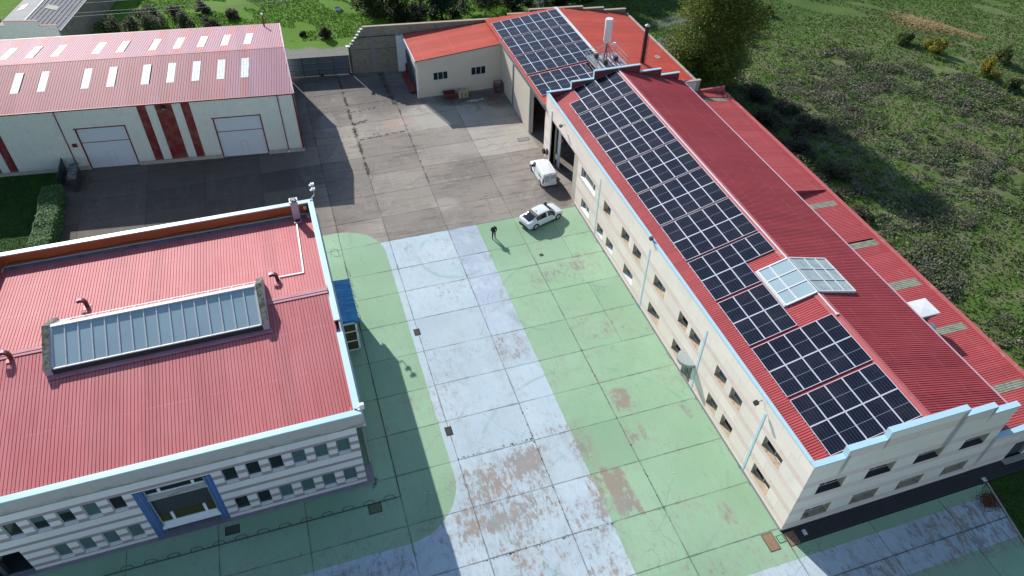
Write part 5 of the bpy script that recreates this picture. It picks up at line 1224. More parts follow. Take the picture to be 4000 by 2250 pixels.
MB().beam((-11.3, 66.98, za_(-11.3) - .06), (-.3, 66.98, za_(-.3) - .06), .04, .1).build('eave_trim', 'steel_red', AX)
MB().tube([(-11.35, 67.02, 5.1), (-11.3, 67.08, 4.7), (-11.25, 67.1, 4.4), (-11.25, 67.1, .1)], .09, 8).build('downpipe', 'white', AX)
MB().box(-11.1, 67.25, 0, -11.0, 75.3, 5.1).build('wall', 'offwhite', AX)
MB().box(-11.16, 67.5, .05, -11.11, 74.2, 3.6).build('sliding_door', 'slate_panel', AX)
# ------------------------------------------------------------------ BOUNDARY WALL, GATE
TB = math.atan(-.126)
BWL = thing('boundary_wall', 'tall buff concrete block wall with stepped left end and pale coping behind the yard', 'wall', (-18.45, BW(-18.45), 0), TB, local=True)
cB = math.cos(TB); L0 = 0.0; L1 = 38.2
xs = lambda x: (x + 18.45) / cB
segs = [(0, .3, 3.75), (.3, .62, 4.1), (.62, .94, 4.5), (.94, 1.24, 4.9), (1.24, 1.54, 5.3), (1.54, 1.84, 5.7), (1.84, 2.14, 6.05), (2.14, xs(2.95), 6.35), (xs(2.95), xs(5.88), 6.85), (xs(5.88), xs(13.27), 7.3), (xs(13.27), xs(16.24), 6.98), (xs(16.24), xs(19.4), 6.6)]
mb = MB()
for a, b, z in segs: mb.box(a, 0, -.1, b, .3, z)
for a in (3.0, 9.5): mb.box(a, -.06, -.1, a + .45, .0, 6.3)
mb.build('wall', 'block', BWL)
for a, b, z in segs: MB().box(a - .04, -.05, z, b + .02, .36, z + .08).build('coping', 'buff_cope' if a > 2 else 'ridge_white', BWL)
mb = MB(); P = [(.05, -.07, .1), (.05, -.07, 3.4), (.5, -.07, 4.3), (1.3, -.07, 4.95), (2.0, -.07, 5.05), (6.6, -.07, 5.1)]
mb.tube(P, .05, 6).tube([(.2, -.05, .1), (.2, -.05, 3.3)], .04, 6); mb.build('cable', 'black', BWL)
MB().beam((.5, -.02, 3.35), (6.6, -.02, 3.35), .03, .03).build('cable', 'steel_dark', BWL)
MB().box(3.0, -.075, 0, 3.42, -.06, 6.2).build('render_strip', 'plinth', BWL)
MB().box(6.38, -.35, 0, 7.5, -.02, 5.15).build('pier', 'white_tex', BWL, label='white rendered pier beside the annex')
tag(MB().box(-18.75, 76.0, 3.85, -18.35, 76.5, 4.0).build('floodlight', 'white'), 'white floodlight on top of the low end of the block wall', 'floodlight')
G = thing('yard_gate', 'dark slate sliding gate with four framed bays between warehouse and block wall', 'gate', (-26.7, 77.35, 0), math.atan2(-1.08, 8.1), local=True)
gw = 8.15
for i in range(4):
    for j in range(3):
        a = gw * i / 4; z = .1 + .87 * j
        mb = MB(); x = a + .04
        while x < a + gw / 4 - .04: mb.box(x, 0, z + .03, min(x + .14, a + gw / 4 - .04), .025, z + .84); mb.box(x + .14, .012, z + .03, min(x + .17, a + gw / 4 - .04), .02, z + .84); x += .17
        mb.build('sheet', plain('slate gate sheet', (0.10, 0.125, 0.15), .5, var=.1) if 'gs' not in M else M['gs'], G)
mb = MB()
for i in range(5): x = gw * i / 4; mb.box(x - .04, -.04, .02, x + .04, .04, 2.74)
for j in range(4): z = .08 + .87 * j; mb.box(0, -.04, z - .03, gw, .04, z + .04)
mb.build('frame', 'steel_dark', G)
for x in (4.2, 8.0): MB().box(x, -.3, 0, x + .4, .0, .28).build('gate_stop', 'steel_dark', G)
# ------------------------------------------------------------------ GREY BARN top left
GB = thing('grey_barn', 'old grey slate-roofed barn with white stepped front behind the warehouse', 'building', (-54.95, 90.7, 0), -.236, local=True)
W_ = 8.5; D_ = 34
M['slate_roof'] = plain('mottled slate roof', (0.115, 0.125, 0.15), .75, var=.7, sc=3.5, dirt=((0.2, 0.2, 0.19), .56, .5), fine=8)
M['slate_roof2'] = plain('lighter slate roof', (0.22, 0.23, 0.24), .75, var=.35, sc=2.5, dirt=((0.12, 0.12, 0.12), .55, .5), fine=8)
M['barn_wall'] = plain('dirty render', (0.22, 0.20, 0.16), .95, var=.25, sc=.8, dirt=((.08, .08, .07), .5, .5))
mb = MB(); mb.box(-.2, .3, 0, 0, D_, 4.15).box(-W_, .3, 0, -W_ + .2, D_, 4.15).build('wall', 'barn_wall', GB)
for nm, xa, za, xb, zb2, mt in (('roof', .15, 4.15, -W_ / 2, 5.3, 'slate_roof'), ('roof', -W_ - .15, 4.15, -W_ / 2, 5.3, 'slate_roof2')):
    mb = MB(); R_ = 9
    for k in range(R_):
        p = k / R_; q = (k + 1) / R_
        xa_, za2 = xa + (xb - xa) * p, za + (zb2 - za) * p; xb_, zb3 = xa + (xb - xa) * q, za + (zb2 - za) * q
        mb.hexa([(xa_, .25, za2), (xb_, .25, zb3 - .02), (xb_, D_, zb3 - .02), (xa_, D_, za2), (xa_, .25, za2 + .05), (xb_, .25, zb3 + .0), (xb_, D_, zb3 + .0), (xa_, D_, za2 + .05)])
    mb.build(nm, mt, GB)
MB().beam((-W_ / 2, .3, 5.33), (-W_ / 2, D_, 5.33), .12, .08).beam((.16, .3, 4.15), (.16, D_, 4.15), .08, .08).build('ridge_trim', 'ridge_white', GB)
for xa, y, ww, hh, lab in ((-2.0, 5.5, 1.4, 1.3, 'moss'), (-6.6, 6.2, 1.2, 2.0, 'pale')):
    s_ = 1 if xa > -4 else -1
    z = 4.15 + (5.3 - 4.15) * ((.15 - xa) / (W_ / 2 + .15) if s_ > 0 else (W_ + .15 + xa) / (W_ / 2 + .15)) + .06
    dz = (5.3 - 4.15) / (W_ / 2 + .15) * ww * s_
    MB().quad((xa, y, z), (xa, y + hh, z), (xa - ww, y + hh, z + dz), (xa - ww, y, z + dz)).build('rooflight', 'poly_grey', GB)
mb = MB()
for a, b, z in ((-2.2, 0, 4.95), (-6.6, -2.2, 5.6), (-W_ - .2, -6.6, 5.0)): mb.box(a, 0, -.1, b, .25, z)
mb.build('front_wall', 'white_tex', GB)
for a, b, z in ((-2.2, 0.05, 4.95), (-6.65, -2.15, 5.6), (-W_ - .2, -6.6, 5.0)): MB().box(a, -.04, z, b, .3, z + .08).build('coping', plain('terracotta coping', (0.48, 0.32, 0.25), .9, var=.2), GB)
MB().box(-6.6, -.12, 2.9, -3.0, 0, 3.05).build('lintel', 'steel_dark', GB)
# ------------------------------------------------------------------ overhead wires and lattice pole
for k, (p, q, z) in enumerate((((-75, 84.3), (40, 82.0), 10.0), ((-75, 83.6), (40, 80.2), 9.2), ((-75, 82.6), (40, 79.0), 9.2))):
    pts = [(p[0] + (q[0] - p[0]) * t / 14, p[1] + (q[1] - p[1]) * t / 14, z - 1.2 * math.sin(PI * t / 14) + .9) for t in range(8)]
    pts = [(x, y + 0, zz) for x, y, zz in pts]
    tag(MB().tube(pts, .014, 4).build('overhead_wire', 'cord_grey'), ['highest of three overhead wires above the grey barn', 'middle one of three overhead wires above the grey barn', 'lowest of three overhead wires above the grey barn'][k], 'wire', 'overhead wires')
LP = thing('lattice_pole', 'grey lattice power pole behind the block wall at the tree line', 'power pole', (13.2, 88.8, 0))
mb = MB(); hw = .5; H_ = 11
for sx in (-1, 1):
    for sy in (-1, 1): mb.beam((13.2 + sx * hw, 88.8 + sy * hw, 0), (13.2 + sx * .2, 88.8 + sy * .2, H_), .07)
mb.build('leg', 'galv', LP); mb = MB()
for k in range(11):
    a = hw - .3 * k / 11; b = hw - .3 * (k + 1) / 11; z = k
    for s_ in (-1, 1):
        mb.beam((13.2 - a, 88.8 + s_ * a, z), (13.2 + b, 88.8 + s_ * b, z + 1), .04); mb.beam((13.2 + s_ * a, 88.8 - a, z), (13.2 + s_ * b, 88.8 + b, z + 1), .04)
mb.build('brace', 'galv', LP)

# ------------------------------------------------------------------ roof mast, chimney, smoke
AN = thing('antenna_mast', 'large white cylindrical phone antenna on a guyed lattice mast with grating platform', 'antenna', (9.3, 55.6, 7.6))
ax_, ay_ = 9.3, 55.6
MB().tube([(ax_, ay_, 10.35), (ax_, ay_, 10.4), (ax_, ay_, 13.0), (ax_, ay_, 13.1)], [.40, .45, .45, .40], 24).build('antenna_cylinder', 'white', AN)
MB().tube([(ax_, ay_, 10.25), (ax_, ay_, 10.36)], .3, 12).tube([(ax_, ay_, 13.1), (ax_, ay_, 13.3)], .03, 6).build('collar', 'galv', AN)
MB().tube([(ax_ - .2, ay_, 8.0), (ax_, ay_, 10.3)], .09, 8).tube([(ax_ + .15, ay_ - .1, 8.0), (ax_, ay_, 10.3)], .09, 8).build('pole', 'galv', AN)
for k, (dx, dy) in enumerate(((-1.6, 1.2), (1.5, .9), (.3, -1.4), (-.6, -.7), (1.0, .4))): MB().tube([(ax_ + dx, ay_ + dy, 8.0), (ax_, ay_, 10.2)], .035, 6).build('brace', 'steel_dark' if k % 2 else 'galv', AN)
MB().tube([(ax_ + .35, ay_ - .1, 10.05), (ax_ + .7, ay_ - .2, 10.1)], .05, 6).tube([(ax_ + .6, ay_ - .35, 10.12), (ax_ + .85, ay_ - .65, 10.2)], .24, 16).build('microwave_dish', 'white', AN)
mb = MB()
for k in range(9): mb.box(7.5 + .46 * k, 53.9, 7.93, 7.5 + .46 * k + .3, 57.3, 7.98)
mb.box(7.4, 53.8, 7.86, 11.5, 53.95, 7.98).box(7.4, 57.25, 7.86, 11.5, 57.4, 7.98).build('platform', 'galv', AN)
mb = MB()
for x, y in ((7.5, 53.9), (7.5, 57.3), (11.4, 57.3), (11.4, 53.9), (9.4, 57.3), (9.4, 53.9)): mb.beam((x, y, 7.9), (x, y, 8.95), .05)
for z in (8.45, 8.93): mb.beam((7.5, 53.9, z), (7.5, 57.3, z), .045).beam((7.5, 57.3, z), (11.4, 57.3, z), .045).beam((11.4, 57.3, z), (11.4, 53.9, z), .045)
mb.build('railing', 'galv', AN)
mb = MB()
for x in (7.9, 8.6, 9.9, 10.5): mb.beam((x, 50.35, zNn(9.4) + .35), (x, 56.8, zNn(9.4) + .45), .07)
mb.build('white_rail', 'white', AN)
for x, y in ((8.3, 56.4), (10.3, 55.2), (8.7, 54.6)): MB().box(x, y, 7.98, x + .5, y + .35, 8.5).build('equipment_box', 'slate_panel', AN)
CH = thing('chimney_stack', 'sooty black chimney stack with ladder and pale conical cap on the orange roof', 'chimney', (14.6, 56.15, 6.7))
cx, cy = 14.6, 56.15
MB().tube([(cx, cy, 6.6), (cx, cy, 10.75), (cx, cy, 11.35)], [.22, .22, .23], 14).tube([(cx, cy, 10.9), (cx, cy, 11.0)], .27, 14).build('pipe', 'stack', CH)
MB().tube([(cx, cy, 11.38), (cx, cy, 11.43), (cx, cy, 11.62)], [.32, .31, .03], 14).build('cap', 'offwhite', CH)
mb = MB()
for s_ in (-1, 1):
    x = cx + s_ * .36
    mb.beam((x, cy - .1, 6.7), (x, cy - .1, 10.7), .03); mb.beam((x - s_ * .12, cy - .1, 6.7), (x - s_ * .12, cy - .1, 10.7), .02)
    for k in range(14): z = 6.8 + k * .29; mb.beam((x, cy - .1, z), (x - s_ * .14, cy - .1, z + .12), .02)
for k in range(5): z = 7.2 + k * .85; mb.tube([(cx + .36 * math.cos(a), cy + .3 * math.sin(a), z) for a in [j * PI / 4 for j in range(9)]], .015, 4, cap=False)
mb.build('ladder', 'stack', CH)
MB().box(cx - .55, cy - .2, zE(cx) + .02, cx - .2, cy + .25, zE(cx) + .05).build('base_flashing', 'concrete_light', CH)
# smoke drifting east
sm = bpy.data.meshes.new('smoke'); bm = bmesh.new(); bmesh.ops.create_icosphere(bm, subdivisions=3, radius=1.0)
for v in bm.verts: v.co = Vector((v.co.x * 3.4, v.co.y * .9 * (1 + .25 * v.co.x), v.co.z * .75 * (1 + .3 * v.co.x)))
bm.to_mesh(sm); bm.free()
smk = link('smoke', sm, None, (17.9, 56.8, 11.2)); smk['kind'] = 'stuff'
n = NT('thin smoke'); n.t.nodes.remove(n.b); pv = n.n('ShaderNodeVolumePrincipled'); p = n.obj()
d = n.ramp(n.noise(n.mapv(p, (.8, 1.6, 1.6)), 1.0, 4, .6), .42, .68); xx = n.xyz(p)
r_ = n.n('ShaderNodeVectorMath', operation='LENGTH'); n.l(n.mapv(p, (1 / 3.4, 1 / 1.0, 1 / .85)), r_.inputs[0])
fall = n.math('SUBTRACT', 1.0, n.ramp(r_.outputs['Value'], .3, 1.0))
n.l(n.math('MULTIPLY', n.math('MULTIPLY', d, fall), .30), pv.inputs['Density']); pv.inputs['Color'].default_value = (.82, .86, .92, 1)
n.l(pv.outputs[0], n.out.inputs['Volume']); sm.materials.append(n.m)

# ------------------------------------------------------------------ small yard things
RB = thing('ramp_plate', 'dark red steel loading ramp lying beside the grey annex door', 'ramp', (-11.5, 71, 0))
MB().hexa([(-12.0, 68.6, .1), (-11.2, 68.6, .45), (-11.2, 74.3, .45), (-12.0, 74.3, .1), (-12.0, 68.6, .17), (-11.2, 68.6, .52), (-11.2, 74.3, .52), (-12.0, 74.3, .17)]).box(-11.3, 68.6, 0, -11.17, 74.3, .44).build('plate', 'redlead', RB)
for y in (68.6, 74.2): MB().box(-11.35, y - .1, .4, -11.15, y + .1, 1.5).build('post', 'redlead', RB)
SKP = thing('skip', 'open dark red steel skip by the annex wall', 'skip', (-7.3, 66, 0))
mb = MB(); x0, x1, y0, y1, zb_, zt = -8.05, -6.55, 65.75, 66.75, .12, .72; i_ = .22
O_ = [(x0 + i_, y0 + i_ * .6, zb_), (x1 - i_, y0 + i_ * .6, zb_), (x1 - i_, y1 - i_ * .6, zb_), (x0 + i_, y1 - i_ * .6, zb_), (x0, y0, zt), (x1, y0, zt), (x1, y1, zt), (x0, y1, zt)]
mb.add(O_, [(0, 3, 2, 1), (0, 1, 5, 4), (1, 2, 6, 5), (2, 3, 7, 6), (3, 0, 4, 7)])
t = .04; I_ = [(x0 + i_ + t, y0 + i_ * .6 + t, zb_ + t), (x1 - i_ - t, y0 + i_ * .6 + t, zb_ + t), (x1 - i_ - t, y1 - i_ * .6 - t, zb_ + t), (x0 + i_ + t, y1 - i_ * .6 - t, zb_ + t), (x0 + t, y0 + t, zt), (x1 - t, y0 + t, zt), (x1 - t, y1 - t, zt), (x0 + t, y1 - t, zt)]
mb.add(I_, [(0, 1, 2, 3), (0, 4, 5, 1), (1, 5, 6, 2), (2, 6, 7, 3), (3, 7, 4, 0)]); mb.build('tub', 'redlead', SKP)
MB().box(x0 - .04, y0 - .04, zt, x1 + .04, y0 + .03, zt + .06).box(x0 - .04, y1 - .03, zt, x1 + .04, y1 + .04, zt + .06).box(x0 - .04, y0, zt, x0 + .03, y1, zt + .06).box(x1 - .03, y0, zt, x1 + .04, y1, zt + .06).build('rim', 'redlead', SKP)
MB().box(x0 + .3, y0 + .2, 0, x0 + .45, y1 - .2, .13).box(x1 - .45, y0 + .2, 0, x1 - .3, y1 - .2, .13).build('skid', 'steel_dark', SKP)
for k in range(5):
    z = k * .15; p_ = thing('pallet', ['bottom pallet of the stack beside the red skip', 'second pallet from the ground in the stack beside the red skip', 'middle pallet of the stack beside the red skip', 'second pallet from the top in the stack beside the red skip', 'top pale wooden pallet of the stack beside the red skip'][k], 'pallet', (-6.1, 65.4, z), group='wooden pallets stacked beside the skip')
    for i in range(3): y = 65.62 + i * .44; MB().box(-6.1, y, z, -4.9, y + .1, z + .02).box(-6.1, y, z + .02, -5.96, y + .1, z + .12).box(-5.56, y, z + .02, -5.42, y + .1, z + .12).box(-5.04, y, z + .02, -4.9, y + .1, z + .12).build('bearer', 'wood', p_)
    for i in range(7): x = -6.1 + i * .172; MB().box(x, 65.6, z + .12, x + .15, 66.62, z + .142).build('board', 'wood', p_)
CG = thing('mesh_cage', 'rusty red wire mesh cage in the yard corner below the annex', 'cage', (-.6, 66.2, 0))
mb = MB()
for x in (-1.1, -.05):
    for y in (65.75, 66.75): mb.box(x - .03, y - .03, 0, x + .03, y + .03, 1.25)
for z in (.12, 1.22): mb.box(-1.1, 65.73, z, -.05, 65.77, z + .04).box(-1.1, 66.73, z, -.05, 66.77, z + .04).box(-1.12, 65.75, z, -1.08, 66.75, z + .04).box(-.07, 65.75, z, -.03, 66.75, z + .04)
mb.build('frame', 'redlead', CG); mb = MB()
for k in range(10):
    x = -1.05 + k * .105; mb.box(x, 66.74, .15, x + .012, 66.755, 1.22)
    if k < 6: mb.box(x, 65.745, .15, x + .012, 65.757, .7)
    y = 65.8 + k * .1; mb.box(-1.105, y, .15, -1.09, y + .012, 1.22).box(-.06, y, .15, -.045, y + .012, 1.22)
for k in range(8): z = .2 + k * .13; mb.box(-1.1, 66.745, z, -.05, 66.755, z + .012).box(-1.1, 65.75, z, -1.09, 66.75, z + .012)
mb.build('wire_mesh', 'redlead', CG)
mb = MB()
for k in range(16): x, y = rnd.uniform(-1, -.15), rnd.uniform(65.8, 66.65); mb.obox((x, y, .22 + rnd.random() * .25), (.12, .05, .02), (-.04, .09, 0), (0, 0, .05))
tag(mb.build('rubble', plain('mauve rubble', (.20, .14, .16), .9, var=.5, sc=6)), 'mauve stone rubble lying inside the mesh cage', 'rubble', kind='stuff')
mb = MB()
for k in range(70):
    x, y = rnd.gauss(-1.9, .45), rnd.gauss(64.6, .4); a = rnd.random() * 3; s_ = rnd.uniform(.03, .1); mb.obox((x, y, s_ * .5), (s_ * math.cos(a), s_ * math.sin(a), 0), (-s_ * .5 * math.sin(a), s_ * .5 * math.cos(a), 0), (0, 0, s_ * .4))
tag(mb.build('brick_rubble', plain('broken brick', (.30, .14, .08), .9, var=.6, sc=9)), 'scatter of broken orange brick on the concrete near the cage', 'rubble', kind='stuff')
mb = MB()
for k in range(60):
    x, y = rnd.gauss(-4.2, .6), rnd.gauss(64.6, .12); a = rnd.random() * 3; s_ = rnd.uniform(.03, .08); mb.obox((x, y, s_ * .5), (s_ * math.cos(a), s_ * math.sin(a), 0), (-s_ * .5 * math.sin(a), s_ * .5 * math.cos(a), 0), (0, 0, s_ * .4))
tag(mb.build('plaster_scraps', 'white_tex'), 'pale plaster scraps on dark concrete in front of the pallets', 'debris', kind='stuff')
# litter flecks all over the yard
mb = MB()
for k in range(240):
    x, y = rnd.uniform(-24, -.5), rnd.uniform(-2, 74)
    if y > 66 and x > -11: continue
    a = rnd.random() * 3; s_ = rnd.uniform(.02, .055); mb.obox((x, y, .015), (s_ * math.cos(a), s_ * math.sin(a), 0), (-s_ * .6 * math.sin(a), s_ * .6 * math.cos(a), .01), (0, 0, .008))
tag(mb.build('litter', 'white_tex'), 'tiny pale scraps scattered over the yard', 'litter', kind='stuff')
# mossy slab topped meter enclosure and dark fence by the lawn
ME = thing('meter_enclosure', 'low enclosure with mossy concrete slab top at the hedge end by the warehouse', 'enclosure', (-51.15, 59.1, 0))
MB().box(-51.6, 57.6, 1.68, -50.7, 60.65, 1.8).build('slab', 'moss_concrete', ME)
MB().box(-51.5, 57.7, 0, -50.85, 60.6, 1.68).build('cabinet', 'steel_dark', ME)
FN_ = thing('slate_fence', 'dark slate sheet fence between hedge and topiary bush', 'fence', (-52.6, 61, 0))
MB().box(-52.65, 58.3, 0, -52.6, 62.6, 1.75).build('sheet', 'slate_panel', FN_)
for y in (58.3, 60.4, 62.5): MB().box(-52.7, y, 0, -52.58, y + .08, 1.8).build('post', 'steel_dark', FN_)
tag(MB().tube([(-50.4, 60.5, .1), (-50.2, 58.5, .05), (-49.8, 56.5, .03), (-49.5, 55.8, .03)], .02, 5).build('hose', 'rust'), 'thin rust-coloured hose on dark concrete beside the enclosure', 'hose')
wt = thing('water_tub', 'white tub standing in the bright green pasture beyond the gate', 'tub', (-17.2, 97.2, .1))
MB().tube([(-17.2, 97.2, .0), (-17.2, 97.2, .55)], [.5, .6], 14, cap=False).build('shell', 'white', wt); MB().tube([(-17.2, 97.2, .35), (-17.2, 97.2, .42)], .5, 14).build('water', 'glass_dark', wt)
def floodl(p, d, lab):
    t_ = thing('wall_spotlight', lab, 'spotlight', p, group='small spotlights on the long hall parapet')
    p = Vector(p); q = p + Vector(d)
    MB().beam(p, q, .04).build('arm', 'steel_dark', t_); MB().obox(q, (.14, 0, .03), (0, .16, 0), (0, .0, .1)).build('housing', 'black', t_); MB().obox(q + Vector((-.02, 0, -.1)), (.11, 0, 0), (0, .13, 0), (0, 0, .02)).build('lens', 'lamp_glass', t_)
floodl((-.05, 5.9, 7.75), (-.5, .0, -.1), 'black spotlight on the blue parapet edge near the south corner of the long hall')
floodl((0, 23.6, 8.15), (-.15, 0, .15), 'black spotlight on the blue parapet edge midway along the long hall')
floodl((-.03, 44.4, 7.4), (-.45, 0, -.1), 'spotlight above the big open door of the long hall')
tag(MB().tube([(5.3, .1, 8.9), (5.3, .1, 9.35)], .02, 5).tube([(5.3, .1, 9.3), (5.3, .1, 9.48)], .09, 10).build('globe_lamp', 'white'), 'small white globe on the stepped blue parapet of the south facade', 'lamp')
# ------------------------------------------------------------------ vehicles
def catmull(P, n):
    P = np.array(P, float); out = []
    m = len(P)
    for i in range(m - 1):
        p0, p1, p2, p3 = P[max(i - 1, 0)], P[i], P[i + 1], P[min(i + 2, m - 1)]
        for k in range(n):
            t = k / n; t2 = t * t; t3 = t2 * t
            q = .5 * ((2 * p1) + (-p0 + p2) * t + (2 * p0 - 5 * p1 + 4 * p2 - p3) * t2 + (-p0 + 3 * p1 - 3 * p2 + p3) * t3); out.append(q)
    out.append(P[-1]); return np.array(out)
def loft(st, glassf, ns=4, npf=3):
    """st rows: x, w, zb, zs, zbelt, wr, zt ; returns body and glass meshes"""
    R_ = catmull(st, ns); rings = []
    for x, w_, zb, zs, zbelt, wr, zt in R_:
        prof = [(0, zb), (w_ * .55, zb), (w_ * .95, zb + .04), (w_, zb + .16), (w_, zs), (w_ - .03, zbelt), (wr + .02, zt - .09 if zt - zbelt > .15 else zbelt + (zt - zbelt) * .7), (wr * .85, zt - .025), (wr * .45, zt), (0, zt + .005)]
        half = catmull(prof, npf)
        ring = [(x, y, z) for y, z in half] + [(x, -y, z) for y, z in half[::-1][1:-1]]
        rings.append(ring)
    n_ = len(rings[0]); V_ = [p for r_ in rings for p in r_]; body = []; glass = []
    nh = npf * 9 + 1
    for i in range(len(rings) - 1):
        for k in range(n_):
            k2 = (k + 1) % n_
            f = (i * n_ + k, (i + 1) * n_ + k, (i + 1) * n_ + k2, i * n_ + k2)
            kk = k if k < nh - 1 else n_ - 1 - k
            u = (kk + .5) / npf; xm = (R_[i][0] + R_[i + 1][0]) / 2
            (glass if glassf(xm, u, R_[i]) else body).append(f)
    body.append(tuple(range(n_))); L = (len(rings) - 1) * n_; body.append(tuple(range(L, L + n_))[::-1])
    return V_, body, glass
def wheel(name, root, x, y, r, w_, rimmat, spokes=5):
    prof = [(r * .62, -w_ / 2), (r * .93, -w_ / 2), (r, -w_ * .3), (r, w_ * .3), (r * .93, w_ / 2), (r * .62, w_ / 2)]
    n_ = 22; vs = [(a * math.cos(2 * PI * k / n_), b, a * math.sin(2 * PI * k / n_)) for a, b in prof for k in range(n_)]
    fs = [(i * n_ + k, i * n_ + (k + 1) % n_, (i + 1) * n_ + (k + 1) % n_, (i + 1) * n_ + k) for i in range(5) for k in range(n_)]
    wo = link('wheel', MB().add(vs, fs, 0, True).mesh('tyre', 'rubber'), root, (x, y, r)); wo.name = 'wheel'
    s_ = 1 if y > 0 else -1
    mb = MB()
    for k in range(spokes):
        a = 2 * PI * k / spokes; c, d = math.cos(a), math.sin(a)
        mb.beam((c * .06, s_ * w_ * .36, d * .06), (c * r * .62, s_ * w_ * .44, d * r * .62), .07 if spokes == 5 else .1, .03)
    mb.tube([(0, s_ * w_ * .3, 0), (0, s_ * w_ * .46, 0)], r * .16, 10)
    mb.tube([(r * .6 * math.cos(2 * PI * k / 20), s_ * w_ * .45, r * .6 * math.sin(2 * PI * k / 20)) for k in range(21)], .018, 5, cap=False)
    link('rim', mb.mesh('rim', rimmat), wo)
    link('disc', MB().tube([(0, s_ * w_ * .1, 0), (0, s_ * w_ * .2, 0)], r * .6, 18).mesh('disc', 'steel_dark'), wo)
def vehicle(name, label, cat, loc, head, st, glassf, paint, wb, ra, r, track, W, rim, lowmat='black', ns=4):
    root = thing(name, label, cat, loc, head, local=True)
    L0_ = st[0][0]; V_, body, glass = loft(st, glassf, ns)
    mx_ = lambda fs, m: (lambda me: me)(m)
    def mk(nm, faces, mat):
        used = sorted({i for f in faces for i in f}); rm = {a: b for b, a in enumerate(used)}
        mb = MB().add([V_[i] for i in used], [tuple(rm[i] for i in f) for f in faces], 0, True); me = mb.mesh(nm, mat); return link(nm, me, root)
    cxm = ra + wb / 2
    V_[:] = [(x - cxm, y, z) for x, y, z in V_]
    mk('body', body, paint); mk('windows', glass, 'glass_car')
    for x in (ra - cxm, ra + wb - cxm):
        for s_ in (-1, 1):
            y = s_ * track / 2; wheel('wheel', root, x, y, r, .22, rim)
            ys = s_ * (W / 2 + .018); a = [PI * k / 12 for k in range(13)]
            mb = MB(); q0 = [(x + (r + .07) * math.cos(t), ys, r + (r + .06) * math.sin(t)) for t in a]; q1 = [(x + (r - .1) * math.cos(t), ys, r + (r - .1) * math.sin(t)) for t in a]
            for k in range(12): mb.quad(q0[k], q0[k + 1], q1[k + 1], q1[k])
            mb.build('wheel_arch', 'black', root)
            MB().box(x - r - .04, s_ * (W / 2 - .35), .15, x + r + .04, s_ * (W / 2 - .05), r * 1.5).build('wheel_well', 'black', root)
    return root, cxm
stc = [(0.0, .66, .42, .78, .86, .50, .90), (.10, .84, .32, .82, .98, .62, 1.03), (.35, .92, .27, .86, 1.04, .66, 1.12), (.75, .945, .25, .88, 1.06, .66, 1.28), (1.2, .945, .24, .86, 1.05, .64, 1.47), (1.75, .93, .24, .84, 1.03, .66, 1.58), (2.4, .925, .24, .84, 1.01, .66, 1.61),
       (2.95, .93, .24, .84, .99, .64, 1.54), (3.35, .94, .24, .83, .97, .66, 1.33), (3.68, .94, .24, .82, .95, .74, 1.06), (4.15, .935, .26, .80, .89, .70, .98), (4.5, .87, .28, .68, .80, .62, .86), (4.66, .76, .34, .58, .70, .50, .74), (4.72, .58, .40, .54, .62, .38, .65)]
def gcar(x, u, r_):
    if 5.15 < u < 6.0 and 1.05 < x < 3.5: return abs(x - 2.45) > .05
    if u > 6.75 and 2.95 < x < 3.66: return True
    if u > 6.75 and .30 < x < 1.28: return True
    return False
car, cxm = vehicle('electric_car', 'white coupe-style crossover car parked on green floor beside a standing person', 'car', (-4.40, 38.52, 0), math.radians(18.7), stc, gcar, 'carpaint', 2.98, .93, .36, 1.72, 1.88, 'alu')
cc = lambda x: x - cxm
for s_ in (-1, 1):
    MB().obox((cc(3.22), s_ * 1.02, 1.02), (.06, 0, 0), (0, .11, 0), (0, 0, .07)).beam((cc(3.2), s_ * .9, .98), (cc(3.22), s_ * 1.0, 1.0), .04).build('mirror', 'black', car)
    MB().obox((cc(4.52), s_ * .74, .72), (.09, s_ * -.05, 0), (0, .05, 0), (0, 0, .05)).build('headlight', 'lamp_glass', car)
    MB().obox((cc(.06), s_ * .62, .84), (.03, 0, 0), (0, .14, 0), (0, 0, .045)).build('tail_light', 'red_lamp', car)
    MB().box(cc(1.35), s_ * .935, .2, cc(3.45), s_ * .955, .32).build('side_skirt', 'black', car)
    for x in (2.25, 1.5): MB().box(cc(x), s_ * .935, .86, cc(x + .2), s_ * .952, .885).build('door_handle', 'carpaint', car)
MB().obox((cc(-.0), 0, .40), (.06, 0, 0), (0, .70, 0), (0, 0, .12)).build('rear_bumper', 'black', car)
MB().obox((cc(.0), 0, .70), (.012, 0, 0), (0, .26, 0), (0, 0, .055)).build('number_plate', 'white', car)
MB().obox((cc(1.22), 0, 1.50), (.16, 0, .05), (0, .58, 0), (0, 0, .014)).build('spoiler', 'black', car)
MB().obox((cc(1.6), .0, 1.60), (.06, 0, .0), (0, .02, 0), (0, 0, .04)).build('roof_antenna', 'black', car)
MB().obox((cc(3.48), .78, 1.18), (.13, 0, .0), (0, .12, 0), (0, 0, .14)).build('bag', 'cloth_dark', None)
bag = bpy.data.objects['bag']; ang = math.radians(18.7); bx, by = cc(3.48), .78
bag.location = (-4.40 + bx * math.cos(ang) - by * math.sin(ang), 38.52 + bx * math.sin(ang) + by * math.cos(ang), 1.04)
tag(bag, 'black bag standing at the windscreen corner of the white crossover car', 'bag')
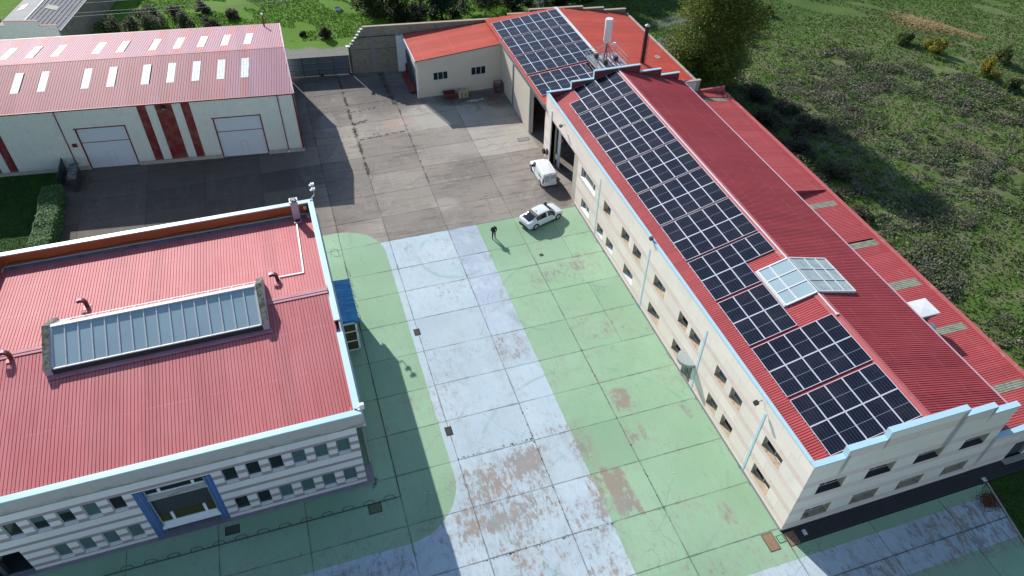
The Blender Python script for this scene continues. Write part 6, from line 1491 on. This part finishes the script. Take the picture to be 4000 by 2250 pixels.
stv = [(0.0, .80, .36, .90, 1.12, .70, 1.70), (.05, .87, .30, .90, 1.14, .74, 1.79), (.35, .895, .28, .90, 1.15, .76, 1.83), (1.2, .90, .26, .90, 1.15, .77, 1.85), (2.1, .90, .26, .90, 1.14, .77, 1.85), (2.75, .90, .26, .90, 1.12, .75, 1.80), (3.1, .90, .26, .90, 1.10, .74, 1.62), (3.5, .90, .26, .88, 1.06, .78, 1.20), (3.7, .90, .27, .86, 1.02, .78, 1.10), (4.15, .88, .28, .80, .93, .70, 1.0), (4.4, .80, .30, .66, .78, .58, .82), (4.5, .62, .36, .56, .66, .42, .70)]
def gvan(x, u, r_):
    if 5.15 < u < 6.1 and 2.45 < x < 3.35: return True
    if u > 6.75 and 2.98 < x < 3.55: return True
    return False
van, vxm = vehicle('delivery_van', 'white delivery van with green side lettering parked by the open hall door', 'van', (-1.58, 46.05, 0), math.radians(90), stv, gvan, 'vanpaint', 3.08, .72, .34, 1.63, 1.8, 'alu')
vc = lambda x: x - vxm
for s_ in (-1, 1):
    MB().obox((vc(3.05), s_ * 1.0, 1.12), (.07, 0, 0), (0, .11, 0), (0, 0, .12)).build('mirror', 'black', van)
    MB().obox((vc(4.35), s_ * .66, .70), (.10, s_ * -.05, 0), (0, .10, 0), (0, 0, .08)).build('headlight', 'lamp_glass', van)
    MB().obox((vc(.02), s_ * .80, .98), (.035, 0, 0), (0, .06, 0), (0, 0, .30)).build('tail_light', 'red_lamp', van)
    MB().box(vc(.5), s_ * .895, .62, vc(3.9), s_ * .912, .70).build('side_moulding', 'vanpaint', van)
    MB().box(vc(2.42), s_ * .900, .45, vc(2.44), s_ * .908, 1.5).build('door_seam', 'grey_letter', van)
    # green and grey lettering blocks on the flank
    mb = MB()
    for k in range(9):
        x = 2.25 - k * .12; mb.box(vc(x), s_ * .90, 1.14, vc(x - .02), s_ * .915, 1.30); 
        if k % 2: mb.box(vc(x), s_ * .90, 1.28, vc(x - .09), s_ * .915, 1.30)
        else: mb.box(vc(x), s_ * .90, 1.14, vc(x - .09), s_ * .915, 1.16)
    mb.build('lettering', 'grey_letter', van)
    mb = MB()
    for x, z, a, b in ((.95, 1.10, .30, .26), (.62, 1.12, .14, .20), (.45, 1.2, .10, .13)): mb.box(vc(x), s_ * .905, z, vc(x + a), s_ * .918, z + b)
    mb.box(vc(.45), s_ * .905, 1.06, vc(1.2), s_ * .918, 1.09).build('logo', 'green_logo', van)
for s_ in (-1, 1): MB().box(vc(-.012), s_ * .06, 1.12, vc(.01), s_ * .68, 1.6).build('rear_window', plain('grey window film', (.42, .46, .50), .2, var=.05), van)
mb = MB(); mb.box(vc(-.015), -.008, .42, vc(.005), .008, 1.72)
for s_ in (-1, 1): mb.tube([(vc(-.03), s_ * .06, 1.58), (vc(-.035), s_ * .12, 1.35), (vc(-.03), s_ * .10, 1.1)], .012, 5)
mb.build('door_seam', 'grey_letter', van)
mb = MB()
for k in range(7): mb.box(vc(-.022), .2 + .06 * k, 1.34, vc(-.012), .235 + .06 * k, 1.42)
for k in range(6): mb.box(vc(-.022), -.6 + .06 * k, 1.34, vc(-.012), -.565 + .06 * k, 1.42)
mb.build('lettering', 'cord_grey', van)
MB().obox((vc(-.03), .38, .95), (.02, 0, 0), (0, .24, 0), (0, 0, .035)).build('rear_handle_strip', 'black', van); MB().obox((vc(-.02), -.1, 1.02), (.015, 0, 0), (0, .09, 0), (0, 0, .02)).build('rear_handle_strip', 'black', van)
MB().obox((vc(-.03), .38, .86), (.012, 0, 0), (0, .22, 0), (0, 0, .05)).build('number_plate', 'white', van)
MB().obox((vc(.0), 0, .42), (.06, 0, 0), (0, .78, 0), (0, 0, .1)).build('rear_bumper', 'vanpaint', van)
MB().obox((vc(.03), 0, 1.80), (.03, 0, 0), (0, .18, 0), (0, 0, .018)).build('brake_light', 'red_lamp', van)
mb = MB()
for k in range(6): mb.box(vc(.45 + k * .38), -.6, 1.852, vc(.47 + k * .38), .6, 1.862)
mb.build('roof_rib', 'vanpaint', van)
# ------------------------------------------------------------------ person (the pilot), one continuous body
PX, PY = -10.13, 37.05
bones = {'pelvis': ((0, 0, .95), .15), 'sp': ((0, 0, 1.12), .16), 'ch': ((0, -.02, 1.35), .185), 'nk': ((0, -.05, 1.48), .062), 'hd0': ((0, -.085, 1.54), .075), 'hd1': ((0, -.125, 1.64), .108), 'hd2': ((0, -.12, 1.70), .075)}
edges_ = [('pelvis', 'sp'), ('sp', 'ch'), ('ch', 'nk'), ('nk', 'hd0'), ('hd0', 'hd1'), ('hd1', 'hd2')]
for s_, t in ((-1, 'l'), (1, 'r')):
    bones.update({'sh' + t: ((s_ * .20, 0, 1.44), .105), 'el' + t: ((s_ * .31, -.02, 1.16), .08), 'wr' + t: ((s_ * .13, -.26, 1.08), .036), 'pa' + t: ((s_ * .075, -.325, 1.08), .034),
                  'hp' + t: ((s_ * .10, 0, .88), .115), 'kn' + t: ((s_ * .13, -.02, .48), .082), 'an' + t: ((s_ * .15, .02, .09), .055), 'he' + t: ((s_ * .14, -.04, .055), .05), 'to' + t: ((s_ * .16, -.17, .045), .042)})
    edges_ += [('ch', 'sh' + t), ('sh' + t, 'el' + t), ('el' + t, 'wr' + t), ('wr' + t, 'pa' + t), ('pelvis', 'hp' + t), ('hp' + t, 'kn' + t), ('kn' + t, 'an' + t), ('an' + t, 'he' + t), ('he' + t, 'to' + t)]
    for f in range(4):
        z = 1.105 - f * .02
        bones['f%d%s' % (f, t)] = ((s_ * .055, -.375, z), .010); bones['g%d%s' % (f, t)] = ((s_ * .02, -.39 + .004 * f, z - .004), .009); edges_ += [('pa' + t, 'f%d%s' % (f, t)), ('f%d%s' % (f, t), 'g%d%s' % (f, t))]
    bones['t0' + t] = ((s_ * .085, -.33, 1.125), .011); bones['t1' + t] = ((s_ * .05, -.36, 1.14), .010); edges_ += [('pa' + t, 't0' + t), ('t0' + t, 't1' + t)]
kn = list(bones); me = bpy.data.meshes.new('person'); me.from_pydata([bones[k][0] for k in kn], [(kn.index(a), kn.index(b)) for a, b in edges_], [])
tmp = bpy.data.objects.new('person_skeleton', me); COL.objects.link(tmp)
md = tmp.modifiers.new('s', 'SKIN'); md.use_smooth_shade = True
for i, k in enumerate(kn):
    sv = me.skin_vertices[0].data[i]; r_ = bones[k][1]; sv.radius = (r_, r_ * (.8 if k in ('sp', 'ch', 'pelvis') else 1)); sv.use_root = (k == 'pelvis')
tmp.modifiers.new('u', 'SUBSURF').levels = 2; tmp.modifiers['u'].render_levels = 2
dg = bpy.context.evaluated_depsgraph_get(); pm = bpy.data.meshes.new_from_object(tmp.evaluated_get(dg)); bpy.data.objects.remove(tmp)
for mt in ('cloth_dark', 'cloth_teal', 'skin', 'hair', 'black'): pm.materials.append(M[mt])
for f in pm.polygons:
    c = f.center; f.use_smooth = True
    if c.z < .10: m_ = 4
    elif c.z < .90: m_ = 1
    elif c.z > 1.50: m_ = 3 if (c.z > 1.64 or c.y > -.11) else 2
    elif c.y < -.285: m_ = 2
    else: m_ = 0
    f.material_index = m_
per = link('person', pm, None, (PX, PY, 0)); per.rotation_euler = (0, 0, .12)
tag(per, 'person in dark jacket and teal trousers standing head bowed with both hands together', 'person')
MB().add([(-.012, -.215, 1.60), (.012, -.215, 1.60), (0, -.24, 1.585), (0, -.215, 1.63)], [(0, 1, 2), (1, 3, 2), (3, 0, 2)]).box(-.04, -.213, 1.635, -.022, -.205, 1.645).box(.022, -.213, 1.635, .04, -.205, 1.645).box(-.022, -.213, 1.562, .022, -.2, 1.57).mesh('face', 'skin')
fc = MB(); fc.add([(-.014, -.21, 1.60), (.014, -.21, 1.60), (0, -.245, 1.588), (0, -.212, 1.63)], [(0, 1, 2), (1, 3, 2), (3, 0, 2)])
for s_ in (-1, 1): fc.box(s_ * .022, -.218, 1.632, s_ * .044, -.2, 1.643, 1); fc.obox((s_ * .1, -.12, 1.61), (.012, 0, 0), (0, .02, 0), (0, 0, .03))
fc.box(-.024, -.212, 1.562, .024, -.19, 1.57, 1); link('face', fc.mesh('face', ['skin', 'hair']), per)
rc = link('remote_controller', MB().box(-.085, -.41, 1.06, .085, -.36, 1.12).mesh('remote_controller', 'galv'), None, (PX, PY, 0)); rc.rotation_euler = (0, 0, .12)
tag(rc, "small grey remote controller held in the standing person's hands", 'controller')

# ------------------------------------------------------------------ vegetation
def ell(n_, c, r, power=.5, shell=.35):
    d = nrg.normal(size=(n_, 3)); d /= np.linalg.norm(d, axis=1)[:, None]; rr = (shell + (1.12 - shell) * nrg.random(n_) ** power)[:, None] * nrg.uniform(.85, 1.15, (n_, 1))
    return np.array(c) + d * rr * np.array(r)
def tree(name, label, base, crown, nl, col, alt=None, altp=.2, size=(.12, .22), trunk=.25, group=None, cat='tree', limbs=6, flat=.4):
    """crown: list of (dx,dy,z, rx,ry,rz)"""
    x, y, z0 = base; t_ = thing(name, label, cat, base, group=group)
    vol = [c[3] * c[4] * c[5] for c in crown]; tot = sum(vol) ** 1.0; pts = []; cols = []
    for c, v in zip(crown, vol):
        n_ = max(60, int(nl * v / tot)); p = ell(n_, (x + c[0], y + c[1], z0 + c[2]), c[3:6]); pts.append(p)
        b = np.array(col) * nrg.uniform(.75, 1.3)
        cols.append(leafcol(n_, b, .4, alt, altp * nrg.uniform(.2, 1.8)))
    P_ = np.vstack(pts); Cc = np.vstack(cols); k = P_[:, 2] > z0 + .05; P_ = P_[k]; Cc = Cc[k]
    P_ -= np.array([x, y, z0])
    link('crown', leaf_mesh('crown', P_, None, Cc, size=size, flat=flat), t_)
    top = max(c[2] for c in crown); mb = MB()
    mb.tube([(x, y, z0 - .2), (x + .05, y, z0 + top * .35), (x - .05, y + .05, z0 + top * .7), (x, y, z0 + top)], [trunk, trunk * .8, trunk * .5, trunk * .15], 8)
    for i in range(min(limbs, len(crown))):
        c = crown[i]; zz = c[2] * .55; mb.tube([(x, y, z0 + zz), (x + c[0] * .5, y + c[1] * .5, z0 + zz + (c[2] - zz) * .6), (x + c[0], y + c[1], z0 + c[2])], [trunk * .45, trunk * .3, trunk * .08], 5)
    mb.build('trunk', 'bark', t_); return t_
def blobs(n_, R, z0, z1, r0, r1, squash=.8, seed=0):
    r_ = random.Random(seed); out = []
    for i in range(n_):
        t = (i + .5) / n_; z = z0 + (z1 - z0) * t; a = r_.random() * 2 * PI; env = math.sin(PI * min(1, .18 + t * .78)) ** .7; d = R * env * r_.uniform(.35, .8); r = r_.uniform(r0, r1)
        out.append((d * math.cos(a), d * math.sin(a), z, r, r, r * squash))
    r_.shuffle(out); return out
cr = blobs(46, 6.2, 1.2, 21, 1.5, 2.5, .85, 3) + [(0, 0, 9, 4.0, 4.0, 7)] + [(1.5, 0, 4, 4, 4, 3), (-1, 1, 2.5, 4, 3.5, 2)]
tree('poplar_tree', 'big leafy poplar with yellow tinged top beside the orange workshop roof', (26.4, 60.4, -.1), cr, 95000, (.115, .175, .035), (.30, .27, .04), .18, (.10, .19), .45, limbs=14)
# dark tree row behind the block wall
k = 0
labs = ['leafy tree with greenish yellow crown at the left end of the dark tree row', 'dark tree behind the block wall, second from the left end of the row', 'bare-trunked dark tree behind the block wall, third from the left', 'bluish bushy tree behind the middle of the block wall', 'dark tree behind the annex roof', 'tall dark tree behind the annex roof ridge', 'dark tree left of the lattice pole', 'grey-green tree right beside the lattice pole', 'dark tree behind the stepped buff parapet', 'dark tree behind the highest buff parapet step', 'low dark tree behind the right buff parapet steps', 'last dark tree of the row towards the poplar']
spec = [(-12.6, 93.5, 3.0, 9), (-9.0, 93.8, 3.2, 10), (-5.2, 92.2, 2.4, 11), (-2.2, 90.8, 2.2, 7), (1.6, 92.2, 3.4, 11), (5.4, 91.2, 2.6, 12), (8.7, 91.5, 3.2, 10), (15.2, 91.8, 3.0, 8), (18.5, 92.5, 3.4, 10), (22.6, 93.5, 3.4, 9), (27.0, 94.5, 3.2, 8), (31.5, 95.5, 3.0, 7)]
cls = [(.055, .085, .02), (.022, .045, .016), (.03, .05, .018), (.035, .08, .045), (.025, .055, .018), (.03, .05, .018), (.02, .04, .015), (.05, .085, .05), (.02, .04, .015), (.025, .045, .015), (.03, .06, .02), (.03, .055, .02)]
for (x, y, R, h), c, lb in zip(spec, cls, labs):
    cr = [(a * 1, b, z, r * 1.0, r, s_) for a, b, z, r, _, s_ in blobs(16, R, 1.4 if h < 11 else 3.0, h, 1.0, 1.7, .8, k)] + [(0, 0, h * .55, R * .6, R * .6, h * .3)]
    tree('broadleaf_tree', lb, (x, y, 0), cr, 9000, c, (.16, .10, .03), .05, (.12, .24), .2, 'dark tree row behind the boundary wall', limbs=6); k += 1
# understorey below the row
pts = []; cols = []
for i in range(60):
    x = nrg.uniform(-13, 34); y = 88.5 + nrg.uniform(0, 8) + (x + 12) * .02; r = nrg.uniform(.7, 1.6); n_ = 420
    pts.append(ell(n_, (x, y, r * .45), (r, r, r * .7))); cols.append(leafcol(n_, np.array((.02, .04, .014)) * nrg.uniform(.6, 1.5), .35))
o = link('undergrowth', leaf_mesh('undergrowth', np.vstack(pts), None, np.vstack(cols), size=(.1, .2))); tag(o, 'dark undergrowth under the tree row', 'undergrowth', kind='stuff')
def shrub(name, label, x, y, r, h, col, n_=1400, alt=None, altp=.2, group=None, cat='shrub', size=(.08, .16), up=False, nb=7):
    r_ = random.Random(hash((round(x * 7), round(y * 3))) & 255); cr = []
    for i in range(nb):
        a = r_.random() * 6.28; d = r * r_.uniform(.1, .95); cr.append((d * math.cos(a), d * math.sin(a), h * r_.uniform(.2, .8) * (1.1 - .5 * d / r), r * r_.uniform(.2, .5), r * r_.uniform(.2, .5), h * r_.uniform(.15, .4)))
    return tree(name, label, (x, y, hgt(x, y) * (1 if x > 30 or y > 87 else 0) - .05), cr, n_, col, alt, altp, size, .05, group, cat, limbs=4)
for x, y, r, h, lb in ((47.2, 77.5, .9, 1.6, 'small yellow bush alone in grass right of the poplar'), (64.4, 59.6, 1.4, 2.6, 'yellow bush just below the straw heap'), (62.0, 62.6, 1.3, 2.2, 'green-yellow bush touching the straw heap'),
                       (66.3, 51.2, 1.3, 3.0, 'slanting bright yellow bush in mid field right of the track'), (67.4, 47.6, 1.3, 1.8, 'low greenish yellow bush near the right picture edge'), (65.0, 41.2, 2.3, 3.4, 'large yellow bush cut by the right picture edge'), (71.2, 54.2, 1.6, 2.4, 'grey-green bush with few yellow leaves upper right')):
    gr = 'grey' in lb or 'greenish' in lb or 'green-y' in lb
    shrub('yellow_bush', lb, x, y, r, h, (.10, .14, .035) if gr else (.34, .28, .03), 2600, (.09, .12, .03), .3, 'autumn yellow bushes in the field', 'bush')
for i, (x, y, r, h, lb) in enumerate(((31.5, 55.0, 1.9, 1.9, 'dark bramble bush nearest the poplar'), (29.5, 49.0, 2.0, 1.8, 'dark bramble bush beside the far corner of the red lean-to'), (33.0, 45.5, 2.2, 1.6, 'black-green bramble clump east of the lean-to'), (29.8, 42.0, 2.0, 1.8, 'dark bramble clump close to the lean-to eave'), (34.0, 51.0, 1.6, 1.3, 'small dark bramble between two larger clumps'),
                                        (30.5, 36.5, 1.9, 1.5, 'brown-green bramble by the roof step of the lean-to'), (27.3, 33.0, 1.3, 1.2, 'green-brown bush leaning on the lean-to eave'), (28.5, 29.5, 1.6, 1.3, 'grey-green bramble just below the roof step'))):
    shrub('bramble', lb, x, y, r, h, (.05, .065, .035) if i < 5 else (.09, .11, .05), 3400, (.13, .10, .08), .3, 'dark brambles along the lean-to', 'bramble', nb=16)
for x, y, r, h, lb, c in ((-20.3, 88.5, .9, 1.7, 'small bare dark bush in bright grass by the gate track', (.05, .055, .03)), (-23.4, 90.2, .5, .9, 'tiny dark bush in bright grass left of a larger one', (.05, .06, .03)), (-50.0, 98.0, 1.8, 3.6, 'tall olive willow bush beside the grey barn', (.07, .09, .035)), (-47.2, 97.5, 1.6, 3.0, 'olive willow bush right of the tallest one by the barn', (.08, .10, .04)),
                          (-44.0, 99.3, 1.7, 2.8, 'pale olive bush third from the barn', (.10, .13, .05)), (-39.8, 97.6, 1.6, 2.2, 'dark olive bush behind the middle of the warehouse roof', (.055, .075, .035)), (-36.2, 96.0, 1.4, 1.9, 'dark brown-green bush fourth behind the warehouse roof', (.06, .075, .04)), (-33.0, 98.5, 1.1, 1.5, 'low brown bush furthest right behind the warehouse roof', (.09, .08, .05)), (-41.6, 101.5, 1.6, 2.0, 'purple-brown bush above the olive bushes', (.09, .08, .06)), (-45.5, 103.0, 1.6, 2.4, 'dark green bush at the upper picture edge by the barn', (.05, .08, .03)), (-37.5, 102.0, 1.3, 1.6, 'brown weedy bush near the upper picture edge', (.10, .09, .06)), (-64.5, 88.5, 1.5, 3.0, 'dark tree-like bush left of the grey barn', (.03, .05, .02)), (-63.5, 97, 2.2, 5, 'dark bush behind the left eave of the grey barn', (.025, .045, .02))):
    shrub('willow_bush', lb, x, y, r, h, c, 2600, (.12, .12, .07), .2, None, 'bush', nb=9)
tb = thing('topiary_bush', 'rounded dark green topiary bush against the warehouse wall at the lawn corner', 'bush', (-54.4, 65.0, 0))
P_ = ell(7000, (0, 0, 1.15), (.95, .95, 1.05), .3, .7); link('foliage', leaf_mesh('foliage', P_, None, leafcol(7000, (.025, .07, .02), .35), size=(.05, .09)), tb); MB().tube([(-54.4, 65, 0), (-54.4, 65, 1.2)], .06, 6).build('stem', 'bark', tb)
# hedge
hg = thing('hedge', 'long clipped light green hedge between lawn and dark yard', 'hedge', (-53.0, 50, 0))
n_ = 60000; P_ = np.empty((n_, 3)); ty = nrg.random(n_) * 17.5 - 10.5; 
side = nrg.random(n_); P_[:, 1] = ty
P_[:, 0] = nrg.uniform(-.9, .9, n_); P_[:, 2] = nrg.uniform(0.05, 1.65, n_)
m = side < .55; P_[m, 2] = 1.65 + nrg.normal(0, .06, m.sum()); m2 = (side >= .55) & (side < .78); P_[m2, 0] = .9 + nrg.normal(0, .06, m2.sum()); m3 = (side >= .78) & (side < .97); P_[m3, 0] = -.9 + nrg.normal(0, .06, m3.sum())
P_[:, 2] += .06 * np.sin(P_[:, 1] * 1.7) + .04 * np.sin(P_[:, 1] * 4.1); P_[:, 0] += .08 * np.sin(P_[:, 1] * .9)
link('foliage', leaf_mesh('foliage', P_, None, leafcol(n_, (.09, .19, .06), .4, (.20, .34, .14), .3), size=(.06, .11), flat=.3), hg)
mb = MB()
for y in np.arange(40, 57, 1.2): mb.tube([(-53.0, y, 0), (-53.0 + .1, y, 1.3)], .04, 5)
mb.build('stem', 'bark', hg)
# scrub: thousands of low tussocks in the eastern field (nobody could count them)
def in_ok(x, y): return (x > 25.2 or y > 87.5) and not (x < 34 and y < 3) and math.hypot(x - 26.4, y - 60.4) > 3
def vnoise(x, y): return math.sin(x * .31 + 2.1 * math.sin(y * .17)) + math.sin(y * .27 - x * .12 + 1.7 * math.sin(x * .11)) + .6 * math.sin(x * .9 + y * .7)
pts = []; cols = []; cnt = 0
while cnt < 1250:
    x = nrg.uniform(25, 88); y = nrg.uniform(2, 84)
    if y > 20 + 1.0 * (95 - x): continue
    if x > 60 and y > 62: continue
    lo = (x - 25) / 60
    if not in_ok(x, y): continue
    dpath = abs((x - 46.5) * .97 + (y - 54) * .26) if y < 54 else 9
    if dpath < .8: continue
    v = vnoise(x, y) + nrg.normal(0, .7)
    if v < .3 and nrg.random() < .85: continue
    if y > 66 and nrg.random() < .5: continue
    r = nrg.uniform(.35, 1.5) * (1.15 if v > 1 else .75); h = r * nrg.uniform(.15, .42); n_ = int(50 + 150 * r)
    p = ell(n_, (x, y, hgt(x, y) + h * .25), (r * nrg.uniform(.8, 1.4), r * nrg.uniform(.7, 1.1), h), .4, .5); p = p[p[:, 2] > hgt(x, y) - .1]
    base = [(.20, .175, .13), (.17, .20, .095), (.19, .18, .13), (.12, .18, .055), (.23, .21, .17), (.16, .19, .11)][nrg.integers(0, 6)]
    pts.append(p); cols.append(leafcol(len(p), np.array(base) * nrg.uniform(.75, 1.2), .4, (.07, .14, .025), .12)); cnt += 1
o = link('scrub', leaf_mesh('scrub', np.vstack(pts), None, np.vstack(cols), size=(.08, .19), flat=.35)); tag(o, 'grey-brown tussocks and dry scrub over the eastern field', 'scrub', kind='stuff')
# grass tufts: bright near pasture, weeds in slab joints
def tufts(n_, xf, yf, zf, col, size, name, lab, ok=None, alt=None, altp=.2, spread=.0):
    x = xf(n_); y = yf(n_)
    if ok is not None: k = np.array([ok(a, b) for a, b in zip(x, y)]); x, y = x[k], y[k]
    z = np.array([zf(a, b) for a, b in zip(x, y)]) + nrg.uniform(0, size[1] * .8, len(x))
    P_ = np.stack([x, y, z], 1)
    o = link(name, leaf_mesh(name, P_, None, leafcol(len(P_), col, .4, alt, altp), size=size, flat=1.0)); tag(o, lab, 'grass', kind='stuff'); return o
tufts(140000, lambda k: nrg.uniform(25, 108, k), lambda k: nrg.uniform(0, 100, k), hgt, (.085, .17, .03), (.08, .2), 'grass', 'rough green grass between the scrub of the eastern field', lambda x, y: in_ok(x, y) and vnoise(x + 3, y) < 1.5, (.13, .12, .07), .2)
tufts(70000, lambda k: nrg.uniform(-52, 12, k), lambda k: nrg.uniform(86, 118, k), hgt, (.12, .26, .025), (.07, .18), 'grass', 'bright green pasture grass beyond the gate', lambda x, y: y > 87.5 - .12 * (x + 17) + (1.5 if x < -30 else 0) and vnoise(x * 1.5, y * 1.5) > -.8 and not (x < -50 and y < 128), (.06, .12, .03), .25)
jy = []
for (x0, y0, x1, y1, wt, n_) in ((-20.4, 75, -20.4, 52, .12, 1500), (-20.4, 63.1, -18.6, 63.6, .15, 260), (-20.4, 59.4, -14.4, 59.9, .06, 260), (-20.4, 66, -17, 66.4, .1, 120), (-14.8, 76, -14.5, 66.5, .16, 900), (-14.2, 66, -14.2, 48, .03, 260), (-25.3, 75, -25.2, 40, .03, 200), (-32, 62, -14, 59.6, .03, 150), (-27, 12, -26.6, 12.9, .1, 60), (-7.2, 24.1, -7.2, 2, .03, 90), (-14.3, 16.2, -14.3, 4, .03, 60), (-20.5, 12.6, -14.3, 12.7, .03, 80), (-22, 4.2, -11, 4.1, .02, 90), (-.1, 39, -.1, 1, .04, 130), (-26.8, 59, -26.4, 77, .2, 300)):
    t = nrg.random(n_) ** 1.0; cl = (np.sin(t * 37 + x0) + np.sin(t * 91 + y0)) > -.3; t = t[cl]
    jy.append(np.stack([x0 + (x1 - x0) * t + nrg.normal(0, wt, len(t)), y0 + (y1 - y0) * t + nrg.normal(0, wt, len(t)), nrg.uniform(.0, .05, len(t))], 1))
P_ = np.vstack(jy); o = link('weeds', leaf_mesh('weeds', P_, None, leafcol(len(P_), (.06, .12, .02), .4, (.10, .10, .05), .3), size=(.03, .09), flat=.3)); tag(o, 'weeds growing in the joints of the concrete yard', 'weeds', kind='stuff')
# straw heap, grey patch, leaf litter
n_ = 26000; t = nrg.random(n_); a = nrg.normal(0, 1, (n_, 2))
t = t ** 2.4; segx = 68.6 + 6.5 * t + a[:, 0] * (1.3 - t * .9); segy = 69.0 - 7.5 * t + a[:, 1] * (1.7 - 1.4 * t)
z = np.array([hgt(p, q) for p, q in zip(segx, segy)]) + nrg.uniform(0, .22, n_) * np.exp(-(a ** 2).sum(1) / 3)
o = link('straw_heap', leaf_mesh('straw_heap', np.stack([segx, segy, z], 1), None, leafcol(n_, (.50, .38, .19), .3, (.28, .2, .1), .2), size=(.07, .18), flat=.15)); tag(o, 'spread heap of yellow straw in the upper right field', 'straw')
P_ = np.stack([nrg.normal(16.2, .45, 1500), nrg.normal(-2.6, .35, 1500), nrg.uniform(0, .05, 1500)], 1)
o = link('leaf_pile', leaf_mesh('leaf_pile', P_, None, leafcol(1500, (.20, .08, .035), .5), size=(.03, .07), flat=.2)); tag(o, 'brown pile of dead leaves at the kerb corner', 'leaves')
P_ = np.stack([nrg.uniform(16.6, 24, 5000), nrg.uniform(-14, -1.3, 5000), nrg.uniform(-.02, .03, 5000)], 1)
o = link('grass', leaf_mesh('grass', P_, None, leafcol(5000, (.03, .07, .012), .4, (.16, .06, .03), .12), size=(.04, .1), flat=.4)); tag(o, 'dark lawn grass with fallen leaves beyond the kerb', 'grass', kind='stuff')
n_ = 16000; P_ = np.stack([nrg.uniform(-62, -53.9, n_), nrg.uniform(41, 66, n_), nrg.uniform(0, .04, n_)], 1)
o = link('grass', leaf_mesh('grass', P_, None, leafcol(n_, (.04, .11, .014), .4), size=(.04, .1), flat=.6)); tag(o, 'short lawn grass left of the hedge', 'grass', kind='stuff')
